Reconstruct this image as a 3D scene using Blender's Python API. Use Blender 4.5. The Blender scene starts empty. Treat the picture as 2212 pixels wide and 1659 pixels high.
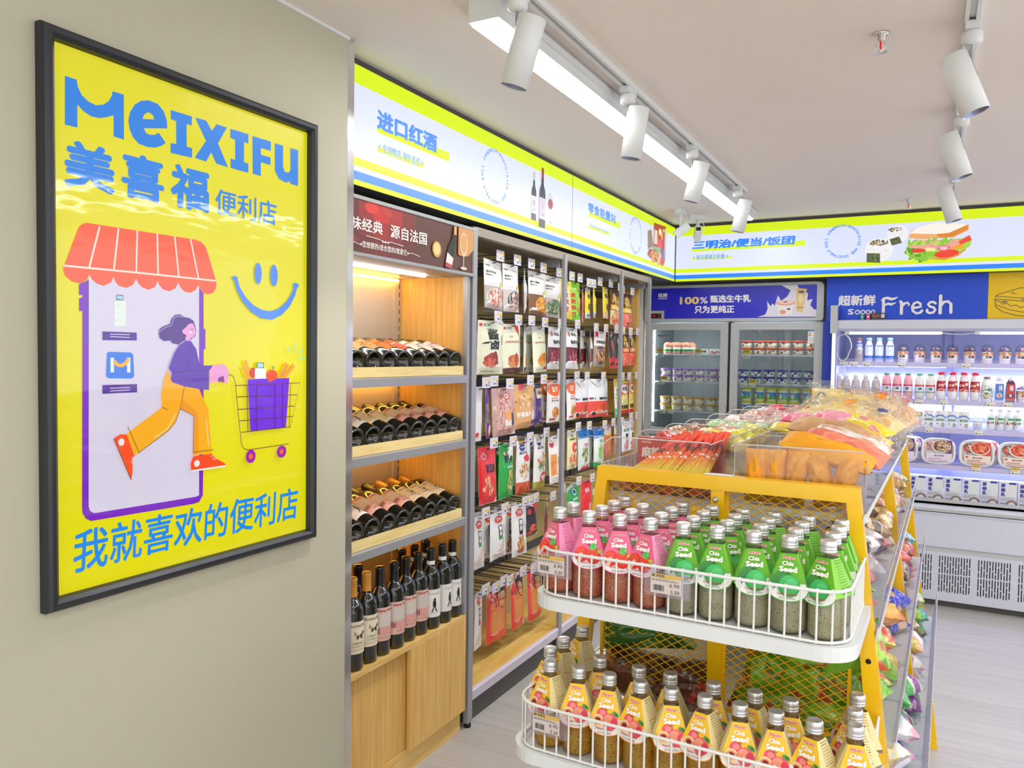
import bpy, math, random
from mathutils import Vector, Matrix, noise
from mathutils.geometry import tessellate_polygon
PI = math.pi; D = bpy.data; sc = bpy.context.scene; C = sc.collection
R = math.radians

# ---------------------------------------------------------------- camera
cd = D.cameras.new('camera'); cam = D.objects.new('camera', cd); C.objects.link(cam)
cd.sensor_width = 36.0; cd.lens = 36.0 * 1687.8 / 2212.0; cd.clip_start = 0.02
_yw, _pt, _rl = -.4919576, -.0383733, .0137414
_f = Vector((math.sin(_yw) * math.cos(_pt), math.cos(_yw) * math.cos(_pt), math.sin(_pt)))
_r = Vector((math.cos(_yw), -math.sin(_yw), 0)); _u = _r.cross(_f)
_ix = _r * math.cos(_rl) + _u * math.sin(_rl); _iu = _u * math.cos(_rl) - _r * math.sin(_rl)
cam.matrix_world = Matrix(((_ix.x, _iu.x, -_f.x, 0), (_ix.y, _iu.y, -_f.y, 0), (_ix.z, _iu.z, -_f.z, 1.5), (0, 0, 0, 1)))
sc.camera = cam

# ---------------------------------------------------------------- light and exposure
sc.view_settings.view_transform = 'Standard'; sc.view_settings.look = 'None'
sc.view_settings.exposure = 0.0; sc.view_settings.gamma = 1.0; sc.view_settings.use_curve_mapping = False
wd = D.worlds.new('shop_air'); sc.world = wd; wd.use_nodes = True
wd.node_tree.nodes['Background'].inputs[0].default_value = (1.0, .985, .965, 1)
WORLD = 1.75; LED = 24.0; BACKLIT = .78; COLD_LED = 22.0; WARM_LED = 26.0; SPOT = 22.0
wd.node_tree.nodes['Background'].inputs[1].default_value = WORLD
sc.cycles.use_denoising = True
sc.cycles.max_bounces = 8; sc.cycles.diffuse_bounces = 3; sc.cycles.glossy_bounces = 3
sc.cycles.transmission_bounces = 4; sc.cycles.transparent_max_bounces = 24
sc.cycles.sample_clamp_indirect = 4.0; sc.cycles.caustics_reflective = False; sc.cycles.caustics_refractive = False

# ---------------------------------------------------------------- colour and materials
def lin(h):
    o = []
    for i in (0, 2, 4):
        c = int(h[i:i + 2], 16) / 255; o.append(c / 12.92 if c < .04045 else ((c + .055) / 1.055) ** 2.4)
    return (o[0], o[1], o[2], 1.0)
_lc = {}
def L(h):
    if h not in _lc: _lc[h] = lin(h)
    return _lc[h]

def _new(name):
    m = D.materials.new(name); m.use_nodes = True
    nt = m.node_tree; return m, nt, nt.nodes['Principled BSDF']

def pm(name, hexc=None, rough=.5, metal=0, spec=.5, coat=0, emit=0, bump=None, tl=0, dim=1):
    """hexc None: the colour printed on each face (attribute ink)."""
    m, nt, b = _new(name); N = nt.nodes.new; K = nt.links.new
    b.inputs['Roughness'].default_value = rough; b.inputs['Metallic'].default_value = metal
    b.inputs['Specular IOR Level'].default_value = spec; b.inputs['Coat Weight'].default_value = coat
    b.inputs['Coat Roughness'].default_value = .06
    src = None
    if hexc is None:
        a = N('ShaderNodeAttribute'); a.attribute_name = 'ink'; src = a.outputs['Color']
        if dim < 1:                                   # opal sheet: the print takes up part of the light that falls on it
            vm = N('ShaderNodeVectorMath'); vm.operation = 'SCALE'; vm.inputs['Scale'].default_value = dim; K(src, vm.inputs[0]); K(vm.outputs[0], b.inputs['Base Color'])
        else: K(src, b.inputs['Base Color'])
    else: b.inputs['Base Color'].default_value = L(hexc)
    if emit:
        b.inputs['Emission Strength'].default_value = emit
        if src: K(src, b.inputs['Emission Color'])
        else: b.inputs['Emission Color'].default_value = L(hexc)
    if bump:
        tc = N('ShaderNodeTexCoord'); mp = N('ShaderNodeMapping'); n = N('ShaderNodeTexNoise'); bp = N('ShaderNodeBump')
        mp.inputs['Scale'].default_value = bump[0]; K(tc.outputs['Object'], mp.inputs[0]); K(mp.outputs[0], n.inputs['Vector'])
        n.inputs['Scale'].default_value = 1; n.inputs['Detail'].default_value = bump[3] if len(bump) > 3 else 2
        bp.inputs['Strength'].default_value = bump[1]; bp.inputs['Distance'].default_value = bump[2]
        K(n.outputs['Fac'], bp.inputs['Height']); K(bp.outputs[0], b.inputs['Normal']); K(bp.outputs[0], b.inputs['Coat Normal'])
    if tl:
        t = N('ShaderNodeBsdfTranslucent'); mx = N('ShaderNodeMixShader'); mx.inputs[0].default_value = tl
        if src: K(src, t.inputs[0])
        else: t.inputs[0].default_value = L(hexc)
        K(b.outputs[0], mx.inputs[1]); K(t.outputs[0], mx.inputs[2]); K(mx.outputs[0], nt.nodes['Material Output'].inputs[0])
    return m

def wood(name, c1, c2, sc_=(60, 60, 3), rough=.45, spec=.35):
    m, nt, b = _new(name); N = nt.nodes.new; K = nt.links.new
    tc = N('ShaderNodeTexCoord'); mp = N('ShaderNodeMapping'); n = N('ShaderNodeTexNoise'); r = N('ShaderNodeValToRGB')
    mp.inputs['Scale'].default_value = sc_; K(tc.outputs['Object'], mp.inputs[0]); K(mp.outputs[0], n.inputs['Vector'])
    n.inputs['Scale'].default_value = 1; n.inputs['Detail'].default_value = 5; n.inputs['Roughness'].default_value = .6; n.inputs['Distortion'].default_value = .35
    r.color_ramp.elements[0].position = .35; r.color_ramp.elements[0].color = L(c1)
    r.color_ramp.elements[1].position = .66; r.color_ramp.elements[1].color = L(c2)
    K(n.outputs['Fac'], r.inputs[0]); K(r.outputs[0], b.inputs['Base Color'])
    b.inputs['Roughness'].default_value = rough; b.inputs['Specular IOR Level'].default_value = spec
    return m

def clear(name, tint='FFFFFF', rough=.02, haze=0, k=.55):
    """thin clear sheet: see-through, reflecting more at grazing angles (same from both sides)"""
    m = D.materials.new(name); m.use_nodes = True; nt = m.node_tree; nt.nodes.clear(); N = nt.nodes.new; K = nt.links.new
    o = N('ShaderNodeOutputMaterial'); t = N('ShaderNodeBsdfTransparent'); g = N('ShaderNodeBsdfGlossy'); mx = N('ShaderNodeMixShader'); lw = N('ShaderNodeLayerWeight')
    t.inputs[0].default_value = L(tint); g.inputs['Roughness'].default_value = rough; lw.inputs[0].default_value = .5
    pw = N('ShaderNodeMath'); pw.operation = 'POWER'; pw.inputs[1].default_value = 4; K(lw.outputs['Facing'], pw.inputs[0])
    mu = N('ShaderNodeMath'); mu.operation = 'MULTIPLY_ADD'; mu.inputs[1].default_value = k; mu.inputs[2].default_value = .035; K(pw.outputs[0], mu.inputs[0])
    K(mu.outputs[0], mx.inputs[0]); K(t.outputs[0], mx.inputs[1]); K(g.outputs[0], mx.inputs[2]); last = mx
    if haze:
        d = N('ShaderNodeBsdfDiffuse'); d.inputs[0].default_value = L('F4F4FA'); m2 = N('ShaderNodeMixShader'); m2.inputs[0].default_value = haze
        K(mx.outputs[0], m2.inputs[1]); K(d.outputs[0], m2.inputs[2]); last = m2
    K(last.outputs[0], o.inputs[0]); return m

def lamp(name, hexc, strength):
    m = D.materials.new(name); m.use_nodes = True; nt = m.node_tree; nt.nodes.clear()
    o = nt.nodes.new('ShaderNodeOutputMaterial'); e = nt.nodes.new('ShaderNodeEmission')
    e.inputs[0].default_value = L(hexc); e.inputs[1].default_value = strength; nt.links.new(e.outputs[0], o.inputs[0]); return m

def seeded(name, base, glow, seed, tl=.4, dens=.2):
    """drink full of small dark chia seeds"""
    m, nt, b = _new(name); N = nt.nodes.new; K = nt.links.new
    tc = N('ShaderNodeTexCoord'); oi = N('ShaderNodeObjectInfo'); ad = N('ShaderNodeVectorMath'); v = N('ShaderNodeTexVoronoi'); n = N('ShaderNodeTexNoise')
    K(tc.outputs['Object'], ad.inputs[0]); K(oi.outputs['Random'], ad.inputs[1]); K(ad.outputs[0], v.inputs['Vector']); K(ad.outputs[0], n.inputs['Vector'])
    v.inputs['Scale'].default_value = 210; n.inputs['Scale'].default_value = 45
    lt = N('ShaderNodeMath'); lt.operation = 'LESS_THAN'; lt.inputs[1].default_value = dens; K(v.outputs['Distance'], lt.inputs[0])
    r = N('ShaderNodeValToRGB'); r.color_ramp.elements[0].color = L(base); r.color_ramp.elements[1].color = L(glow); r.color_ramp.elements[0].position = .35; r.color_ramp.elements[1].position = .7
    K(n.outputs['Fac'], r.inputs[0])
    mx = N('ShaderNodeMix'); mx.data_type = 'RGBA'; K(lt.outputs[0], mx.inputs[0]); K(r.outputs[0], mx.inputs[6]); mx.inputs[7].default_value = L(seed)
    K(mx.outputs[2], b.inputs['Base Color']); b.inputs['Roughness'].default_value = .35
    t = N('ShaderNodeBsdfTranslucent'); K(mx.outputs[2], t.inputs[0]); ms = N('ShaderNodeMixShader'); ms.inputs[0].default_value = tl
    K(b.outputs[0], ms.inputs[1]); K(t.outputs[0], ms.inputs[2]); K(ms.outputs[0], nt.nodes['Material Output'].inputs[0])
    return m

def planks(name):
    m, nt, b = _new(name); N = nt.nodes.new; K = nt.links.new
    tc = N('ShaderNodeTexCoord'); br = N('ShaderNodeTexBrick'); K(tc.outputs['Object'], br.inputs['Vector'])
    br.inputs['Scale'].default_value = 1; br.inputs['Mortar Size'].default_value = .0012; br.inputs['Brick Width'].default_value = 1.2; br.inputs['Row Height'].default_value = .18
    br.inputs['Color1'].default_value = L('BEBAB6'); br.inputs['Color2'].default_value = L('B8B4B0'); br.inputs['Mortar'].default_value = L('A9A4A0')
    mp = N('ShaderNodeMapping'); mp.inputs['Scale'].default_value = (2.2, 42, 1); n = N('ShaderNodeTexNoise'); K(tc.outputs['Object'], mp.inputs[0]); K(mp.outputs[0], n.inputs['Vector'])
    n.inputs['Scale'].default_value = 1; n.inputs['Detail'].default_value = 4; n.inputs['Distortion'].default_value = .6
    r = N('ShaderNodeValToRGB'); r.color_ramp.elements[0].color = L('B4B0AE'); r.color_ramp.elements[1].color = L('FFFFFF'); r.color_ramp.elements[0].position = .25; r.color_ramp.elements[1].position = .62
    K(n.outputs['Fac'], r.inputs[0]); mx = N('ShaderNodeMix'); mx.data_type = 'RGBA'; mx.blend_type = 'MULTIPLY'; mx.inputs[0].default_value = .34
    K(br.outputs[0], mx.inputs[6]); K(r.outputs[0], mx.inputs[7]); K(mx.outputs[2], b.inputs['Base Color'])
    b.inputs['Roughness'].default_value = .38; return m

M = dict(
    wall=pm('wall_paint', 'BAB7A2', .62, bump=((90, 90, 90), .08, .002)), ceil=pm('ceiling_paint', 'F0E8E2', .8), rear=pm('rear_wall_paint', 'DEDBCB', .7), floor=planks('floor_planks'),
    print=pm('print_gloss', None, .28, coat=.25), matte=pm('print_matte', None, .55), back=pm('print_backlit', None, .35, emit=BACKLIT, dim=.3), foil=pm('pouch_film', None, .38, coat=.2, bump=((35, 35, 35), .35, .004)),
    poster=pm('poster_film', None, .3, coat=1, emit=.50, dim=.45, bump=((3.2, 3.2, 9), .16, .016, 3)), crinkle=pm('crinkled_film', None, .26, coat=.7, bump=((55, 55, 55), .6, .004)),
    blackmetal=pm('black_metal', '3A3C42', .38, metal=.6), grey=pm('grey_steel', 'A3A5A8', .42, metal=.35), dgrey=pm('dark_grey_steel', '4C4C50', .5, metal=.2), white=pm('white_enamel', 'E0E4E6', .35),
    wire=pm('white_wire', 'E9EAE8', .32), yellow=pm('yellow_enamel', 'FFCA08', .3, coat=.3), chrome=pm('chrome', 'E8E8EA', .12, metal=1), silver=pm('silver_cap', 'D6D7DA', .34, metal=.8),
    oak=wood('oak_veneer', 'E0AE5C', 'F0C878', (70, 70, 3)), oakh=wood('oak_veneer_flat', 'E2B462', 'F2CE84', (30, 5, 60)), lightoak=wood('light_oak', 'E4C982', 'F4E0A4', (30, 4, 60)), beech=wood('beech_shelf', 'D6A94E', 'F0CE7C', (16, 2.2, 40)), board=pm('back_board', 'C3AE74', .6),
    taupe=pm('taupe_panel', 'C6B9A4', .6), soffit=pm('soffit_panel', '9A9284', .6), pocket=pm('tag_pocket_back', 'DCD8EE', .25, coat=.4), rib=clear('acrylic_rib', 'DCDAF6', .06, .34, .8), casew=pm('case_enamel', 'CFD3E2', .35), plinth=pm('plinth', '55534F', .6), plas=pm('lilac_plastic', 'DAD2E0', .35), bwine=pm('dark_wine_glass', '0C1210', .08, spec=.7, coat=.6),  # soffit colour carries its shade, case enamel colour carries the cold light's blue
    acryl=clear('clear_acrylic', 'FBFBFD', .03, .008), aedge=pm('acrylic_edge', 'F2F0EE', .3, tl=.4), glass=clear('door_glass', 'EDF3F3', .02, 0, .7), bglass=clear('clear_bottle_glass', 'F9FBF7', .03, .02, .5), tagp=clear('tag_pocket', 'FDFBFF', .08, .04),
    black=pm('black_plastic', '17171A', .35), rubber=pm('black_rubber', '101010', .7), led=lamp('led_tube', 'FFFFFF', LED), cold=lamp('cold_led', 'C6CEFF', COLD_LED), warm=lamp('warm_led', 'FFB648', WARM_LED), red=lamp('red_digit', 'FF2020', 3), dspot=pm('lamp_reflector', '8C96B8', .25, metal=.7),
    fridge=pm('fridge_grey', 'B7BCC0', .4, metal=.2), inner=pm('fridge_liner', 'A9B2B8', .5), lav=pm('case_liner', 'CDCFF0', .5), bumper=pm('bumper_grey', 'C2C5C6', .4), cable=pm('cable', 'E6E6E8', .5),
    pinkd=seeded('strawberry_drink', 'EC7A50', 'FBA67E', '5A2418', .5, .24), greend=seeded('coconut_drink', 'C2BA98', 'D8D0B0', '35321F', .45, .19), amberd=seeded('peach_drink', 'EEAE18', 'FFDC4A', '6A400C', .65, .22),
)

# ---------------------------------------------------------------- mesh building
class MB:
    def __init__(s): s.v = []; s.f = []; s.c = []; s.m = []; s.s = []; s.tf = None
    def add(s, vs, fs, col='FFFFFF', mi=0, sm=False):
        o = len(s.v); t = s.tf
        s.v += [tuple(t @ Vector(p)) for p in vs] if t else [tuple(p) for p in vs]
        cl = L(col) if isinstance(col, str) else None
        for i, f in enumerate(fs):
            s.f.append([o + j for j in f]); s.c.append(cl or (L(col[i]) if isinstance(col[i], str) else [L(q) for q in col[i]] if isinstance(col[i][0], str) else col[i])); s.m.append(mi); s.s.append(sm)
        return s
    def box(s, x0, x1, y0, y1, z0, z1, col='FFFFFF', mi=0):
        return s.add([(x0, y0, z0), (x1, y0, z0), (x1, y1, z0), (x0, y1, z0), (x0, y0, z1), (x1, y0, z1), (x1, y1, z1), (x0, y1, z1)],
                     [(0, 3, 2, 1), (4, 5, 6, 7), (0, 1, 5, 4), (1, 2, 6, 5), (2, 3, 7, 6), (3, 0, 4, 7)], col, mi)
    def prism(s, pts, mp, d0, d1, col='FFFFFF', mi=0, sm=False):
        n = len(pts); vs = [mp(u, v, d0) for u, v in pts] + [mp(u, v, d1) for u, v in pts]
        s.add(vs, [tuple(range(n))[::-1], tuple(range(n, 2 * n))], col, mi)
        return s.add(vs, [(i, (i + 1) % n, n + (i + 1) % n, n + i) for i in range(n)], col, mi, sm)
    def tube(s, path, r, n=8, col='FFFFFF', mi=0, closed=False, cap=True):
        P = [Vector(p) for p in path]; m = len(P); vs = []; rr = r if hasattr(r, '__len__') else [r] * m; up = None
        for i, p in enumerate(P):
            a = P[(i - 1) % m] if (closed or i) else p; b = P[(i + 1) % m] if (closed or i < m - 1) else p
            t = (b - a).normalized()
            if up is None: up = Vector((0, 0, 1)) if abs(t.z) < .9 else Vector((1, 0, 0))
            x = t.cross(up)
            if x.length < 1e-5: x = t.cross(Vector((0, 1, .3)))
            x.normalize(); y = x.cross(t); up = y
            vs += [tuple(p + (x * math.cos(2 * PI * k / n) + y * math.sin(2 * PI * k / n)) * rr[i]) for k in range(n)]
        fs = [(i * n + k, i * n + (k + 1) % n, ((i + 1) % m) * n + (k + 1) % n, ((i + 1) % m) * n + k) for i in range(m if closed else m - 1) for k in range(n)]
        s.add(vs, fs, col, mi, True)
        if cap and not closed: s.add(vs[:n] + vs[-n:], [tuple(range(n))[::-1], tuple(range(n, 2 * n))], col, mi)
        return s
    def lathe(s, prof, n=20, col='FFFFFF', mi=0, sm=True, cx=0, cy=0):
        """prof: (r, z[, colour of the band that starts here])"""
        vs = []; fs = []; cs = []
        for q in prof: vs += [(cx + q[0] * math.cos(2 * PI * k / n), cy + q[0] * math.sin(2 * PI * k / n), q[1]) for k in range(n)]
        for i in range(len(prof) - 1):
            c = prof[i][2] if len(prof[i]) > 2 else col
            for k in range(n): fs.append((i * n + k, i * n + (k + 1) % n, (i + 1) * n + (k + 1) % n, (i + 1) * n + k)); cs.append(c)
        return s.add(vs, fs, cs, mi, sm)
    def build(s, name, mats, parent=None, loc=None, smooth_all=False):
        me = D.meshes.new(name); me.from_pydata(s.v, [], s.f)
        for m in (mats if isinstance(mats, (list, tuple)) else [mats]): me.materials.append(M[m])
        me.polygons.foreach_set('material_index', s.m); me.polygons.foreach_set('use_smooth', [a or smooth_all for a in s.s])
        at = me.color_attributes.new('ink', 'FLOAT_COLOR', 'CORNER'); buf = []
        for f, c in zip(s.f, s.c): buf += [x for q in c for x in q] if isinstance(c, list) else list(c) * len(f)
        at.data.foreach_set('color', buf); me.update()
        o = D.objects.new(name, me); C.objects.link(o)
        if parent: o.parent = parent
        if loc: o.location = loc
        return o

_tg = {}
def glyphs(t, bold=0):
    """triangles of a line of text in a unit box; bold widens every stroke by that part of an em"""
    k = (t, bold)
    if k not in _tg:
        cu = D.curves.new('t', 'FONT'); cu.body = t; cu.size = 1; cu.resolution_u = 2; cu.fill_mode = 'FRONT'
        ob = D.objects.new('t', cu); me = ob.to_mesh()
        v0 = [(v.co.x, v.co.y) for v in me.vertices]; f0 = [tuple(p.vertices) for p in me.polygons]
        ob.to_mesh_clear(); D.objects.remove(ob); D.curves.remove(cu)
        sh = [(0, 0)] if not bold else [(bold * math.cos(PI / 4 + q * PI / 2), bold * math.sin(PI / 4 + q * PI / 2)) for q in range(4)] + ([(bold * 1.1, 0), (-bold * 1.1, 0), (0, bold), (0, -bold), (0, 0)] if bold > .032 else [])
        vs = []; fs = []
        for q, (dx, dy) in enumerate(sh): o = len(vs); vs += [(a + dx, b + dy, q) for a, b in v0]; fs += [tuple(o + i for i in f) for f in f0]
        xs = [a[0] for a in vs]; ys = [a[1] for a in vs]; x0, x1, y0, y1 = min(xs), max(xs), min(ys), max(ys)
        _tg[k] = ([((a - x0) / (x1 - x0), (b - y0) / (y1 - y0), q * .11) for a, b, q in vs], fs, (x1 - x0) / (y1 - y0))
    return _tg[k]

class Art:
    """printed shapes laid one over the other on a surface: mp(u, v, w) -> point, w is the height over the surface"""
    def __init__(s, mb, mp, mi=0, eps=.00025, sx=1, sy=1, ox=0, oy=0): s.mb = mb; s.mp = mp; s.mi = mi; s.e = eps; s.w = eps; s.sx = sx; s.sy = sy; s.ox = ox; s.oy = oy
    def _p(s, u, v, q=0): return s.mp(s.ox + u * s.sx, s.oy + v * s.sy, s.w + q * s.e)
    def up(s): s.w += s.e
    def rect(s, u0, v0, u1, v1, col, n=1, m=1):
        vs = [s._p(u0 + (u1 - u0) * i / n, v0 + (v1 - v0) * j / m) for j in range(m + 1) for i in range(n + 1)]
        fs = [(j * (n + 1) + i, j * (n + 1) + i + 1, (j + 1) * (n + 1) + i + 1, (j + 1) * (n + 1) + i) for j in range(m) for i in range(n)]
        s.mb.add(vs, fs, col, s.mi); s.up()
    def poly(s, pts, col):
        tr = tessellate_polygon([[Vector((a, b, 0)) for a, b in pts]]); s.mb.add([s._p(a, b) for a, b in pts], [tuple(t) for t in tr], col, s.mi); s.up()
    def ell(s, cu, cv, ru, rv, col, n=18, rot=0, rings=1):
        c, d = math.cos(rot), math.sin(rot); vs = [s._p(cu, cv)]; fs = []
        for r in range(1, rings + 1):
            for k in range(n):
                a = 2 * PI * k / n; x = ru * math.cos(a) * r / rings; y = rv * math.sin(a) * r / rings; vs.append(s._p(cu + x * c - y * d, cv + x * d + y * c))
        for k in range(n):
            fs.append((0, 1 + k, 1 + (k + 1) % n))
            for r in range(rings - 1): a = 1 + r * n; fs.append((a + k, a + n + k, a + n + (k + 1) % n, a + (k + 1) % n))
        s.mb.add(vs, fs, col, s.mi); s.up()
    def stroke(s, pts, w, col, closed=False):
        n = len(pts); lp = []; rp = []
        for i in range(n):
            a = pts[(i - 1) % n] if (closed or i) else pts[i]; b = pts[(i + 1) % n] if (closed or i < n - 1) else pts[i]
            dx = (b[0] - a[0]) * s.sx; dy = (b[1] - a[1]) * s.sy; l = math.hypot(dx, dy) or 1; ww = (w[i] if hasattr(w, '__len__') else w) / 2
            nx, ny = -dy / l * ww, dx / l * ww
            lp.append((pts[i][0] + nx / s.sx, pts[i][1] + ny / s.sy)); rp.append((pts[i][0] - nx / s.sx, pts[i][1] - ny / s.sy))
        vs = [s._p(*p) for p in lp + rp]; m = n if closed else n - 1
        s.mb.add(vs, [(i, (i + 1) % n, n + (i + 1) % n, n + i) for i in range(m)], col, s.mi); s.up()
    def text(s, t, u0, v0, u1, v1, col, bold=0, slant=0, keep=False):
        vs, fs, asp = glyphs(t, bold)
        if keep:                                      # natural width, centred in the box
            w = asp * (v1 - v0) * s.sy / s.sx
            if w < u1 - u0: c = (u0 + u1) / 2; u0, u1 = c - w / 2, c + w / 2
        s.mb.add([s._p(u0 + (u1 - u0) * a + slant * b * (v1 - v0), v0 + (v1 - v0) * b, q) for a, b, q in vs], fs, col, s.mi); s.up()
    def letter(s, ch, cu, cv, h, rot, col, bold=.03):
        vs, fs, asp = glyphs(ch, bold); c, d = math.cos(rot), math.sin(rot); w = h * asp
        if ch == 'I': w = h * .22
        s.mb.add([s._p(cu + ((a - .5) * w * c - (b - .5) * h * d) / s.sx, cv + ((a - .5) * w * d + (b - .5) * h * c) / s.sy, q) for a, b, q in vs], fs, col, s.mi)
    def blob(s, cu, cv, ru, rv, col, rnd, n=11, j=.3, rot=0):
        c, d = math.cos(rot), math.sin(rot); P = []
        for k in range(n):
            a = 2 * PI * k / n; q = 1 - j * rnd.random(); x = ru * q * math.cos(a); y = rv * q * math.sin(a); P.append((cu + x * c - y * d, cv + x * d + y * c))
        s.mb.add([s._p(cu, cv)] + [s._p(*p) for p in P], [(0, 1 + k, 1 + (k + 1) % n) for k in range(n)], col, s.mi); s.up()
    def scatter(s, cu, cv, ru, rv, cols, rnd, n, size, asp=2.2):
        w0 = s.w; e = s.e
        for i in range(n):
            a = rnd.random() * 2 * PI; q = math.sqrt(rnd.random()); s.w = w0 + e * .15 * (i % 12)
            k = size * (.6 + .8 * rnd.random()); s.e = 0
            s.blob(cu + ru * q * math.cos(a), cv + rv * q * math.sin(a), k * asp ** .5, k / asp ** .5 * (s.sx / s.sy if s.sy else 1), rnd.choice(cols), rnd, 7, .35, rnd.random() * PI)
        s.e = e; s.w = w0 + e * 2
    def run(s, ops, rnd, grid=(1, 1)):
        for o in ops:
            k = o[0]; a = o[1:]
            if k == 'r': s.rect(*a, n=grid[0], m=grid[1])
            elif k == 'e': s.ell(*a)
            elif k == 'p': s.poly(*a)
            elif k == 's': s.stroke(*a)
            elif k == 't': s.text(*a)
            elif k == 'x': s.scatter(a[0], a[1], a[2], a[3], a[4].split(), rnd, a[5], a[6])
            elif k == 'b': s.blob(a[0], a[1], a[2], a[3], a[4], rnd, 12, .3)

# ---------------------------------------------------------------- scene tree
def thing(name, label, cat, loc=(0, 0, 0), rotz=0, group=None):
    o = D.objects.new(name, None); C.objects.link(o); o.empty_display_size = .05
    o.location = loc; o.rotation_euler = (0, 0, rotz); return tag(o, label, cat, group)
def tag(o, label, cat, group=None):
    o['label'] = label; o['category'] = cat
    if group: o['group'] = group
    return o
def struct(mb, name, mats): o = mb.build(name, mats); o['kind'] = 'structure'; return o
def dup(root, label, loc=None, rot=None, group=None, scale=None):
    r = root.copy(); C.objects.link(r); r['label'] = label
    if group: r['group'] = group
    if loc is not None: r.location = loc
    if rot is not None: r.rotation_euler = rot
    if scale is not None: r.scale = scale
    for ch in list(root.children):
        c = ch.copy(); C.objects.link(c); c.parent = r
        for g in ch.children: d = g.copy(); C.objects.link(d); d.parent = c
    return r
_o1 = 'zeroth first second third fourth fifth sixth seventh eighth ninth tenth eleventh twelfth thirteenth fourteenth fifteenth sixteenth seventeenth eighteenth nineteenth'.split()
def nth(i):                                           # 1-based
    if i < 20: return _o1[i]
    t = {2: 'twent', 3: 'thirt', 4: 'fort'}[i // 10]
    return t + 'ieth' if i % 10 == 0 else t + 'y-' + _o1[i % 10]
def plane(o, U, V):
    o, U, V = Vector(o), Vector(U), Vector(V); Nn = U.cross(V).normalized()
    return lambda u, v, w: o + U * u + V * v + Nn * w
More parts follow.
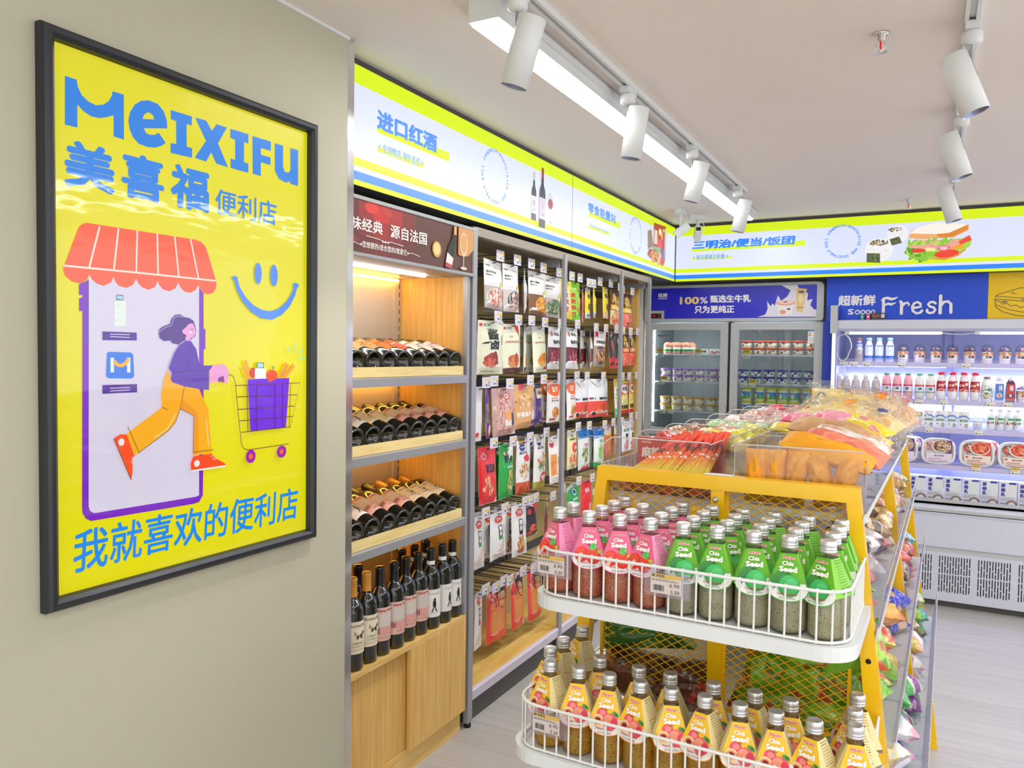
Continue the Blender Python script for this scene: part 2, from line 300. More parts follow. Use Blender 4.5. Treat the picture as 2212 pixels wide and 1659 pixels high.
POSTER = [('p','0A86F0',[(54,1052),(78,1052),(80,1040),(88,1025),(102,1016),(118,1013),(135,1019),(147,1030),(154,1044),(155,1052),(181,1053),(181,959),(157,960),(157,1003),(141,995),(125,989),(107,988),(91,994),(79,1003),(79,958),(53,957)]),
('p','0A86F0',[(287,1010),(286,1027),(278,1045),(263,1057),(240,1058),(222,1052),(206,1039),(195,1020),(191,1002),(194,984),(202,969),(216,959),(236,957),(255,960),(272,968),(283,977),(265,995),(255,988),(244,985),(234,986),(228,995)]),
('p','EBE400',[(225,1014),(228,1023),(236,1031),(244,1032),(251,1028),(254,1021)]),
('p','0A86F0',[(296,1053),(353,1054),(352,1033),(338,1033),(338,982),(353,982),(353,960),(295,958),(295,980),(310,981),(310,1032),(296,1033)]),
('p','0A86F0',[(361,1054),(393,1055),(409,1036),(423,1055),(454,1055),(427,1011),(457,961),(422,962),(407,985),(392,960),(360,962),(392,1008)]),
('p','0A86F0',[(464,1055),(521,1056),(521,1033),(507,1033),(507,984),(521,984),(521,961),(465,961),(465,984),(479,983),(479,1032),(464,1033)]),
('p','0A86F0',[(534,1055),(596,1056),(596,1032),(562,1032),(562,1015),(595,1015),(595,996),(562,996),(562,961),(535,962)]),
('p','0A86F0',[(609,1055),(639,1056),(639,1002),(645,989),(659,990),(666,999),(665,1056),(694,1057),(694,962),(665,962),(665,968),(648,962),(624,967),(610,984)]),
('t','0A86F0',0.035,'美',50,838,159,932),
('t','0A86F0',0.035,'喜',174,840,278,936),
('t','0A86F0',0.035,'福',294,840,401,938),
('t','0A86F0',0.016,'便利店',419,843,616,904),
('t','0690F5',0.016,'我就喜欢的便利店',61,63,694,150),
('p','7A1CC8',[(79,647),(100,658),(371,662),(384,656),(384,568),(389,568),(389,520),(384,520),(383,274),(381,174),(370,160),(355,158),(101,164),(90,171),(83,183),(82,195),(86,594),(79,593),(79,619),(86,621),(86,627),(79,625)]),
('p','DDD9F0',[(100,667),(371,672),(370,176),(361,174),(108,179),(99,185),(96,195)]),
('p','FF5A35',[(51,686),(77,755),(83,765),(94,772),(358,774),(377,771),(388,763),(394,752),(421,682),(420,666),(411,654),(396,650),(379,654),(368,669),(362,658),(347,650),(331,651),(318,661),(314,671),(306,657),(290,649),(273,652),(263,662),(260,670),(254,656),(237,648),(220,653),(211,662),(207,670),(200,656),(184,648),(166,651),(158,659),(154,669),(149,657),(132,648),(116,652),(106,659),(101,669),(96,658),(82,649),(65,651),(51,661),(47,674)]),
('s','FBE8DC',4,[(47,681),(207,683),(420,684)]),
('s','FBE8DC',4,[(124,769),(101,684)]),
('s','FBE8DC',4,[(166,771),(155,684)]),
('s','FBE8DC',4,[(210,773),(207,683)]),
('s','FBE8DC',4,[(259,773),(261,684)]),
('s','FBE8DC',4,[(304,774),(315,683)]),
('s','FBE8DC',4,[(347,773),(369,684)]),
('p','3A2A50',[(160,632),(176,632),(176,621),(160,621)]),
('p','A8DCF2',[(161,631),(175,630),(175,622),(161,623)]),
('p','EAF6F2',[(155,616),(159,619),(177,620),(182,618),(181,567),(155,566)]),
('s','C8D8D8',1,[(157,610),(166,610)]),
('s','C8D8D8',1,[(156,594),(166,594)]),
('s','C8D8D8',1,[(156,579),(166,579)]),
('p','4B18A0',[(128,554),(207,554),(207,537),(128,536)]),
('s','E8DCF8',1.5,[(145,549),(191,549)]),
('s','E8DCF8',1.5,[(145,544),(190,543)]),
('p','4B18A0',[(127,443),(207,443),(207,425),(127,425)]),
('s','E8DCF8',1.5,[(144,436),(190,436)]),
('s','E8DCF8',1.5,[(144,430),(190,431)]),
('p','1F7CF2',[(138,510),(143,512),(192,511),(198,507),(200,460),(194,455),(140,457),(135,462)]),
('s','E8F0FA',8,[(149,500),(149,469)]),
('s','E8F0FA',8,[(187,500),(187,468)]),
('s','FFB818',8,[(153,493),(160,485),(170,483),(180,488),(187,498)]),
('e','3A8CF5',551,714,12,27),
('e','3A8CF5',605,714,13,28),
('s','3A8CF5',(11,13,16,19,22,22,20,17,14,11),[(476,698),(486,671),(505,645),(532,624),(562,612),(596,610),(628,622),(655,643),(675,670),(686,697)]),
('e','3A8CF5',476,695,9,6),
('e','3A8CF5',684,695,11,7),
('p','4A1E90',[(261,554),(263,564),(273,570),(290,576),(294,588),(304,597),(316,599),(328,593),(341,592),(353,586),(358,574),(361,560),(358,550),(345,542),(324,538),(312,530),(296,533),(290,539),(274,537),(263,544)]),
('s','C8A8F0',1.5,[(263,557),(274,566),(294,573),(299,589),(310,595),(324,593)]),
('p','F0A8E8',[(340,578),(351,580),(357,570),(360,557),(353,548),(343,544),(344,539),(335,537),(330,542),(333,552),(324,556),(322,563),(330,568)]),
('e','FFFFFF',345,558,6,3),
('s','3A1A40',1,[(340,560),(345,556),(351,559)]),
('e','3A1A40',343,567,1,1),
('e','3A1A40',353,568,1,1),
('s','3A1A40',1,[(348,568),(350,563),(347,563)]),
('p','FFB400',[(285,474),(294,445),(328,434),(368,427),(383,398),(394,380),(400,315),(404,271),(351,273),(353,365),(316,384),(303,354),(283,335),(211,295),(200,288),(180,337),(268,390),(266,420),(274,454)]),
('p','F79E12',[(316,384),(324,404),(366,371),(366,275),(351,273),(353,365)]),
('s','4A2038',1.3,[(327,434),(316,384),(303,354),(283,335),(211,295)]),
('s','4A2038',1.3,[(316,384),(353,365),(351,277)]),
('s','4A2038',1.3,[(183,353),(211,292)]),
('s','4A2038',1.3,[(352,280),(410,280)]),
('s','4A2038',1.3,[(268,390),(282,383)]),
('s','FFE9B0',2,[(249,323),(283,342),(304,374)]),
('s','FFE9B0',2,[(388,355),(395,288)]),
('p','5522B8',[(332,539),(345,539),(358,522),(368,482),(407,482),(408,472),(396,471),(396,424),(368,427),(328,434),(294,445),(290,453),(294,465),(285,477),(300,511),(314,530)]),
('s','35126E',1.3,[(330,532),(343,525),(342,504),(330,468)]),
('s','35126E',1.3,[(294,466),(332,469),(396,471)]),
('s','35126E',1.3,[(368,482),(358,522)]),
('p','F0A0DC',[(407,482),(437,485),(450,477),(455,466),(451,439),(443,439),(437,452),(421,443),(398,440),(397,470)]),
('p','8A1A90',[(422,452),(439,457),(442,441),(422,443)]),
('p','FF4A14',[(150,330),(165,338),(180,336),(198,288),(193,281),(193,252),(190,237)]),
('s','3A1A18',1.5,[(150,330),(190,237)]),
('e','F6EEF0',167,321,7,8),
('s','FFFFFF',1.2,[(198,286),(192,285)]),
('s','FFFFFF',1.2,[(196,281),(190,281)]),
('s','FFFFFF',1.2,[(194,276),(188,275)]),
('p','FF4A14',[(348,267),(351,271),(403,271),(414,260),(443,243),(446,239),(344,239),(343,254)]),
('p','F6F2F0',[(344,239),(446,239),(446,235),(361,235),(346,236)]),
('e','F6EEF0',360,253,8,8),
('s','FFFFFF',1.2,[(400,265),(407,266)]),
('s','FFFFFF',1.2,[(404,260),(412,261)]),
('s','FFFFFF',1.2,[(408,256),(417,257)]),
('s','FFA318',9,[(505,494),(525,448)]),
('s','FFA318',8,[(498,477),(513,449)]),
('s','FFA318',13,[(647,486),(620,448)]),
('s','FFA318',14,[(674,481),(635,448)]),
('s','4A2038',1,[(664,479),(632,452)]),
('s','4A2038',1,[(653,482),(626,452)]),
('e','D83018',531,463,12,13),
('p','F2F6FC',[(537,473),(545,475),(567,475),(574,470),(574,446),(537,447)]),
('p','3A2A50',[(543,489),(567,488),(567,474),(543,475)]),
('p','A8DCF2',[(545,488),(565,486),(565,476),(545,476)]),
('p','6E1BE6',[(513,447),(657,447),(645,316),(522,316)]),
('e','F24A20',594,456,20,14),
('e','F24A20',589,445,9,7),
('e','4AA860',599,475,3,5),
('s','6A2A3C',2,[(453,460),(467,455),(473,438),(492,288),(498,276),(512,269),(655,271)]),
('s','6A2A3C',2,[(474,432),(698,433),(661,316),(491,315)]),
('s','6A2A3C',2,[(477,404),(687,401)]),
('s','6A2A3C',2,[(481,373),(676,371)]),
('s','6A2A3C',2,[(486,344),(669,344)]),
('s','6A2A3C',2,[(511,432),(513,315)]),
('s','6A2A3C',2,[(542,432),(542,314)]),
('s','6A2A3C',2,[(606,432),(605,315)]),
('s','6A2A3C',2,[(633,432),(633,315)]),
('s','6A2A3C',2,[(661,433),(656,315)]),
('s','8AE0D8',3.5,[(649,531),(659,516)]),
('s','8AE0D8',3.5,[(678,541),(675,520)]),
('s','8AE0D8',3.5,[(706,526),(689,510)]),
('s','8AE0D8',3.5,[(716,502),(697,498)]),
('e','9A14B8',522,252,16,17),
('e','FF6A2A',522,252,7,7),
('e','9A14B8',628,253,17,16),
('e','FF6A2A',628,253,7,7),
]
# ---------------------------------------------------------------- the room
struct(MB().box(-2.2, 3.2, -2.2, 6.3, -.05, 0), 'floor', 'floor')
struct(MB().box(-2.2, 3.2, -2.2, 6.3, 2.41, 2.46), 'ceiling', 'ceil')
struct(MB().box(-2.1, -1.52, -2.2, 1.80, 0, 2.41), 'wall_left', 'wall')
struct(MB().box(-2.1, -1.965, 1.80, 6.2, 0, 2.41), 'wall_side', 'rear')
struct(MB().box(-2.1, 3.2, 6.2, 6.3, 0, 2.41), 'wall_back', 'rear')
struct(MB().box(-1.965, -1.862, 5.42, 6.2, 0, 2.41), 'trim_1', 'rear')
struct(MB().box(-1.526, -1.5195, 1.800, 1.812, 0, 2.41).box(-1.56, -1.5225, 1.812, 1.832, 0, 2.41), 'trim_2', 'chrome')
struct(MB().box(-1.5202, -1.512, -2.2, 1.80, 2.402, 2.41), 'trim_3', 'white')

# ---------------------------------------------------------------- poster
def sweep_frame(sec, y0, y1, z0, z1, x):
    mb = MB(); n = len(sec); vs = []
    for (cy, cz, sy, sz) in ((y0, z0, 1, 1), (y1, z0, -1, 1), (y1, z1, -1, -1), (y0, z1, 1, -1)):
        vs += [(x + d, cy + sy * o, cz + sz * o) for o, d in sec]
    for k in range(4):
        for i in range(n - 1):
            a = k * n + i; b = ((k + 1) % 4) * n + i; q = [vs[j] for j in (a, b, b + 1, a + 1)]; mb.add(q, [(0, 1, 2, 3)])
    return mb
t = thing('poster', 'large yellow shop poster with blue lettering in a black frame on the cream wall', 'poster', (-1.52, 1.27, .981))
def rel(o, root): o.parent = root; o.matrix_parent_inverse = root.matrix_basis.inverted(); return o
fr = sweep_frame([(0, 0), (0, .018), (.003, .025), (.009, .0295), (.017, .029), (.0245, .022), (.0265, .008), (.0265, 0)], .897, 1.652, .981, 2.119, -1.5205)
rel(fr.build('frame', 'blackmetal'), t)
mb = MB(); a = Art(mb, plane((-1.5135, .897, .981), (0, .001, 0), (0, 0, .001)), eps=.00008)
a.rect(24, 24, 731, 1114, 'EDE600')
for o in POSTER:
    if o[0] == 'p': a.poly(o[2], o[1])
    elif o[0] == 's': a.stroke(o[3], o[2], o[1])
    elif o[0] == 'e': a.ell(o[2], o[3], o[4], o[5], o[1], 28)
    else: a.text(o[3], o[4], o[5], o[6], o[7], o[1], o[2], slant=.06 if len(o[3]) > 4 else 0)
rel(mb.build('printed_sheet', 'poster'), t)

# ---------------------------------------------------------------- backlit fascia signs
YL, WH, BL = 'DCF500', 'DFE6FF', '5494FF'
def fascia(a, w, bl):
    h = .369
    for f0, f1, c in ((0, .045, YL), (.045, .117, bl), (.117, .161, WH), (.161, .231, YL), (.231, .843, WH), (.843, 1, YL)):
        a.w = a.e; a.rect(0, f0 * h, w, f1 * h, c)
RING = 'SANDWICH/BENTO/RICE AND VEGETABLE ROLL '
def ring(a, cu, cv, r, h, bl, start=150):
    for i, ch in enumerate(RING):
        if ch == ' ': continue
        g = R(start - i * 360 / len(RING)); a.letter(ch, cu + r * math.cos(g), cv + r * math.sin(g), h, g - PI / 2, bl)
    a.up()
ZS = 2.018
def bottle_art(a, cu, v0, w, h, body, cap, label):
    p = [(-.5, 0), (.5, 0), (.5, .55), (.42, .64), (.2, .72), (.17, 1), (-.17, 1), (-.2, .72), (-.42, .64), (-.5, .55)]
    a.poly([(cu + x * w, v0 + y * h) for x, y in p], body); a.rect(cu - w * .19, v0 + h * .82, cu + w * .19, v0 + h, cap); a.rect(cu - w * .5, v0 + h * .14, cu + w * .5, v0 + h * .5, label)
    a.rect(cu - w * .3, v0 + h * .3, cu + w * .3, v0 + h * .42, 'C8B8C0'); a.rect(cu - w * .35, v0 + h * .2, cu + w * .35, v0 + h * .215, '9A98A8'); a.rect(cu - w * .35, v0 + h * .24, cu + w * .35, v0 + h * .25, '9A98A8')
# wine sign
t = thing('lightbox_sign', 'backlit fascia sign with wine bottles over the wine cabinet', 'sign', (-1.6, 2.66, ZS), 0, 'fascia signs under the ceiling')
rel(MB().box(-1.70, -1.591, 1.835, 3.5725, ZS + .001, 2.388).box(-1.68, -1.60, 1.835, 3.5725, 2.388, 2.4095).build('housing', 'dgrey'), t)
mb = MB(); a = Art(mb, plane((-1.590, 1.835, ZS), (0, 1, 0), (0, 0, 1)), ox=-1.835, oy=-ZS); o_ = a.ox; a.ox = 0; a.oy = 0; fascia(a, 1.7365, BL); a.ox = -1.835; a.oy = -ZS
a.poly([(2.027, 2.205), (2.45, 2.205), (2.45, 2.238), (2.40, 2.238), (2.027, 2.226)], YL); a.text('进口红酒', 2.024, 2.216, 2.37, 2.281, BL, .046)
a.rect(2.028, 2.145, 2.287, 2.161, YL); a.text('< 全球精选 海外直选 >', 2.033, 2.148, 2.285, 2.176, '6AA0F0', .01)
ring(a, 2.795, 2.222, .104, .0145, BL)
bottle_art(a, 3.147, 2.100, .048, .216, '4A4050', 'C8C8BE', 'E2E2DA'); bottle_art(a, 3.230, 2.079, .064, .27, '3E3A4C', '9A4A30', 'CFC6DC')
a.ell(3.313, 2.212, .028, .04, 'CBD2EE', 20); a.ell(3.313, 2.200, .026, .024, 'A04048', 20); a.rect(3.3105, 2.118, 3.3155, 2.178, 'B8C0DA'); a.ell(3.313, 2.116, .024, .005, 'B8C0DA')
rel(mb.build('lit_panel', 'back'), t)
# snack sign
t = thing('lightbox_sign', 'backlit fascia sign with a pile of snack packs over the pouch racks', 'sign', (-1.6, 4.45, ZS), 0, 'fascia signs under the ceiling')
rel(MB().box(-1.70, -1.591, 3.5755, 5.335, ZS + .001, 2.388).box(-1.68, -1.60, 3.5755, 5.335, 2.388, 2.4095).build('housing', 'dgrey'), t)
mb = MB(); a = Art(mb, plane((-1.590, 3.5755, ZS), (0, 1, 0), (0, 0, 1))); fascia(a, 1.757, BL); a.ox = -3.5755; a.oy = -ZS
a.poly([(3.783, 2.221), (4.25, 2.223), (4.25, 2.258), (4.19, 2.258), (3.783, 2.24)], YL); a.text('零食能量站', 3.772, 2.238, 4.175, 2.292, BL, .032)
a.rect(3.781, 2.160, 4.08, 2.176, YL); a.text('<Snack energy station>', 3.80, 2.163, 4.06, 2.186, '6AA0F0', .01)
ring(a, 4.513, 2.222, .103, .0145, BL)
a.poly([(4.854, 2.13), (5.10, 2.14), (5.11, 2.362), (4.854, 2.352)], 'B4432A'); a.rect(5.085, 2.135, 5.125, 2.345, 'D8C8C0'); rn = random.Random(5)
a.rect(4.865, 2.22, 4.93, 2.31, 'F0D0C0'); a.ell(4.985, 2.31, .03, .022, 'F6E8E0'); a.ell(5.06, 2.33, .014, .012, 'F0E0A0'); a.ell(5.02, 2.29, .02, .03, 'E8A070'); a.rect(4.93, 2.2, 5.02, 2.26, 'E84858')
a.poly([(4.73, 2.28), (4.80, 2.30), (4.85, 2.2), (4.74, 2.17)], '9A7A6A'); a.poly([(4.82, 2.2), (5.0, 2.21), (5.02, 2.15), (4.83, 2.15)], '8AB88A')
a.blob(4.80, 2.15, .075, .04, 'B0583A', rn); a.blob(4.88, 2.14, .09, .05, 'D08A4A', rn); a.blob(4.98, 2.13, .07, .05, 'E8B488', rn); a.blob(5.05, 2.16, .05, .06, '8A70B8', rn); a.blob(5.03, 2.12, .05, .03, 'D8503A', rn)
a.scatter(4.86, 2.145, .1, .035, 'C06A3A E0A060 8A3A28 F0C890'.split(), rn, 34, .012)
rel(mb.build('lit_panel', 'back'), t)
# sandwich sign
BB = '1E86FF'
t = thing('lightbox_sign', 'backlit fascia sign with a sandwich and rice balls over the coolers', 'sign', (0, 5.35, ZS), 0, 'fascia signs under the ceiling')
rel(MB().box(-1.588, 1.5, 5.341, 5.44, ZS + .001, 2.388).box(-1.60, 1.5, 5.355, 5.44, 2.388, 2.4095).build('housing', 'dgrey'), t)
rel(MB().box(-1.592, -1.585, 5.332, 5.341, ZS, 2.388).build('corner_strip', 'dgrey'), t)
mb = MB(); a = Art(mb, plane((-1.584, 5.34, ZS), (1, 0, 0), (0, 0, 1))); fascia(a, 3.084, BB); a.ox = 1.584; a.oy = -ZS
a.poly([(-1.472, 2.219), (-.736, 2.222), (-.736, 2.256), (-.79, 2.256), (-1.472, 2.234)], YL); a.text('三明治/便当/饭团', -1.473, 2.233, -.804, 2.292, BB, .046, slant=.12)
a.rect(-1.472, 2.162, -1.202, 2.175, YL); a.text('< 每日健康正能量 >', -1.465, 2.162, -1.225, 2.195, '4A9AF0', .01)
ring(a, -.515, 2.238, .098, .0165, BB)
rn = random.Random(8)
def onigiri(cx, cy, k, rot):
    c, d = math.cos(rot), math.sin(rot); T = lambda x, y: (cx + (x * c - y * d) * k, cy + (x * d + y * c) * k)
    a.ell(cx, cy, .075 * k, .069 * k, 'F4F2F6', 22, rot); a.scatter(cx, cy, .062 * k, .055 * k, 'FFFFFF E2E0E4 EAEAEE'.split(), rn, 40, .006 * k); a.scatter(*T(-.004, .042), .05 * k, .016 * k, '5A4A28 8A7A48 3A3A20 A89858'.split(), rn, 46, .0055 * k)
    a.poly([T(-.065, -.068), (T(-.065, -.015)), T(.005, -.02), T(.008, -.075)], '56663E'); a.scatter(*T(-.03, -.045), .03 * k, .022 * k, '46542E 7A8858 3A4828'.split(), rn, 14, .006 * k)
onigiri(-.305, 2.172, 1.06, 0); onigiri(-.205, 2.262, .78, .35)
a.poly([(-.145, 2.14), (-.05, 2.105), (.05, 2.095), (.12, 2.115), (.16, 2.15), (.15, 2.19), (-.14, 2.19)], 'E09040'); a.poly([(-.168, 2.145), (-.14, 2.20), (.15, 2.22), (.188, 2.205), (.18, 2.17), (.1, 2.12), (-.07, 2.1), (-.13, 2.12)], 'A8D84A')
a.scatter(-.06, 2.14, .1, .035, '8AC838 C4E868 5AA028'.split(), rn, 26, .018); a.poly([(-.14, 2.175), (.1, 2.15), (.16, 2.21), (-.12, 2.22)], 'F0A898'); a.ell(.06, 2.132, .065, .022, 'F0402A', 20, .1); a.ell(-.09, 2.157, .04, .012, 'E83A2A', 16); a.rect(-.05, 2.15, .0, 2.172, 'FAE8A0'); a.ell(.045, 2.165, .036, .017, 'E87088', 18); a.ell(.045, 2.165, .022, .01, 'F8C8CC', 16)
a.ell(.0, 2.185, .04, .016, 'F29AA0', 16); a.poly([(.07, 2.16), (.14, 2.155), (.15, 2.195)], 'F0A820'); a.poly([(.13, 2.18), (.188, 2.205), (.175, 2.235), (.12, 2.2)], 'EE4A38'); a.scatter(-.02, 2.205, .12, .016, '8ACB3A B8E060'.split(), rn, 22, .015)
a.poly([(-.145, 2.235), (-.13, 2.275), (-.1, 2.295), (.0, 2.318), (.1, 2.308), (.17, 2.296), (.168, 2.262), (.09, 2.225), (.03, 2.228), (-.06, 2.222)], 'F0B070'); a.poly([(-.14, 2.262), (-.1, 2.295), (.0, 2.318), (.1, 2.308), (.165, 2.296), (.07, 2.254), (.0, 2.25)], 'FBF4EA'); a.poly([(.0, 2.25), (.07, 2.254), (.165, 2.296), (.167, 2.27), (.09, 2.228), (.02, 2.226)], 'E08A34')
rel(mb.build('lit_panel', 'back'), t)

# ---------------------------------------------------------------- ceiling fittings
def batten(x, y0, y1, label):
    t = thing('linear_light', label, 'ceiling light', (x, (y0 + y1) / 2, 2.41), 0, 'ceiling battens'); h = (y1 - y0) / 2
    MB().box(-.045, .045, -h, h, -.058, 0).box(.045, .055, -h, h, -.03, -.012).build('housing', 'white', t)
    MB().box(-.041, .034, -h + .01, h - .01, -.0635, -.0585).build('diffuser', 'led', t); return t
batten(-1.035, 1.75, 4.99, 'long glowing LED batten on the ceiling beside the spotlight track')
batten(1.05, .2, 4.6, 'LED batten on the ceiling over the aisle beyond the bread stand')  # extra batten added outside the view to light the room
batten(.05, -1.9, 1.0, 'LED batten on the ceiling over the entrance side of the shop')  # also added out of view, above the camera, for more light
def track(x, y0, y1, label):
    mb = MB(); sec = [(-.0175, 0), (-.0175, -.018), (-.008, -.018), (-.008, -.006), (.008, -.006), (.008, -.018), (.0175, -.018), (.0175, 0)]
    mb.prism(sec, lambda u, v, d: (x + u, d, 2.4098 + v), y0, y1); mb.box(x - .0175, x + .0175, y1, y1 + .004, 2.392, 2.4098)
    return tag(mb.build('lighting_track', 'white'), label, 'track', 'ceiling tracks')
track(-.921, .9, 4.36, 'white lighting track beside the long glowing batten'); track(.068, .9, 4.45, 'white lighting track over the bread stand')
def spotlight(x, y, tilt, label):
    t = thing('spotlight', label, 'spotlight', (x, y, 2.392), 0, 'cylinder spotlights on ceiling tracks')
    MB().box(-.017, .017, -.036, .036, -.016, .004).build('track_adapter', 'white', t)
    MB().lathe([(0, -.016), (.024, -.016), (.026, -.02), (.026, -.042), (.016, -.05), (0, -.05)], 20).build('collar', 'white', t)
    MB().box(-.0015, .0015, -.007, .007, -.098, -.048).build('bracket', 'grey', t)
    s = 1 if tilt > 0 else -1; piv = Vector((0, 0, -.085)); mt = Matrix.Translation(piv) @ Matrix.Rotation(-tilt, 4, 'Y') @ Matrix.Translation((s * -.0365, 0, .026))
    b = MB(); b.tf = mt; b.lathe([(0, 0), (.034, 0), (.0352, -.002), (.0352, -.168), (.0335, -.168), (.0325, -.15), (.030, -.148)], 28); b.build('lamp_body', 'white', t)
    b = MB(); b.tf = mt; b.lathe([(.0333, -.166), (.026, -.148), (.012, -.132), (0, -.13)], 24); b.build('reflector', 'dspot', t)
    b = MB(); b.tf = mt; b.box(s * .0352 - .0008, s * .0352 + .0008, -.0025, .0025, -.075, -.004); b.build('slot', 'black', t)
    ld = D.lights.new('spotlight_beam', 'SPOT'); ld.energy = SPOT; ld.spot_size = R(75); ld.spot_blend = .7; ld.shadow_soft_size = .025; ld.color = (1, .97, .92)
    lo = D.objects.new('spotlight_beam', ld); C.objects.link(lo); lo.parent = t; lo.matrix_local = mt @ Matrix.Translation((0, 0, -.15)); return t
for y, tl, k in ((1.727, 17, 'first of the four along the long batten, over the wine sign'), (2.523, 9, 'second of four along the long batten'), (3.326, 15, 'third of four along the long batten'), (4.218, 14, 'fourth along the long batten, closest to the coolers')):
    spotlight(-.925, y, R(-tl), 'white cylinder spotlight, ' + k)
for y, tl, k in ((2.445, 20, 'first and largest of three above the bread stand'), (3.282, 18, 'middle of three above the bread stand'), (4.294, 17, 'smallest of three in front of the sandwich sign')):
    spotlight(.070, y, R(tl), 'white cylinder spotlight, ' + k)
def sprinkler(x, y, label):
    t = thing('fire_sprinkler', label, 'sprinkler', (x, y, 2.4095), 0, 'ceiling sprinklers')
    mb = MB().lathe([(.0, 0), (.022, 0), (.02, -.004), (.011, -.006), (.010, -.02), (0, -.02)], 16)
    for s in (-1, 1): mb.tube([(s * .009, 0, -.018), (s * .012, 0, -.03), (s * .010, 0, -.042), (0, 0, -.05)], .0018, 6)
    mb.build('body', 'chrome', t); mb = MB()
    for k in range(12): q = R(k * 30); mb.add([(.004 * math.cos(q - .15), .004 * math.sin(q - .15), -.0505), (.018 * math.cos(q - .14), .018 * math.sin(q - .14), -.0525), (.018 * math.cos(q + .14), .018 * math.sin(q + .14), -.0525), (.004 * math.cos(q + .15), .004 * math.sin(q + .15), -.0505)], [(0, 1, 2, 3)])
    mb.lathe([(0, -.0495), (.006, -.0495), (.006, -.052), (0, -.052)], 10); mb.build('deflector', 'chrome', t)
    MB().lathe([(0, -.02), (.0025, -.022), (.0025, -.042), (0, -.044)], 8).build('bulb', 'red', t); return t
M['red'].node_tree.nodes['Emission'].inputs[1].default_value = .8
sprinkler(-.152, 2.439, 'chrome fire sprinkler in the middle of the bare ceiling'); sprinkler(-.142, 5.02, 'small fire sprinkler in front of the sandwich sign')
def cctv(x, y, z, rz, label):
    t = thing('security_camera', label, 'camera', (x, y, z), rz, 'security cameras in the sign corner')
    MB().box(-.05, .05, -.03, .03, -.03, 0).build('mount', 'white', t)
    MB().tube([(0, 0, -.03), (0, 0, -.08), (0, -.01, -.1)], .011, 10).build('arm', 'white', t)
    b = MB(); b.tf = Matrix.Translation((0, -.01, -.13)) @ Matrix.Rotation(R(-35), 4, 'X'); b.box(-.02, .02, -.055, .045, -.02, .02).box(-.023, .023, -.06, .05, .02, .024); b.build('housing', 'white', t)
    b = MB(); b.tf = Matrix.Translation((0, -.01, -.13)) @ Matrix.Rotation(R(-35), 4, 'X'); b.box(-.014, .014, -.057, -.054, -.014, .014); b.build('lens', 'black', t)
    MB().tube([(.02, 0, -.02), (.04, 0, -.07), (.035, 0, -.12), (.01, 0, -.15), (-.02, 0, -.11), (.0, .01, -.07)], .0025, 6).build('cable', 'cable', t)
cctv(-1.40, 4.80, 2.4095, R(100), 'white security camera with looped cable against the snack sign'); cctv(-1.35, 5.02, 2.4095, R(20), 'white security camera in front of the sandwich sign corner')
# ---------------------------------------------------------------- wine cabinet
t = thing('wine_cabinet', 'oak wine cabinet with slanted bottle shelves beside the cream wall', 'cabinet', (-1.76, 2.22, 0))
rel(MB().box(-1.93, -1.612, 2.612, 2.617, .47, 1.80).build('side_panel', 'oak'), t); rel(MB().box(-1.93, -1.612, 1.836, 1.85, .47, 1.80).build('side_panel', 'oak'), t)
rel(MB().box(-1.612, -1.5905, 2.594, 2.6115, .472, 1.797).build('edge_strip', 'grey'), t)
rel(MB().box(-1.945, -1.9305, 1.84, 2.615, .0, 1.98).build('back_panel', 'taupe'), t)
for y0, y1 in ((2.57, 2.610), (1.85, 1.88)):
    mb = MB().box(-1.931, -1.921, y0, y1, .47, 1.80)
    for k in range(38): mb.box(-1.9212, -1.9205, y1 - .012, y1 - .008, .5 + k * .034, .52 + k * .034, 'FFFFFF', 1)
    rel(mb.build('slotted_upright', ['taupe', 'black']), t)
hd = rel(sweep_frame([(0, -.11), (0, .005), (.002, .007), (.012, .007), (.014, .0)], 1.838, 2.624, 1.797, 1.986, -1.582).build('header_frame', 'grey'), t)
mb = MB(); a = Art(mb, plane((-1.581, 0, 0), (0, 1, 0), (0, 0, 1)))
rn = random.Random(3); a.rect(1.85, 1.81, 2.612, 1.973, '4A2A26', 10, 3)
for i in range(10):                                   # printed red bokeh on the banner
    for j in range(3):
        u = i / 9; c = '%02X%02X%02X' % (int(92 + 110 * max(0, 1 - abs(u - .24) * 3.6) * (.25, .6, 1)[j]), int(58 - 6 * (u < .5)), int(52)); a.w = .0005; a.rect(1.85 + .0762 * i, 1.81 + .0543 * j, 1.85 + .0762 * (i + 1), 1.81 + .0543 * (j + 1), c)
a.w = .0008
for x, z, r, c in ((1.99, 1.957, .034, 'D84038'), (2.07, 1.955, .028, 'B84038'), (1.90, 1.85, .024, '8A3A34')): a.ell(x, z, r, r * .5, c, 20)
a.text('味经典', 1.889, 1.879, 2.046, 1.920, 'F4EEEA', .02); a.text('源自法国', 2.087, 1.878, 2.297, 1.921, 'F4EEEA', .02); a.text('您想要的/适合您的/就是它', 1.943, 1.828, 2.178, 1.848, 'F4EEEA', .015)
for q in ([(1.96, 1.866), (2.03, 1.863), (2.055, 1.856), (2.09, 1.862), (2.16, 1.858)], [(1.88, 1.842), (1.915, 1.837), (1.935, 1.834)], [(2.182, 1.838), (2.21, 1.840), (2.255, 1.834)]): a.stroke(q, .0022, 'E8DCD6')
for x in (1.936, 2.045, 2.058, 2.072, 2.182): a.ell(x, 1.858 if x > 2 and x < 2.1 else 1.836, .005, .004, 'E8DCD6', 10)
a.ell(2.357, 1.872, .029, .029, 'C8924A', 22); a.ell(2.357, 1.874, .021, .022, 'EACB92', 22)
a.poly([(2.50, 1.87), (2.50, 1.973), (2.612, 1.973), (2.612, 1.90), (2.57, 1.872), (2.53, 1.865)], 'C8925A')
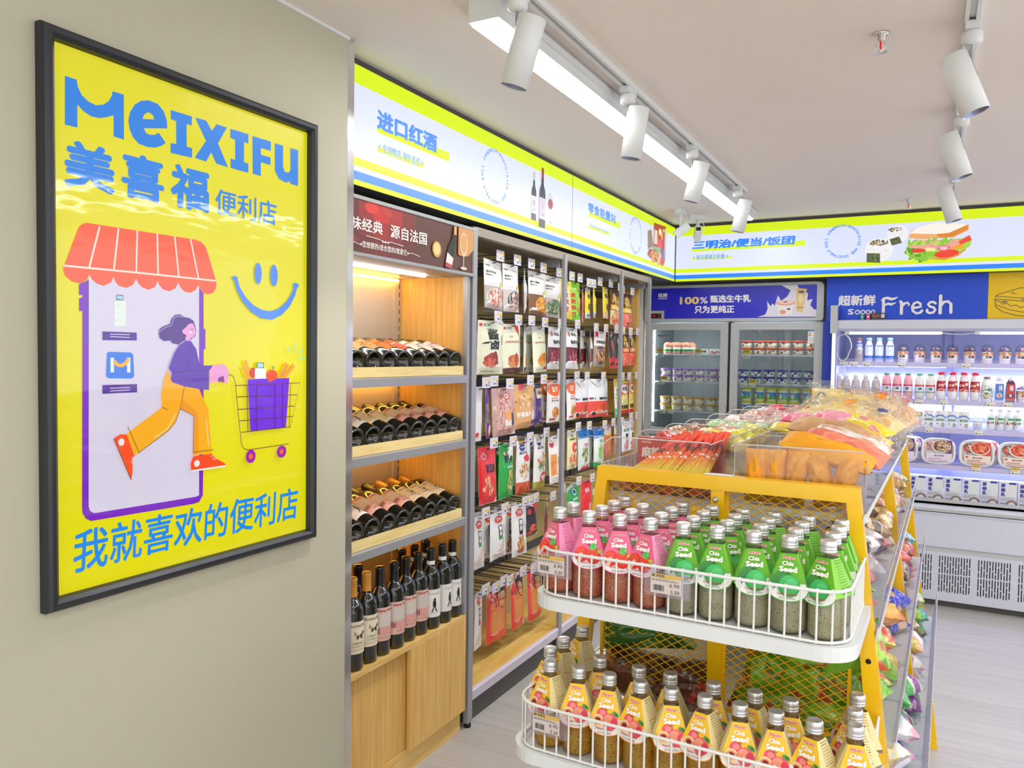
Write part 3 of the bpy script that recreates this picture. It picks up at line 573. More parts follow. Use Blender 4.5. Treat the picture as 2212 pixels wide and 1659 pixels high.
a.poly([(2.41, 1.811), (2.452, 1.811), (2.474, 1.885), (2.478, 1.905), (2.486, 1.972), (2.468, 1.972), (2.456, 1.918), (2.438, 1.90), (2.43, 1.885)], '1C2A26'); a.poly([(2.412, 1.822), (2.455, 1.818), (2.466, 1.852), (2.425, 1.87)], 'E4DCD4'); a.poly([(2.412, 1.818), (2.453, 1.812), (2.458, 1.826), (2.414, 1.834)], 'B84858'); a.rect(2.469, 1.94, 2.486, 1.972, 'E0A860')
a.ell(2.537, 1.912, .028, .045, 'E2C4A0', 20); a.ell(2.537, 1.915, .022, .036, 'D09A64', 20); a.rect(2.534, 1.822, 2.539, 1.872, 'CFC6BC'); a.ell(2.537, 1.822, .024, .006, 'CFC6BC')
rel(mb.build('header_banner', 'print'), t)
rel(MB().box(-1.90, -1.592, 1.842, 2.60, 1.799, 1.803).box(-1.93, -1.70, 1.842, 2.60, 1.803, 1.98).build('canopy', 'white'), t)
rel(MB().box(-1.735, -1.722, 1.85, 2.50, 1.790, 1.7985).build('led_strip', 'led'), t)
rel(MB().box(-1.915, -1.908, 1.85, 2.58, 1.785, 1.793).build('warm_led_strip', 'warm'), t)
TR = R(14)
for k, zs in enumerate((1.417, 1.166, .8615)):
    mb = MB().prism([(-1.93, -.022), (-1.60, -.022), (-1.592, -.031), (-1.586, -.031), (-1.584, -.004), (-1.594, 0), (-1.93, 0)], lambda u, v, d: (u, d, zs + v), 1.852, 2.592)
    sh = rel(mb.build('shelf', 'grey'), t)
    s2 = MB().box(-1.9, -1.892, 1.86, 2.58, zs - .03, zs - .023).build('warm_led_strip', 'warm'); s2.parent = sh
    mb = MB().box(-1.606, -1.596, 1.868, 2.578, zs + .001, zs + .034)
    sec = [(-1.60, zs + .001), (-1.60, zs + .03), (-1.905, zs + .034 + .305 * math.tan(TR)), (-1.905, zs + .001)]
    for y0 in (1.868, 2.566): mb.prism(sec, lambda u, v, d: (u, d, v), y0, y0 + .012)
    mb.box(-1.915, -1.905, 1.868, 2.578, zs + .001, zs + .040 + .305 * math.tan(TR))
    mb.prism([(-1.606, zs + .003), (-1.606, zs + .008), (-1.905, zs + .008 + .299 * math.tan(TR)), (-1.905, zs + .003)], lambda u, v, d: (u, d, v), 1.88, 2.566)
    rel(mb.build('bottle_tray', 'lightoak'), t)
rel(MB().box(-1.93, -1.588, 1.852, 2.606, .454, .4705).build('bench_top', 'oakh'), t)
rel(MB().box(-1.63, -1.613, 1.842, 2.25, .088, .4535).build('door', 'oak'), t); rel(MB().box(-1.604, -1.5865, 2.235, 2.604, .088, .4535).build('door', 'oak'), t)
rel(MB().box(-1.93, -1.6075, 1.842, 2.60, 0, .086).build('kickboard', 'oakh'), t)
rel(MB().box(-1.610, -1.588, 2.628, 2.662, .02, 1.995).build('upright_post', 'grey'), t); rel(MB().lathe([(0, 0), (.014, 0), (.014, .02), (0, .02)], 12, cx=-1.600, cy=2.645).build('foot', 'rubber'), t)

# ---------------------------------------------------------------- wine bottles
def wine(kind):
    cap = {'butter': 'D99A3C', 'pink': '1A1A1C', 'walk': '1C1E22', 'gold': '9A7A34', 'tan': '8A2A20', 'orange': 'C23A22', 'redb': '9A2018', 'white': '2A2A20', 'wred': '7A6A20'}[kind]
    cat = {'butter': 'a cream butterfly label', 'pink': 'a pink and red label', 'walk': 'a white label of a walking man', 'gold': 'a gold label', 'tan': 'a tan label', 'orange': 'an orange label', 'redb': 'a red label', 'white': 'a plain white label', 'wred': 'a white label with red marks'}[kind]
    t = thing('wine_bottle', cat, 'wine bottle')
    MB().lathe([(0, .022), (.016, .018), (.026, .006), (.031, 0), (.035, .001), (.0372, .006), (.0372, .188), (.0355, .2), (.029, .214), (.019, .228), (.0150, .238), (.0146, .2945), (0, .2945)], 24).build('glass_body', 'bwine', t)
    mb = MB().lathe([(.0156, .232), (.0156, .286), (.0163, .287), (.0163, .292), (.0155, .2975), (.012, .299), (0, .299)], 18, cap)
    if kind == 'walk': mb.lathe([(.0160, .238), (.0160, .252)], 18, 'E6EEF0')
    mb.build('capsule', 'print', t)
    r = .0377; mb = MB(); a = Art(mb, lambda u, v, w: ((r + w) * math.cos(u / r), (r + w) * math.sin(u / r), v))
    rn = random.Random(kind); W = .047
    def R_(u0, v0, u1, v1, c): a.rect(u0, v0, u1, v1, c, max(1, int(abs(u1 - u0) / .006)), 1)
    if kind == 'butter':
        R_(-W, .058, W, .163, 'EFE6CC'); a.text('Butterfly', -.030, .142, .030, .155, '7A6A50', .02, .2)
        for s in (-1, 1): a.poly([(.006, .118), (.006 + s * .017, .131), (.006 + s * .019, .121), (.006 + s * .010, .114), (.006 + s * .013, .104), (.006 + s * .004, .108)], '3A2A18'); a.poly([(.006 + s * .006, .119), (.006 + s * .013, .126), (.006 + s * .013, .120)], '9A7A3A')
        a.text('CABERNET', -.02, .090, .02, .096, '5A4A38'); a.text('SAUVIGNON', -.02, .080, .02, .085, '8A7A68'); R_(-.03, .070, .03, .0715, 'B8A880')
    elif kind == 'pink':
        R_(-W, .052, W, .166, 'EFC0B4'); a.text('Gipsy Rose', -.030, .150, .034, .160, '6A2A28', .03); R_(-W, .100, W, .145, 'D8CFC8')
        a.poly([(-W, .145), (-W, .108), (-.028, .128), (.002, .143), (.006, .145)], 'D03A34'); R_(-W, .075, W, .100, 'E6A8A0'); a.poly([(-.022, .100), (.040, .100), (.040, .082), (.020, .074), (-.004, .073), (-.020, .085)], 'CC3A4A')
        for k in range(7): a.rect(-.044 + k * .0035, .078, -.0425 + k * .0035, .097 - .002 * (k % 3), '4A2A28')
        a.text('LE ROSE', -.018, .062, .018, .068, '7A4A44')
    elif kind == 'walk':
        R_(-W, .046, W, .150, 'F1EFEC'); a.text('TWAIN', -.024, .130, .026, .137, '8A8884')
        a.ell(.002, .113, .0045, .005, '1C1C1C', 12); a.poly([(-.004, .109), (.006, .109), (.008, .092), (.006, .085), (-.004, .085), (-.006, .095)], '1C1C1C'); a.stroke([(.0, .088), (-.006, .072), (-.009, .066)], .004, '1C1C1C'); a.stroke([(.003, .088), (.007, .074), (.011, .067)], .004, '1C1C1C'); R_(-.016, .063, .018, .0637, '6A6866'); a.text('WINE', .024, .100, .034, .104, '8A8884')
    else:
        bg, fg = {'gold': ('D8BC86', '7A5A20'), 'tan': ('C49A66', '6A4018'), 'orange': ('E8762A', '7A2A10'), 'redb': ('CC4A30', 'F0D0C0'), 'white': ('DEDCD6', '6A6A66'), 'wred': ('E4E0DC', 'B02A34')}[kind]
        R_(-W, .055, W, .160, bg); a.text({'gold': 'RAYANADI', 'tan': 'CASA', 'orange': 'NADO', 'redb': 'ROSSO', 'white': 'MERLOT', 'wred': 'CHATEAU'}[kind], -.026, .118, .030, .134, fg, .03); R_(-.03, .105, .03, .107, fg); a.text('VINO TINTO', -.02, .085, .02, .092, fg); a.blob(0, .07, .014, .007, fg, rn)
    mb.build('label', 'matte', t); return t
WB = {k: wine(k) for k in ('butter', 'pink', 'walk', 'gold', 'tan', 'orange', 'redb', 'white', 'wred')}; _used = {}
def put_wine(kind, label, loc, rot, group):
    if kind not in _used: _used[kind] = 1; o = WB[kind]; o.location = loc; o.rotation_euler = rot; o['group'] = group; o['label'] = label; return o
    return dup(WB[kind], label, loc, rot, group)
rn = random.Random(11); KD = {'butter': 'cream butterfly label', 'pink': 'pink and red label', 'walk': 'white walking man label', 'gold': 'gold label', 'tan': 'tan label', 'orange': 'orange label', 'redb': 'red label', 'white': 'plain white label', 'wred': 'white and red label'}
fy = [1.895, 1.970, 2.046, 2.121, 2.197, 2.272, 2.348, 2.423, 2.499, 2.573]
for i, (y, k) in enumerate(zip(fy, ['butter'] * 3 + ['pink'] * 4 + ['walk'] * 3)):
    put_wine(k, 'standing wine bottle, %s, front bench row, %s from the cream wall' % (KD[k], nth(i + 1)), (-1.636 + rn.uniform(-.004, .004), y, .4706), (0, 0, rn.uniform(-.25, .25) - .35), 'wine bottles standing on the oak bench')
for i, (x, y, k) in enumerate(((-1.716, 2.01, 'butter'), (-1.716, 2.10, 'pink'), (-1.716, 2.353, 'pink'), (-1.716, 2.433, 'walk'), (-1.716, 2.511, 'walk'), (-1.765, 2.571, 'pink'))):
    put_wine(k, 'standing wine bottle half hidden behind the front bench row, %s from the cream wall' % nth(i + 1), (x, y, .4706), (0, 0, rn.uniform(-.3, .3) - .3), 'wine bottles standing on the oak bench')
for zs, nm, row in ((1.417, 'top', 'gold gold tan orange redb white white wred'), (1.166, 'middle', 'walk walk butter butter pink pink pink pink'), (.8615, 'lower', 'walk walk pink pink pink butter butter butter')):
    for i, k in enumerate(row.split()):
        y = 1.965 + i * .0835 + rn.uniform(-.003, .003)
        put_wine(k, 'wine bottle on the %s slanted shelf, %s, %s from the cream wall' % (nm, KD[k], nth(i + 1)), (-1.614, y, zs + .0525 + rn.uniform(-.0005, .001)), (R(-9) + rn.uniform(-.03, .03), -(PI / 2 - TR), 0), 'wine bottles on the slanted shelves')
# ---------------------------------------------------------------- pouch racks
POUCH = [('r1a',2.950,0.190,1.901,1.692), ('r1b',3.113,0.161,1.902,1.690), ('r1c',3.258,0.108,1.901,1.692), ('r1d',3.400,0.170,1.897,1.690), ('r1e',3.579,0.178,1.893,1.688), ('r1f',3.735,0.135,1.889,1.688),
('r2a',2.965,0.200,1.644,1.410), ('r2b',3.139,0.150,1.636,1.410), ('r2c',3.269,0.095,1.639,1.412), ('r2d',3.431,0.178,1.637,1.414), ('r2e',3.607,0.165,1.639,1.426),
('r3z',2.845,0.060,1.360,1.127), ('r3a',2.922,0.075,1.364,1.133), ('r3b',3.063,0.185,1.349,1.134), ('r3c',3.256,0.200,1.361,1.153), ('r3d',3.420,0.100,1.361,1.162), ('r3e',3.622,0.140,1.370,1.153),
('r4a',2.924,0.131,1.098,0.849), ('r4b',3.123,0.155,1.087,0.842), ('r4c',3.304,0.134,1.089,0.837), ('r4d',3.480,0.160,1.099,0.836), ('r4e',3.624,0.113,1.083,0.841),
('r5a',2.891,0.095,0.798,0.567), ('r5b',3.025,0.155,0.796,0.586), ('r5c',3.225,0.129,0.797,0.556), ('r5d',3.375,0.150,0.786,0.615), ('r5e',3.569,0.080,0.766,0.546),
('r6a',2.880,0.075,0.472,0.221), ('r6b',3.053,0.181,0.464,0.205), ('r6c',3.225,0.142,0.470,0.212), ('r6d',3.420,0.150,0.446,0.198), ('r6e',3.576,0.124,0.441,0.219),
('s1a',3.865,0.130,1.892,1.684), ('s1b',3.966,0.070,1.874,1.679), ('s1c',4.050,0.090,1.876,1.705), ('s1d',4.145,0.095,1.895,1.712), ('s1e',4.294,0.102,1.897,1.715), ('s1f',4.415,0.107,1.886,1.682), ('s1g',4.519,0.079,1.881,1.683), ('s1h',4.700,0.160,1.884,1.673),
('s2a',3.835,0.166,1.644,1.425), ('s2b',4.089,0.151,1.637,1.424), ('s2c',4.254,0.150,1.638,1.436), ('s2d',4.389,0.095,1.637,1.422), ('s2e',4.506,0.100,1.632,1.421), ('s2f',4.660,0.121,1.631,1.434), ('s2g',4.784,0.110,1.635,1.436),
('s3a',3.800,0.136,1.371,1.156), ('s3b',3.963,0.190,1.366,1.153), ('s3c',4.226,0.290,1.362,1.143), ('s3d',4.493,0.138,1.357,1.122), ('s3e',4.653,0.134,1.355,1.132), ('s3f',4.787,0.087,1.355,1.132),
('s4a',3.826,0.139,1.100,0.890), ('s4b',3.993,0.140,1.094,0.866), ('s4c',4.227,0.149,1.083,0.856), ('s4d',4.398,0.114,1.081,0.896), ('s4e',4.506,0.079,1.079,0.895), ('s4f',4.656,0.122,1.102,0.897), ('s4g',4.783,0.105,1.100,0.895),
('s5a',3.878,0.180,0.802,0.593), ('s5b',4.093,0.152,0.789,0.564)]
FOODR = 'D8442E F08A60 E86848 B83420 F4B090'; FOODO = 'E8922E F2B04A C86A20 F8CC70 A85418'; FOODG = '4E7A3A 88A858 2E4E28 A8BC78'; MEAT = '9A2A34 C84A50 6A1A28 E08088 7A2430'; DARK = '5A4030 8A6A50 3A2A20 A88868'
def white_photo(ttl, bg, plate, food, cols, pu=.55, pr=.34):
    return [('r', 0, 0, 1, 1, 'F1F0EE'), ('r', 0, 0, 1, .46, bg), ('e', pu, .22, pr + .06, .21, plate, 20), ('x', pu, .22, pr, .17, cols, 46, .05), ('r', .08, .5, .6, .508, 'C8C6C4'),
            ('t', '小食候', .06, .86, .3, .90, '3A3A3C', .03), ('t', '小零食时刻', .55, .85, .92, .885, '8A8A8C', 0), ('t', ttl, .06, .72, .52, .77, '34343A', .03), ('t', 'SNACK', .06, .66, .36, .695, '2A2A2E', .03), ('p', [(.66, .5), (.78, .6), (.9, .5), (.9, .44), (.66, .44)], 'E8DC30'), ('e', .78, .45, .1, .045, 'EEF0EE', 12)]
def cream_meat(big, tri, cols, col2, pu=.5):
    o = [('r', 0, 0, 1, 1, 'ECEFD4'), ('r', .05, .89, .17, .945, 'D8362C'), ('t', '无穷', .2, .89, .5, .945, '2A2A22', .03)]
    if tri: o += [('p', [(.62, .97), (.86, .97), (.99, .72), (.88, .76)], 'D8342C')]
    if big: o += [('t', '酱', .32, .64, .75, .86, '1E2A1A', .05), ('t', '卤', .4, .46, .75, .64, '1E2A1A', .05), ('p', [(.1, .56), (.2, .6), (.5, .62), (.3, .57)], '1E2A1A'), ('t', '卤香', .86, .55, .93, .74, '5A5A48', .01)]
    else: o += [('t', '卤香鸡肉食品', .1, .62, .9, .67, 'C8703A', .01), ('e', .4, .75, .09, .04, 'E8D8C0', 14), ('t', '20周', .3, .73, .5, .765, 'B8703A', .01)]
    o += [('b', pu, .26, .34, .15, cols[0]), ('b', pu - .1, .22, .24, .10, cols[1]), ('b', pu + .14, .3, .14, .14, cols[2]), ('x', pu, .25, .25, .09, ' '.join(cols), 14, .06), ('t', '净含量 48克', .1, .05, .55, .075, col2, 0)]
    return o
def beef(nm, red=None):
    o = [('r', 0, 0, 1, 1, 'F3F3F2'), ('r', 0, .13, 1, .52, '6A2A30'), ('x', .5, .32, .46, .17, MEAT, 44, .07), ('b', .26, .84, .09, .08, 'C8762A'), ('t', '良品', .45, .8, .85, .88, '2A3030', .03), ('t', nm, .25, .6, .85, .70, '2E3A44', .035), ('r', .2, .57, .8, .575, '9AA0A4')]
    if red: o += [('p', [(.08, 1), (.3, 1), (.3, .84), (.19, .86), (.08, .84)], 'CC2030')]
    return o
def veg(bg, band, logo, ttl, cols, tail): # tall spicy strips pouch
    return [('r', 0, 0, 1, 1, bg), ('e', .3, .82, .12, .05, logo, 14)] + ([('r', 0, 0, 1, .62, band), ('p', [(0, .62), (.2, .66), (.5, .58), (.8, .68), (1, .62), (1, .5), (0, .5)], band)] if band else []) + [('t', ttl, .22, .62, .86, .76, '20242A' if bg != 'E8352C' else 'F6EEE8', .045), ('x', .55, .3, .26, .2, cols, 40, .055)] + tail
DS = {
 'r1a': ('white snack pouch with a bowl of red shredded food', white_photo('香辣笋丝', 'B9AFA8', 'E4DAD2', 0, FOODR, .5, .4)),
 'r1b': ('white snack pouch with a dark blue plate of prawns', white_photo('香辣虾仁', 'CFC6C0', '34405C', 0, 'F2A878 F8D0B8 E8683A FFFFFF', .55)),
 'r1c': ('narrow white snack pouch with a green plate', white_photo('藕片', 'D8CCC4', '5A6A5A', 0, FOODO, .7)),
 'r1d': ('white snack pouch with golden noodles on wood', white_photo('魔芋面筋', '7A5636', 'E8A83A', 0, FOODO, .66)),
 'r1e': ('white snack pouch with green seaweed', white_photo('海带结', 'CDBFB8', '5A6E50', 0, FOODG, .5, .4)),
 'r1f': ('yellow chicken feet pouch with red lettering', [('r', 0, 0, 1, 1, 'F2DC3A'), ('r', .05, .12, .6, .92, 'F4F0E8'), ('t', '虎', .12, .72, .55, .88, 'CC2A24', .04), ('t', '皮', .12, .53, .55, .69, 'CC2A24', .04), ('t', '凤', .12, .34, .55, .5, 'CC2A24', .04), ('t', '爪', .12, .15, .55, .31, 'CC2A24', .04)]),
 'r2a': ('large cream meat pouch with big brush characters', cream_meat(1, 0, ['A83A1E', 'D86A3A', '8A2A18'], '7A6A50', .45)),
 'r2b': ('cream chicken pouch with a red corner flash and roast leg', [*cream_meat(0, 1, ['C86A30', 'E08A4A', 'A84A20'], 'F0E8D0'), ('r', 0, 0, 1, .12, '5A2A24')]),
 'r2c': ('narrow cream chicken pouch with a red corner flash', [*cream_meat(0, 1, ['E09A4A', 'C87A30', 'F0B868'], 'F0E8D0'), ('r', 0, 0, 1, .12, '5A2A24')]),
 'r2d': ('cream pouch with golden chicken wings', [*cream_meat(0, 0, ['E8962A', 'F0B048', 'C87020'], '8A7A60'), ('r', .62, .05, .97, .11, 'B83A2A')]),
 'r2e': ('white beef pouch with purple meat window', beef('香卤牛肉')),
 'r3z': ('white pouch half hidden by the grey post', [('r', 0, 0, 1, 1, 'F0EEF0'), ('e', .3, .12, .2, .05, 'D84048', 12)]),
 'r3a': ('narrow purple and red squid pouch with clear window', [('r', 0, 0, 1, 1, '5A2AA8'), ('p', [(0, 1), (.5, 1), (.3, .7), (0, .6)], 'E83048'), ('r', .08, .3, .85, .66, 'A8986A'), ('x', .45, .48, .3, .15, DARK, 24, .1), ('r', .1, .02, 1, .25, 'D82A38'), ('e', .5, .16, .3, .1, 'F0D8D0', 14)]),
 'r3b': ('clear pouch of pink shredded squid with round red logo', [('r', 0, 0, 1, 1, 'CFA6A0'), ('x', .5, .5, .48, .48, 'E8B8A8 C07868 F0D0C0 A86058 D89888', 90, .05), ('e', .6, .82, .15, .075, 'C82A34', 18), ('e', .6, .82, .12, .055, 'F4E8E0', 18), ('t', '劲仔', .52, .79, .68, .845, 'C82A34', .03), ('r', .42, .2, .85, .34, 'E8E4DC'), ('b', .58, .42, .2, .14, 'F0A04A'), ('r', .72, .2, .86, .46, '4A4A52')]),
 'r3c': ('tan and red pouch of hand torn fish strips', [('r', 0, 0, 1, 1, 'D8A66A'), ('x', .5, .62, .45, .14, 'F0D0A0 C88A50 E8B880 A86A3A', 40, .06), ('p', [(0, .36), (.75, .44), (.85, 0), (0, 0)], 'E84A48'), ('r', .25, .86, .5, 1, 'E04848'), ('t', '手撕鱼片', .1, .26, .72, .38, 'FBEFE4', .04), ('r', .2, .1, .5, .115, 'F0D8C8'), ('p', [(.75, .5), (1, .55), (1, 0), (.8, 0)], '6A3AA8'), ('b', .84, .24, .1, .17, 'F4F2F0'), ('e', .84, .12, .07, .05, '3A3A44', 12)]),
 'r3d': ('narrow dark purple fish pouch', [('r', 0, 0, 1, 1, '4A2A78'), ('r', 0, .62, 1, 1, '4A4654'), ('r', .3, .62, .95, .88, 'E0D2B0'), ('t', '小黄鱼', .34, .7, .9, .8, '2A2030', .04), ('p', [(.3, .2), (.95, .34), (.9, .5), (.3, .42)], 'D8CCC0'), ('b', .6, .36, .24, .07, '8A7A5A'), ('t', 'HONGXIANG', .04, .12, .16, .8, 'D8C8E8', .02), ('r', .6, .06, .9, .09, 'C8B8D8')]),
 'r3e': ('white pouch with an orange crown top of dried beancurd', [('r', 0, 0, 1, 1, 'F4F2F0'), ('r', 0, .78, 1, 1, 'F26A1E'), ('e', .5, .78, .48, .16, 'F26A1E', 22), ('t', '豆干', .3, .72, .75, .85, 'FBF4EC', .05), ('t', '风味豆腐', .2, .56, .6, .6, 'E86A3A', .02), ('t', '素食豆制品', .2, .5, .75, .54, '4A4A4A', .02), ('b', .55, .24, .28, .14, 'D88A48'), ('x', .55, .24, .26, .12, FOODO, 20, .06), ('r', .15, .06, .55, .1, 'D8342C'), ('p', [(.6, .0), (1, .0), (1, .14)], 'B8B048')]),
 'r4a': ('red beancurd skin pouch with a white window', [('r', 0, 0, 1, 1, 'E82E34'), ('p', [(.25, .72), (.9, .76), (.9, .2), (.3, .2)], 'F2F0EE'), ('e', .3, .84, .13, .06, 'F4E4DC', 14), ('e', .3, .84, .1, .045, 'D83038', 14), ('t', '软豆皮', .32, .54, .86, .7, '26262A', .045), ('p', [(.1, .12), (.35, .1), (.9, .42), (.75, .5)], 'F2A070'), ('p', [(.22, .44), (.5, .5), (.52, .34), (.3, .34)], 'F0B088'), ('x', .45, .26, .28, .1, 'F4B890 E08A5A', 14, .07)]),
 'r4b': ('green konjac pouch with a white top', [('r', 0, 0, 1, 1, '14A83A'), ('p', [(0, 1), (1, 1), (1, .66), (.7, .62), (.5, .68), (.25, .6), (0, .66)], 'F4F6F4'), ('e', .35, .84, .1, .05, 'D8484A', 14), ('e', .35, .84, .075, .035, 'F8E8E4', 14), ('t', '魔芋爽', .28, .66, .85, .8, '1C221E', .045), ('t', '酸辣味', .4, .56, .78, .61, 'E8F8E8', .02), ('x', .58, .3, .17, .22, 'F0D090 E8C070 D8A850 F8E4B0', 40, .05), ('r', .5, .06, .85, .07, 'C8F0C8')]),
 'r4c': ('white pouch of orange shreds with a red lip mark', [('r', 0, 0, 1, 1, 'F2F2F2'), ('r', .15, .86, .6, 1, 'C8A84A'), ('e', .38, .87, .2, .07, '3A4AA8', 16), ('t', '真好吃', .15, .74, .7, .79, '4A4A50', .03), ('b', .62, .67, .24, .08, 'E0363A'), ('x', .5, .42, .3, .16, FOODO, 40, .04), ('r', 0, 0, 1, .22, 'D8502A'), ('x', .5, .1, .45, .08, 'E8883A F0B060 C83A20', 20, .06), ('p', [(.3, .16), (.75, .3), (.85, .24), (.4, .1)], 'F4F0EC')]),
 'r4d': ('white pouch of green and orange shreds, red lip mark', [('r', 0, 0, 1, 1, 'F3F3F1'), ('r', .2, .86, .6, 1, 'C8A84A'), ('e', .4, .87, .18, .07, '3A4AA8', 16), ('t', '真好吃', .2, .74, .75, .79, '4A4A50', .03), ('x', .5, .56, .32, .12, FOODO, 34, .04), ('x', .5, .42, .32, .08, '4A9A3A 78B850 2E7A2A', 30, .04), ('r', 0, 0, 1, .14, 'B8B030'), ('b', .6, .2, .32, .12, 'E0343A'), ('t', '麻辣', .42, .17, .8, .25, 'FBEAE4', .04)]),
 'r4e': ('white pouch with a yellow and blue panel', [('r', 0, 0, 1, 1, 'F2F0EC'), ('e', .25, .84, .18, .08, 'C83040', 14), ('r', .1, .12, .55, .62, 'F0A050'), ('x', .3, .4, .2, .22, 'E8802E F4A858', 20, .06), ('p', [(.5, .62), (1, .7), (1, .1), (.6, .1)], 'F2D23A'), ('r', .68, .35, .9, .55, 'D8B828'), ('p', [(.2, .08), (1, .22), (1, .1), (.2, .02)], '5AA8D0')]),
}
def latiao(ttl, tag_, shred):
    return [('r', 0, 0, 1, 1, 'F0F0F1'), ('e', .5, .84, .24, .075, 'E02E30', 18), ('e', .5, .815, .24, .06, 'F0A83A', 18), ('e', .5, .85, .23, .065, 'E02E30', 18), ('t', '卫龙', .36, .82, .64, .885, 'FBEFE8', .04), ('r', .38, .48, .62, .72, '1C1C20'), ('t', '辣', .41, .6, .59, .71, 'F4F4F4', .04), ('t', '条', .41, .49, .59, .6, 'F4F4F4', .04), ('r', .38, .42, .62, .48, tag_), ('t', '亲嘴烧', .7, .5, .77, .72, '9A9A9E', 0)] + \
        ([('s', [(.12, .12), (.4, .22), (.7, .44)], .014, 'D8803A'), ('s', [(.2, .1), (.48, .2), (.72, .4)], .014, 'E8964A'), ('s', [(.34, .1), (.55, .2), (.74, .36)], .012, 'C86A2E'), ('s', [(.5, .1), (.64, .22), (.72, .38)], .012, 'E89A50'), ('s', [(.82, .26), (.9, .34)], .006, 'B02A24')] if not shred else [('x', .5, .24, .22, .16, FOODO, 50, .045), ('b', .5, .1, .3, .05, 'C8502A')])
DS.update({
 'r5a': ('white spicy gluten pouch against the grey post', latiao('', '28A848', 0)), 'r5b': ('white spicy gluten pouch with green tag', latiao('', '28A848', 0)), 'r5c': ('narrow white spicy gluten pouch with orange shreds', latiao('', '1C1C20', 1)),
 'r5d': ('black and white shaped pouch with a red corner', [('r', 0, 0, 1, 1, '2E2226'), ('b', .5, .5, .5, .5, 'F2EEEE'), ('p', [(.6, 1), (1, .98), (1, .5), (.85, .6)], 'E0302C'), ('b', .4, .72, .16, .1, 'E03A34'), ('t', '霸道', .16, .42, .84, .62, '2A2226', .06), ('b', .56, .24, .3, .12, 'D8603A'), ('p', [(.7, .05), (1, .3), (1, .05)], '2A1A1C'), ('b', .3, .12, .2, .08, 'C8402A')]),
 'r5e': ('narrow red pouch with a green tip hanging alone', [('r', 0, 0, 1, 1, 'D8342A'), ('p', [(0, 1), (1, 1), (.8, .84), (.3, .84)], 'C8C060'), ('r', .3, .66, .95, .84, 'F0ECE8'), ('t', '辣', .42, .67, .85, .83, '2A2A2A', .04), ('r', .45, .2, .7, .6, 'F0B0A0'), ('r', 0, 0, .3, 1, '8A2018'), ('r', .4, .1, .9, .14, '78B048')]),
 'r6a': ('white spicy pouch at the bottom beside the grey post', latiao('', 'D83A30', 0)), })
def big_red(): return [('r', 0, 0, 1, 1, 'EE3A30'), ('r', .1, .1, .92, .7, 'E08E3E'), ('s', [(.36, .12), (.36, .6)], .004, 'C87028'), ('s', [(.63, .12), (.63, .6)], .004, 'C87028'), ('x', .3, .76, .26, .14, 'C8302A E86A50 9A2A20 F0A088', 30, .06), ('r', .38, .9, .7, 1, 'F2EAE4'), ('p', [(.42, .92), (.88, .96), (.86, .6), (.62, .56), (.42, .64)], '2E2A1C'), ('t', '大面筋', .46, .72, .84, .84, 'D8C88A', .05), ('r', .5, .65, .8, .68, 'C8B878'), ('e', .3, .17, .17, .035, 'F0907A', 14)]
for k, d in (('r6b', 'flat red spicy strip pouch on the lowest row, fully facing the aisle'), ('r6c', 'flat red spicy strip pouch overlapped by another on the lowest row'), ('r6d', 'flat red spicy strip pouch hanging apart on the lowest row')): DS[k] = (d, big_red())
DS['r6e'] = ('black pouch with coloured beads pattern on the lowest row', [('r', 0, 0, 1, 1, '3A3238'), ('r', 0, .75, 1, 1, 'E8E4E4'), ('x', .3, .4, .26, .38, 'E8C828 2858C8 D83030 F0E0A0', 50, .07), ('t', '串串', .4, .78, .95, .93, '2A2228', .05), ('x', .7, .7, .25, .1, 'D83A30 E8B030', 10, .06), ('x', .5, .08, .45, .06, 'C8782E F0B858', 16, .07)])
def tiger(bg): return [('r', 0, 0, 1, 1, bg), ('r', .08, .76, .9, .86, 'E03A30'), ('t', '小虎', .3, .775, .66, .845, 'F8ECE0', .03), ('p', [(.08, .74), (.5, .74), (.55, .06), (.08, .06)], 'EFF2DC'), ('t', '虎', .1, .58, .48, .71, 'CC2A30', .04), ('t', '皮', .1, .42, .48, .55, 'CC2A30', .04), ('t', '凤', .1, .25, .48, .38, 'CC2A30', .04), ('t', '爪', .1, .08, .48, .21, 'CC2A30', .04), ('b', .75, .5, .17, .2, 'E8A868'), ('e', .78, .52, .1, .08, 'F4D8B8', 12), ('x', .74, .3, .14, .12, 'D88A4A B86A30 E8C080', 12, .08)]
def yel(low): return [('r', 0, 0, 1, 1, 'F0DC2E'), ('b', .5, .72, .28, .1, '3A3A2A'), ('t', '香辣', .3, .66, .75, .76, '2A2A20', .04), ('b', .56, .36, .3, .13, 'A85A38'), ('x', .56, .36, .26, .1, DARK, 16, .07), ('r', 0, 0, 1, .18, low), ('t', '鸭舌', .25, .04, .8, .13, '3A5AA8' if low != 'F2C0A0' else 'F4F0E8', .03)]
def noodle(band, low): return [('r', 0, 0, 1, 1, '4A342A'), ('b', .45, .74, .3, .22, 'E8B83A'), ('x', .45, .74, .28, .2, 'F2C848 E8A830 C88020 F8DC78', 34, .06), ('r', .05, .44, .95, .58, band), ('t', '金针菇', .15, .46, .85, .55, 'F8F0D8', .03), ('r', 0, 0, 1, .42, low), ('x', .5, .2, .45, .2, 'F07848 D84830 F8B088 E86040', 44, .07)]
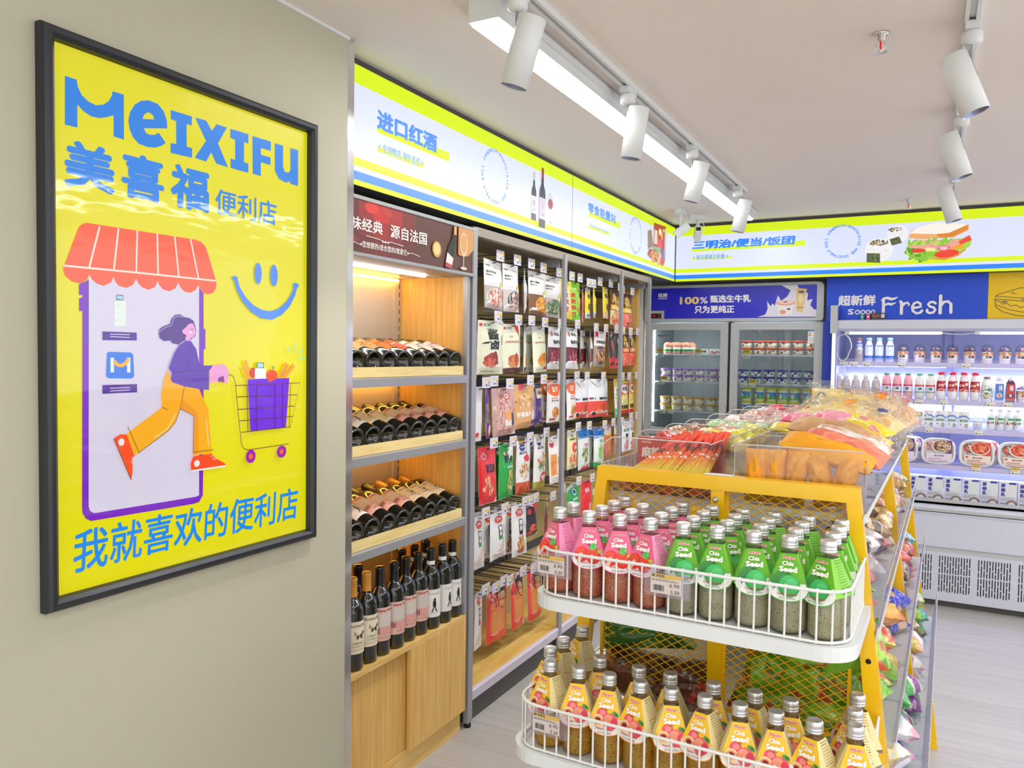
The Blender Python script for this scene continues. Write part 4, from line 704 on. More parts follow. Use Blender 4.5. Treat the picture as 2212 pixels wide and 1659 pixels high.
DS.update({'s1a': ('bright green chicken feet pouch with red vertical lettering', tiger('8ADA2E')), 's1b': ('narrow orange red pouch behind the green one', tiger('E85A34')),
 's1c': ('yellow duck pouch with grey blue base, first of a trio', yel('C8D0D8')), 's1d': ('yellow duck pouch with a pale blue base, middle of the yellow trio', yel('C0D4F0')), 's1e': ('yellow duck pouch with an orange base, last of the yellow trio', yel('F2C0A0')),
 's1f': ('brown mushroom pouch with yellow band and pale middle', [*noodle('F0C020', 'E4DCA0'), ('x', .5, .1, .4, .1, 'F08858 D86040', 20, .07)]), 's1g': ('brown mushroom pouch half behind the grey post', noodle('F0C020', 'E4DCA0')), 's1h': ('brown mushroom pouch with pink red lower half by the end panel', noodle('F0C020', 'F08070')),
 's2a': ('white beef pouch beside the second grey post', beef('香卤牛肉')), 's2b': ('white beef pouch of red shreds in a stack', beef('灯影牛肉丝')), 's2c': ('white pouch with a round bowl of noodles and a red ribbon', [('r', 0, 0, 1, 1, 'F1F0EE'), ('r', 0, 0, 1, .58, 'A8988A'), ('e', .5, .26, .38, .2, '3E342C', 20), ('x', .5, .26, .32, .16, 'E8A868 C87840 F4D0A0 9A5A30', 44, .06), ('e', .4, .52, .26, .05, '7A4A48', 14), ('t', '沙嗲猪肉条', .1, .64, .9, .74, '3A4450', .03), ('p', [(.08, 1), (.3, 1), (.3, .82), (.19, .85), (.08, .82)], 'C82030')]),
 's2d': ('black pouch with a red base, first of the black pair', [('r', 0, 0, 1, 1, '2E3038'), ('r', 0, 0, 1, .26, 'E8283A'), ('e', .5, .26, .5, .08, 'E8283A', 14), ('r', .3, .5, .55, .75, 'C83040'), ('r', .6, .4, .7, .8, 'D8D8DC')]), 's2e': ('black pouch with a red base, second of the black pair', [('r', 0, 0, 1, 1, '2A2C34'), ('r', 0, 0, 1, .26, 'E8283A'), ('e', .5, .26, .5, .08, 'E8283A', 14), ('t', '黑鸭', .3, .7, .7, .85, 'E8E4E4', .04), ('r', .4, .45, .6, .65, 'C83040')]),
 's2f': ('orange banded mushroom pouch on the second row', noodle('F08030', 'F07860')), 's2g': ('orange banded mushroom pouch touching the end panel', noodle('F08030', 'F07860')),
 's3a': ('white pouch with orange top beside the second grey post', DS['r3e'][1]), 's3b': ('white and red shrimp pouch, narrower of the silver topped pair', []), 's3c': ('wide white and red shrimp pouch with silver top', []),
 's3d': ('green and cream noodle pouch behind the third grey post', [('r', 0, 0, 1, 1, 'E8E4C8'), ('r', 0, .8, 1, 1, 'D8C840'), ('r', 0, 0, 1, .25, '3AC048'), ('x', .5, .45, .4, .25, 'F0E8C0 D8D090 8AC860', 34, .07), ('t', '酸辣', .2, .62, .8, .76, '2A4A20', .04)]),
 's3e': ('red yellow pouch with a round bubble of lettering', []), 's3f': ('narrow red yellow pouch touching the end panel', []),
 's4a': ('cream pouch with red octagon badge', [('r', 0, 0, 1, 1, 'E6DFA8'), ('e', .5, .9, .18, .07, '3A5AA8', 16), ('r', .2, .74, .8, .78, '6A7A4A'), ('e', .6, .55, .32, .14, 'E03030', 8), ('t', '小鱼', .42, .5, .78, .6, 'F8ECE0', .04), ('b', .55, .2, .34, .16, 'E8805A'), ('x', .5, .22, .36, .16, 'F0A888 D86848 E8C888', 24, .07)]),
 's4b': ('blue topped clear pouch of green pickles with a red base', [('r', 0, 0, 1, 1, 'DDE4E0'), ('r', 0, .76, 1, 1, '1E7AC0'), ('e', .6, .86, .14, .06, '1A4A98', 14), ('t', '泡椒', .4, .56, .8, .64, 'C87A90', .03), ('x', .5, .36, .24, .18, '7A8A2E A8B048 586A20', 30, .07), ('p', [(.1, 0), (.95, 0), (.6, .16)], 'E02838')]), 's4c': ('blue topped pouch of green pickles with a green base', [('r', 0, 0, 1, 1, 'E8F0EC'), ('r', 0, .74, 1, 1, '1E78CC'), ('e', .5, .86, .14, .06, '1A4A98', 14), ('t', 'mixian', .3, .75, .7, .79, 'F0F4F8', .03), ('t', '青椒', .38, .6, .66, .7, '78B8A0', .03), ('x', .5, .34, .2, .2, '88D038 A8E060 58A828', 36, .08), ('r', 0, 0, 1, .14, '28A848'), ('e', .5, .14, .4, .06, 'C8D8C0', 14)]),
 's4d': ('tall orange sausage pouch with white top, first of a pair', [('r', 0, 0, 1, 1, 'E87838'), ('r', 0, .72, 1, .95, 'F0ECE4'), ('r', 0, .68, 1, .72, 'F0C838'), ('x', .5, .35, .45, .33, 'F09858 D86030 E8B080 C84A28', 40, .09)]), 's4e': ('tall orange sausage pouch beside the third grey post', [('r', 0, 0, 1, 1, 'E87838'), ('r', 0, .72, 1, .95, 'F0ECE4'), ('r', 0, .68, 1, .72, 'F0C838'), ('x', .5, .35, .45, .33, 'F09858 D86030 E8B080 C84A28', 40, .09)]),
 's4f': ('white pickle pouch with black lettering, first of the end pair', []), 's4g': ('white pickle pouch with black lettering, touching the end panel', []),
 's5a': ('green pouch with red octagon badge above the strawberry bottles', [('r', 0, 0, 1, 1, '1C9A44'), ('e', .52, .78, .14, .08, 'E8F0F0', 16), ('e', .52, .78, .1, .055, '2A4AA0', 16), ('t', 'mixian', .3, .58, .7, .65, 'F0F8F0', .03), ('e', .62, .34, .24, .16, 'E03038', 8), ('t', '鲜辣', .5, .29, .74, .39, 'F8ECE0', .04)]), 's5b': ('red pouch partly behind the yellow stand', [('r', 0, 0, 1, 1, 'E8262C'), ('t', '辣味', .3, .7, .7, .82, 'F8D8D0', .04), ('r', .55, .2, .8, .42, 'F0A8A0')])})
_sh = [('r', 0, 0, 1, 1, 'E6E8EA'), ('p', [(.1, 1), (.9, 1), (.5, .75)], 'F6F8FA'), ('r', 0, 0, 1, .42, 'E84A34'), ('t', '阿卜', .08, .46, .3, .52, '2A2A2E', .04), ('r', .04, .46, .1, .52, 'D83030'), ('t', '蟹籽虾', .42, .45, .92, .52, '2A2A2E', .05), ('p', [(.42, .36), (.62, .4), (.8, .36), (.72, .12), (.3, .08), (.34, .2)], 'E87030'), ('p', [(.6, .34), (.78, .34), (.7, .14), (.56, .16)], 'B84428'), ('x', .44, .16, .14, .06, 'F0A060 E87A40', 12, .04), ('e', .2, .1, .08, .05, '5A2A24', 12)]
_ry = [('r', 0, 0, 1, 1, 'EED060'), ('r', .05, .55, .95, .95, 'E03830'), ('e', .5, .72, .38, .14, 'F4EEE4', 18), ('t', '水煮', .22, .66, .78, .78, '26262A', .05), ('b', .5, .93, .3, .06, 'C8D048'), ('x', .5, .4, .36, .12, 'F8E8A0 F0C848 88C048 F4F0D8', 30, .07), ('r', 0, 0, 1, .12, 'E03028'), ('t', '无骨凤爪', .1, .15, .9, .27, '201C1C', .05)]
_wp = [('r', 0, 0, 1, 1, 'F0F1F3'), ('e', .4, .82, .2, .06, 'D84048', 14), ('e', .4, .82, .15, .04, 'F4ECEC', 14), ('t', '豇豆角', .12, .62, .9, .72, '2A2A2E', .03), ('r', .32, .4, .62, .56, '1C1C20'), ('x', .5, .2, .3, .16, 'E85A4A F0906A C83A30', 24, .07)]
for k, v in (('s3b', _sh), ('s3c', _sh), ('s3e', _ry), ('s3f', _ry), ('s4f', _wp), ('s4g', _wp)): DS[k] = (DS[k][0], v)

def pouch_mesh(ops, w, h, dep, seed, backc='C8C8CC'):
    """filled pouch: flat heat-sealed top and bottom, belly between; origin at the hang hole, front along +X, width along Y"""
    mb = MB(); nu, nv = 8, 14; rn = random.Random(seed); sk = rn.uniform(-1, 1)
    def fx(u, v):
        a = max(0, 1 - abs(2 * u - 1) ** 2.6); b = max(0, min(1, (.86 - v) / .25)) * min(1, max(0, v - .02) / .12)
        return dep * a * (b ** .7 if b > 0 else 0) + .0012 + .0022 * math.sin(9 * v + 4 * u * sk + seed)
    def pt(u, v, side, w_): x = fx(u, v) * .5 * side; return (x + w_ * side + dep * .0, (u - .5) * w, (v - .955) * h)
    for side, c in ((1, 'EEEEEE'), (-1, backc)):
        vs = [pt(i / nu, j / nv, side, 0) for j in range(nv + 1) for i in range(nu + 1)]
        mb.add(vs, [(j * (nu + 1) + i, j * (nu + 1) + i + 1, (j + 1) * (nu + 1) + i + 1, (j + 1) * (nu + 1) + i) for j in range(nv) for i in range(nu)], c, 0, True)
    rim = [(0, j / nv) for j in range(nv + 1)] + [(i / nu, 1) for i in range(nu + 1)] + [(1, 1 - j / nv) for j in range(nv + 1)] + [(1 - i / nu, 0) for i in range(nu + 1)]
    vs = [pt(u, v, 1, 0) for u, v in rim] + [pt(u, v, -1, 0) for u, v in rim]; n = len(rim); mb.add(vs, [(i, (i + 1) % n, n + (i + 1) % n, n + i) for i in range(n)], backc)
    a = Art(mb, lambda u, v, w_: pt(min(1, max(0, u)), min(1, max(0, v)), 1, w_), eps=.00016)
    for o in ops:
        if o[0] == 'r': a.rect(*o[1:], n=max(1, int(abs(o[3] - o[1]) * 8)), m=max(1, int(abs(o[4] - o[2]) * 14)))
        elif o[0] == 'x':
            a.scatter(o[1], o[2], o[3], o[4], o[5].split(), rn, o[6], o[7] * .8)
        elif o[0] == 'e': a.ell(*o[1:6], o[6] if len(o) > 6 else 16, 0, 3)
        else: a.run([o], rn)
    return mb
def hook_mesh(x0, x1, z):
    return MB().tube([(x0, 0, z), (x1 - .012, 0, z), (x1 - .004, 0, z + .004), (x1, 0, z + .014)], .0024, 6).tube([(x0, 0, z + .034), (x1 + .012, 0, z + .034)], .0022, 6).box(x0 - .004, x0, -.018, .018, z - .012, z + .045)
def hook_tag():
    mb = MB().box(.0, .0016, -.034, .034, -.022, .024, 'E4E0F0', 0); a = Art(mb, plane((.0017, 0, 0), (0, 1, 0), (0, 0, 1)), mi=1)
    a.ox = .010; a.rect(-.019, -.018, .019, .014, 'F0EEE2'); a.rect(-.019, .006, .019, .014, 'F2CE3A'); a.rect(-.016, -.014, -.004, -.006, '3A3A3E'); a.text('6.90', .001, -.004, .016, .004, '3A3A3E', .03); a.text('5.20', .003, -.015, .017, -.007, '3A3A3E', .03); return mb
racks = []; XB = -1.925; PY = (3.512, 4.312, 4.822)
for i, (y0, y1, lb) in enumerate(((2.667, 3.527, 'first snack pouch rack, next to the wine cabinet'), (3.529, 4.327, 'middle snack pouch rack between the first two grey posts'), (4.329, 4.85, 'last and narrowest snack pouch rack, beside the freezer'))):
    t = thing('snack_rack', lb, 'rack', (-1.76, (y0 + y1) / 2, 0), 0, 'pouch racks along the side wall'); racks.append((y0, y1, t))
    rel(MB().box(-1.955, XB, y0, y1, .02, 2.0).build('back_board', 'board'), t)
    rel(MB().box(XB, -1.607, y0, y1, .108, .137).build('base_shelf', 'beech'), t)
    rel(MB().prism([(-1.607, .098), (-1.595, .098), (-1.592, .135), (-1.597, .143), (-1.607, .143)], lambda u, v, d: (u, d, v), y0, y1).build('price_rail', 'plas'), t)
    rel(MB().box(XB, -1.618, y0, y1, 0.0, .106).build('plinth', 'plinth'), t)
    rel(MB().box(XB, -1.612, y0, y1, 1.985, 2.0).box(-1.625, -1.597, y0, y1, 1.965, 2.0).build('top_panel', 'soffit'), t)  # top panel in taupe darkened to stand for its shade
    rel(MB().box(-1.606, -1.590, PY[i] - .016, PY[i] + .016, .02, 1.99).build('post', 'grey'), t)
    rel(MB().box(-1.9, -1.625, PY[i] - .008, PY[i] + .006, 1.93, 1.965).build('brace', 'grey'), t)
    for z in (1.885, 1.63, 1.345, 1.075, .78, .445): rel(MB().box(XB, XB + .016, y0 + .01, y1 - .02, z - .014, z + .022).build('hook_rail', 'dgrey'), t)
    if i == 2: rel(MB().box(-1.93, -1.682, 4.853, 4.872, 0, 1.985).build('end_panel', 'oak'), t)
def rack_at(y): return min(racks, key=lambda r: max(r[0] - y, y - r[1]))[2]
_hk = _tgm = None
def add_hook(y, z, xf, tagged=True):
    global _hk, _tgm
    t = rack_at(y)
    if _hk is None: _hk = hook_mesh(-.255, 0, 0).build('hook', 'dgrey'); _tgm = hook_tag().build('price_tag', ['pocket', 'print']); hk = _hk; tg = _tgm
    else: hk = _hk.copy(); C.objects.link(hk); tg = _tgm.copy() if tagged else None; tagged and C.objects.link(tg)
    hk.location = (xf, y, z); rel(hk, t)
    if tg is not None: tg.parent = hk; tg.location = (.014, 0, .028); tg.matrix_parent_inverse = Matrix()
POS = {'1': 'top', '2': 'second', '3': 'third', '4': 'fourth', '5': 'fifth', '6': 'lowest'}; prng = random.Random(2)
for i, (k, y, w, zt, zb) in enumerate(POUCH):
    h = zt - zb; mb = pouch_mesh(DS[k][1], w, h, min(.034, w * .2), i); o = mb.build('snack_pouch', 'foil')
    front = -1.694 + prng.uniform(-.012, .012); rz = prng.uniform(-.10, .10)
    if k in ('r1c', 'r2c', 's1d', 's2b', 'r3a', 'r5e', 's1b'): rz += .35
    o.location = (front, y, zt - .045 * h); o.rotation_euler = (prng.uniform(-.03, .03), prng.uniform(-.06, .02), rz)
    tag(o, '%s, %s hook row' % (DS[k][0], POS[k[1]]) if 'row' not in DS[k][0] else DS[k][0], 'snack pouch', 'snack pouches on the %s hook row' % POS[k[1]])
    z0 = zt - .045 * h; add_hook(y, z0, front + .022)
    if k in ('r5b', 'r5c', 'r4b', 'r4d', 's2b', 'r3e', 's4c', 'r1b', 'r2d', 's1c', 'r5a', 's3b'):   # more of the same hanging behind it
        for j in range(2):
            b = o.copy(); C.objects.link(b); b.location = (front - .04 * (j + 1), y - .012 * (j + 1) * (1 if prng.random() < .7 else -1), z0 - .003 * j); b.rotation_euler = (prng.uniform(-.03, .03), prng.uniform(-.05, .03), rz * .5)
            b['label'] = '%s, %s in its stack' % (DS[k][0], ('second', 'third')[j])
for y, z in ((3.30, .78), (3.66, .78), (3.10, .445), (2.97, .445), (3.34, .445), (3.50 - .03, .445), (4.62, 1.075 - .3)): add_hook(y, z, -1.672)
# ---------------------------------------------------------------- upright freezer with two glass doors
t = FZ = thing('freezer', 'grey two door glass freezer with a blue milk banner', 'freezer', (-1.24, 5.8, 0))
X0, X1, YF, YB = -1.852, -.632, 5.50, 6.15
rel(MB().box(X0, X0 + .03, YF + .05, YB, .05, 1.745).box(X1 - .03, X1, YF + .05, YB, .05, 1.745).box(X0, X1, YB - .02, YB, .05, 1.745).box(X0, X1, YF + .05, YB, .05, .75).box(X0 + .03, X1 - .03, YF + .05, YB - .02, 1.715, 1.745).build('cabinet', 'inner'), t)
rel(MB().box(X0, X1, YF + .03, YB, .0, .06).build('base', 'black'), t); rel(MB().box(X0, X1, YF + .005, YF + .05, .06, .92).build('lower_panel', 'fridge'), t)
rel(MB().box((X0 + X1) / 2 - .014, (X0 + X1) / 2 + .014, YF + .03, YF + .06, .75, 1.74).build('mullion', 'black'), t)
rp = []
for cx, cz, a0 in ((X1 - .035, 2.004 - .035, 0), (X0 + .035, 2.004 - .035, 90), (X0 + .02, 1.748 + .02, 180), (X1 - .02, 1.748 + .02, 270)):
    r_ = .035 if cz > 1.9 else .02
    rp += [(cx + r_ * math.cos(R(a0 + k * 22.5)), cz + r_ * math.sin(R(a0 + k * 22.5))) for k in range(5)]
rel(MB().prism(rp, lambda u, v, d: (u, d, v), 5.482, YB, sm=False).build('header', 'fridge'), t)
mb = MB(); a = Art(mb, plane((0, 5.4815, 0), (1, 0, 0), (0, 0, 1)))
def rr(x0, y0, x1, y1, r, n=4): return [(x + r * math.cos(R(g + 90 / n * k)), y + r * math.sin(R(g + 90 / n * k))) for x, y, g in ((x1 - r, y1 - r, 0), (x0 + r, y1 - r, 90), (x0 + r, y0 + r, 180), (x1 - r, y0 + r, 270)) for k in range(n + 1)]
a.poly(rr(-1.805, 1.768, -.675, 1.985, .012), '2A2CC8'); rn = random.Random(4)
a.text('甄稀', -1.751, 1.922, -1.683, 1.952, 'F4F4F8', .03); a.text('DAMICE', -1.750, 1.908, -1.685, 1.918, 'F4F4F8', .02)
a.text('100', -1.591, 1.868, -1.452, 1.922, 'F2D48A', .035); a.text('%', -1.448, 1.872, -1.392, 1.918, 'F4F0F0', .02); a.text('甄选生牛乳', -1.375, 1.876, -1.098, 1.929, 'F6F6FA', .035); a.text('只为更纯正', -1.484, 1.804, -1.207, 1.858, 'F6F6FA', .035)
a.poly([(-1.05, 1.775), (-1.0, 1.79), (-.985, 1.83), (-.99, 1.88), (-.965, 1.845), (-.955, 1.865), (-.94, 1.85), (-.92, 1.92), (-.90, 1.88), (-.86, 1.91), (-.84, 1.95), (-.90, 1.984), (-.80, 1.984), (-.77, 1.93), (-.73, 1.93), (-.735, 1.88), (-.70, 1.89), (-.715, 1.85), (-.69, 1.82), (-.676, 1.82), (-.676, 1.773)], 'E6E4F2')
a.poly([(-.80, 1.812), (-.762, 1.80), (-.738, 1.957), (-.806, 1.962)], 'EBC884'); a.rect(-.79, 1.93, -.755, 1.945, '4A4A8A'); a.rect(-.80, 1.83, -.758, 1.838, 'C89A48'); a.blob(-.775, 1.89, .02, .03, 'F4DEB0', rn)
a.poly([(-.925, 1.862), (-.815, 1.866), (-.832, 1.79), (-.906, 1.786)], 'F6F0EE'); a.ell(-.87, 1.867, .061, .018, 'F0A294', 22); a.ell(-.87, 1.871, .053, .013, 'F6D2C8', 22); a.rect(-.885, 1.87, -.858, 1.876, '4A3A6A'); a.ell(-.886, 1.806, .02, .014, 'E8A090'); a.rect(-.86, 1.82, -.838, 1.83, '3A3A8A')
rel(mb.build('banner', 'print'), t)
rel(MB().box(-1.805, -1.703, 5.474, 5.4825, 1.762, 1.826).build('control_box', 'fridge'), t)
mb = MB().box(-1.80, -1.722, 5.4725, 5.4745, 1.771, 1.806, mi=0); a = Art(mb, plane((0, 5.4722, 0), (1, 0, 0), (0, 0, 1)), mi=1); a.text('-18', -1.790, 1.782, -1.768, 1.795, 'FF3030', .03); a.ell(-1.737, 1.797, .004, .004, 'D8D8DC'); a.ell(-1.737, 1.781, .004, .004, 'D8D8DC'); rel(mb.build('thermostat', ['black', 'red']), t)
for x0, x1, hs in ((-1.848, -1.250, 1), (-1.232, -.634, -1)):
    z0, z1 = .93, 1.735; b = .052
    dr = rel(MB().box(x0, x1, 5.50, 5.535, z1 - b * .9, z1).box(x0, x1, 5.50, 5.535, z0, z0 + b).box(x0, x0 + b, 5.50, 5.535, z0 + b, z1 - b * .9).box(x1 - b, x1, 5.50, 5.535, z0 + b, z1 - b * .9).build('door', 'fridge'), t)
    MB().box(x0 + b - .004, x1 - b + .004, 5.512, 5.518, z0 + b, z1 - b * .9).build('glass', 'glass').parent = dr
    hx = x1 - .046 if hs > 0 else x0 + .002
    MB().prism([(hx, 1.0), (hx + .044, 1.0), (hx + .044, 1.155), (hx + (.012 if hs > 0 else .044 - .012), 1.155), (hx + (0 if hs > 0 else .044), 1.125)], lambda u, v, d: (u, d, v), 5.478, 5.4995).build('handle', 'fridge').parent = dr
mb = MB(); a = Art(mb, plane((0, 5.5115, 0), (1, 0, 0), (0, 0, 1))); a.rect(-.728, 1.598, -.668, 1.697, 'F4F6F8'); a.rect(-.728, 1.678, -.668, 1.697, '2A7AC0'); a.text('中国能效标识', -.722, 1.683, -.674, 1.693, 'F4F8FC', .02)
for k, c in enumerate(('2A9A4A', '9AC83A', 'F0D030', 'E88A2A', 'D83A2A')): a.rect(-.722, 1.668 - k * .005, -.714 + k * .001, 1.672 - k * .005, c)
for k in range(3): a.rect(-.722, 1.632 - k * .01, -.674, 1.6335 - k * .01, 'A8B0B8')
rel(mb.build('energy_label', 'print'), t)
mb = MB(); a = Art(mb, plane((0, 5.5115, 0), (1, 0, 0), (0, 0, 1))); a.text('Hiron', -1.757, 1.642, -1.712, 1.653, '1A1A1A', .04); a.text('海容', -1.708, 1.642, -1.688, 1.653, '1A1A1A', .02); a.stroke([(-1.745, 1.638), (-1.722, 1.633), (-1.715, 1.636)], .003, 'C83030'); rel(mb.build('maker_badge', 'print'), t)
rel(MB().tube([(-1.80, 5.56, 1.02), (-1.80, 5.56, 1.69)], .009, 10).build('led_tube', 'led'), t)
rel(MB().box(-1.79, -.68, 5.545, 5.56, 1.700, 1.712).build('led_strip', 'led'), t)  # extra strip hidden behind the door frame, added to brighten the interior
for z in (1.512, 1.314, 1.10, .90):
    for x0, x1 in ((-1.815, -1.262), (-1.222, -.667)):
        mb = MB().tube([(x0, 5.57, z), (x1, 5.57, z)], .004, 6).box(x0 + .01, x1 - .05, 5.560, 5.564, z - .016, z + .014, mi=1)
        for k in range(12): q = x0 + .02 + (x1 - x0 - .04) * k / 11; mb.tube([(q, 5.57, z), (q, 6.1, z)], .002, 5)
        rel(mb.build('wire_shelf', ['wire', 'tagp']), t)
def ptag(x, y, z, w=.045, h=.028, yel=False):
    mb = MB().box(-w / 2, w / 2, 0, .001, -h / 2, h / 2, 'F2F0EA'); a = Art(mb, plane((0, -.0002, 0), (1, 0, 0), (0, 0, 1)))
    if yel: a.rect(-w / 2, -h / 2, w / 2, h / 2, 'F0C840'); a.text('冰爽特价', -w * .42, -h * .28, w * .42, h * .28, '5A4420', .02)
    else: a.rect(-w * .45, h * .15, w * .3, h * .35, 'D8CFA0'); a.rect(-w * .4, -h * .3, -w * .1, -h * .05, '5A5A60'); a.text('6.9', w * .02, -h * .35, w * .4, -h * .05, '4A4A50', .03)
    return mb.build('price_tag', 'print', None, (x, y, z))
for x, z, q in ((-1.745, 1.508, 0), (-1.75, 1.545, 1), (-1.53, 1.506, 0), (-1.475, 1.506, 0), (-1.47, 1.54, 1), (-1.735, 1.308, 0), (-1.715, 1.34, 1), (-1.72, 1.095, 0), (-1.675, 1.125, 1), (-1.66, 1.096, 0), (-1.13, 1.508, 0), (-1.13, 1.54, 1), (-1.145, 1.308, 0), (-1.09, 1.306, 0), (-1.085, 1.335, 1)): rel(ptag(x, 5.552, z, yel=bool(q)), FZ)

def tub(lid, body, art, label, rt=.037, rb=.030, h=.049):
    t = thing('ice_cream_tub', label, 'tub')
    mb = MB().lathe([(0, 0), (rb, 0), (rb + .001, .002), (rt - .001, h - .012), (0, h - .012)], 20, body)
    a = Art(mb, lambda u, v, w: ((rb + (rt - rb) * v / h + w + .0003) * math.sin(u / rt), -(rb + (rt - rb) * v / h + w + .0003) * math.cos(u / rt), v)); rn = random.Random(label); art(a, rn); mb.build('cup', 'print', t)
    MB().lathe([(0, h - .013), (rt + .001, h - .013), (rt + .0018, h - .001), (rt, h), (rt - .004, h), (rt - .005, h - .002), (0, h - .002)], 20, lid).build('lid', 'print', t); return t
def a_plain(c, c2):
    def f(a, rn):
        a.text('甄稀', .004, .024, .022, .034, '3A3038', .03); a.rect(.006, .015, .02, .018, '9A9088'); a.blob(-.016, .016, .013, .010, c, rn); a.blob(-.012, .022, .008, .007, c2, rn)
    return f
def a_cow(a, rn):
    for x, y, q in ((-.03, .032, .014), (.012, .03, .016), (.035, .02, .01), (-.012, .012, .01)): a.blob(x, y, q, q * .8, '2A3A98', rn)
    a.text('鲜奶', -.008, .018, .012, .027, '2A3070', .03)
def a_field(a, rn): a.rect(-.045, .03, .045, .062, '3A8AD8', 10); a.rect(-.045, .014, .045, .032, '4AA848', 10); a.blob(-.018, .036, .016, .022, 'F0E0A8', rn); a.blob(-.014, .034, .008, .012, 'F4F4EC', rn); a.blob(.02, .03, .014, .008, '78C060', rn)
TUBS = [
 ('L2', 'A878D8', 'EFE8DC', a_plain('8A4AA0', '6A2A7A'), 'purple lidded tub', [-1.724, -1.638, -1.562, -1.477, -1.388, -1.315], 1.3175, 2, .0485, 'middle shelf of the first freezer door'),
 ('L3', 'D8A860', 'F0E6CC', a_plain('E8D8B0', 'D8C090'), 'gold lidded tub', [-1.726, -1.643, -1.557, -1.473, -1.386, -1.309], 1.1065, 2, .051, 'bottom shelf of the first freezer door'),
 ('R1', 'E0503E', 'F0E8DA', a_plain('C87A50', 'A8583A'), 'red lidded tub', [-1.145, -1.059, -.977, -.891, -.803, -.718], 1.5165, 2, .050, 'top shelf of the second freezer door'),
 ('R2', '2E3E9E', 'EFEFEA', a_cow, 'navy lidded tub', [-1.167, -1.078, -.988, -.900, -.813, -.727], 1.3175, 2, .0495, 'middle shelf of the second freezer door'),
 ('R3', 'DDE03A', 'F0E8C0', a_field, 'tall yellow lidded tub', [-1.138, -1.050, -.972, -.895, -.820, -.735], 1.1065, 2, .092, 'bottom shelf of the second freezer door')]
for nm, lid, body, art, what, xs, z, layers, h, where in TUBS:
    p = tub(lid, body, art, '', .036 if h > .06 else .0375, .033 if h > .06 else .031, h - .001); first = True; rn = random.Random(nm)
    for ly in range(layers - 1, -1, -1):
        for i, x in enumerate(xs):
            lb = '%s, %s layer, %s from left, %s' % (what, ('lower', 'upper')[ly], nth(i + 1), where)
            loc = (x, 5.622, z + ly * (h - .0005)); rz = (0, 0, rn.uniform(-.5, .5)); g = what + 's in the freezer'
            if first: p['label'] = lb; p['group'] = g; p.location = loc; p.rotation_euler = rz; first = False
            else: dup(p, lb, loc, rz, g)
def peach():
    t = thing('ice_cream_cup', '', 'tub'); MB().lathe([(0, 0), (.030, 0), (.033, .02), (.031, .055), (0, .055)], 20, 'EFE4D6').lathe([(.0336, .02, '2AA04A'), (.0334, .034)], 20).lathe([(.0333, .003), (.0338, .016)], 20, 'F0A8A0').build('cup', 'print', t)
    MB().lathe([(.031, .05), (.033, .056), (.031, .07), (.022, .082), (.008, .087), (0, .087)], 20, 'F2A184').build('domed_lid', 'print', t); return t
p = peach(); 
for i, (x, y) in enumerate(((-1.709, 5.61), (-1.640, 5.61), (-1.571, 5.61), (-1.69, 5.685), (-1.62, 5.685), (-1.552, 5.685))):
    lb = 'peach domed ice cream cup, top freezer shelf, %s row, %s from the glowing tube' % (('front', 'back')[i // 3], nth(i % 3 + 1))
    if i == 0: p['label'] = lb; p.location = (x, y, 1.5165); p['group'] = 'peach cups in the freezer'
    else: dup(p, lb, (x, y, 1.5165), None, 'peach cups in the freezer')
for x0, x1, c, lb in ((-1.515, -1.405, '5A4038', 'white ice cream box with a dark ball picture on the top freezer shelf'), (-1.400, -1.305, 'C83A40', 'white ice cream box with red flowers on the top freezer shelf')):
    mb = MB().box(x0, x1, 5.60, 5.72, 1.5165, 1.556, 'EFEDEA'); a = Art(mb, plane((0, 5.5998, 0), (1, 0, 0), (0, 0, 1))); rn = random.Random(lb)
    if c[0] == '5': a.ell(x0 + .03, 1.538, .016, .016, c); a.text('麻薯', x0 + .055, 1.53, x0 + .09, 1.546, '4A4040', .02)
    else: a.scatter(x0 + .03, 1.536, .025, .014, ['C83A40', 'E87A80'], rn, 14, .006); a.text('雪糕', x0 + .06, 1.528, x0 + .088, 1.54, '5A4A4A', .02)
    tag(mb.build('ice_cream_box', 'print'), lb, 'box', 'ice cream boxes in the freezer')

# ---------------------------------------------------------------- open dairy case
t = DC = thing('dairy_case', 'white open display cooler with lit shelves and a slotted grille', 'display cooler', (.4, 5.7, 0))
CX0, CX1 = -.565, 1.45
rel(MB().box(CX0, CX1, 6.08, 6.15, .45, 2.0).build('liner_back', 'lav'), t); rel(MB().box(CX0, CX0 + .025, 5.42, 6.15, .55, 1.745).build('side_wall', 'lav'), t); rel(MB().box(CX1 - .03, CX1, 5.42, 6.15, .55, 1.745).build('side_wall', 'lav'), t)
rel(MB().prism([(5.395, 1.690), (5.392, 1.742), (5.41, 1.747), (6.15, 1.76), (6.15, 1.70), (5.42, 1.675)], lambda u, v, d: (d, u, v), CX0 + .03, CX1, sm=False).build('canopy', 'casew'), t)
rel(MB().box(CX0 - .012, CX0 + .03, 5.375, 5.43, 1.66, 1.838).build('end_cap', 'fridge'), t); rel(MB().box(CX0, CX0 + .022, 5.385, 5.43, .55, 1.66).build('corner_post', 'chrome'), t)
mb = MB(); a = Art(mb, plane((0, 5.3945, 0), (1, 0, 0), (0, .05, 1))); a.text('OUXUE欧雪', -.532, 1.686, -.43, 1.7, '26262A', .02); rel(mb.build('maker_badge', 'print'), t)
mb = MB().prism([(5.40, .655), (5.40, .62), (5.372, .612), (5.362, .60), (5.366, .582), (5.39, .575), (5.5, .575), (5.5, .62)], lambda u, v, d: (d, u, v), CX0, CX1); rel(mb.build('bumper', 'bumper'), t)
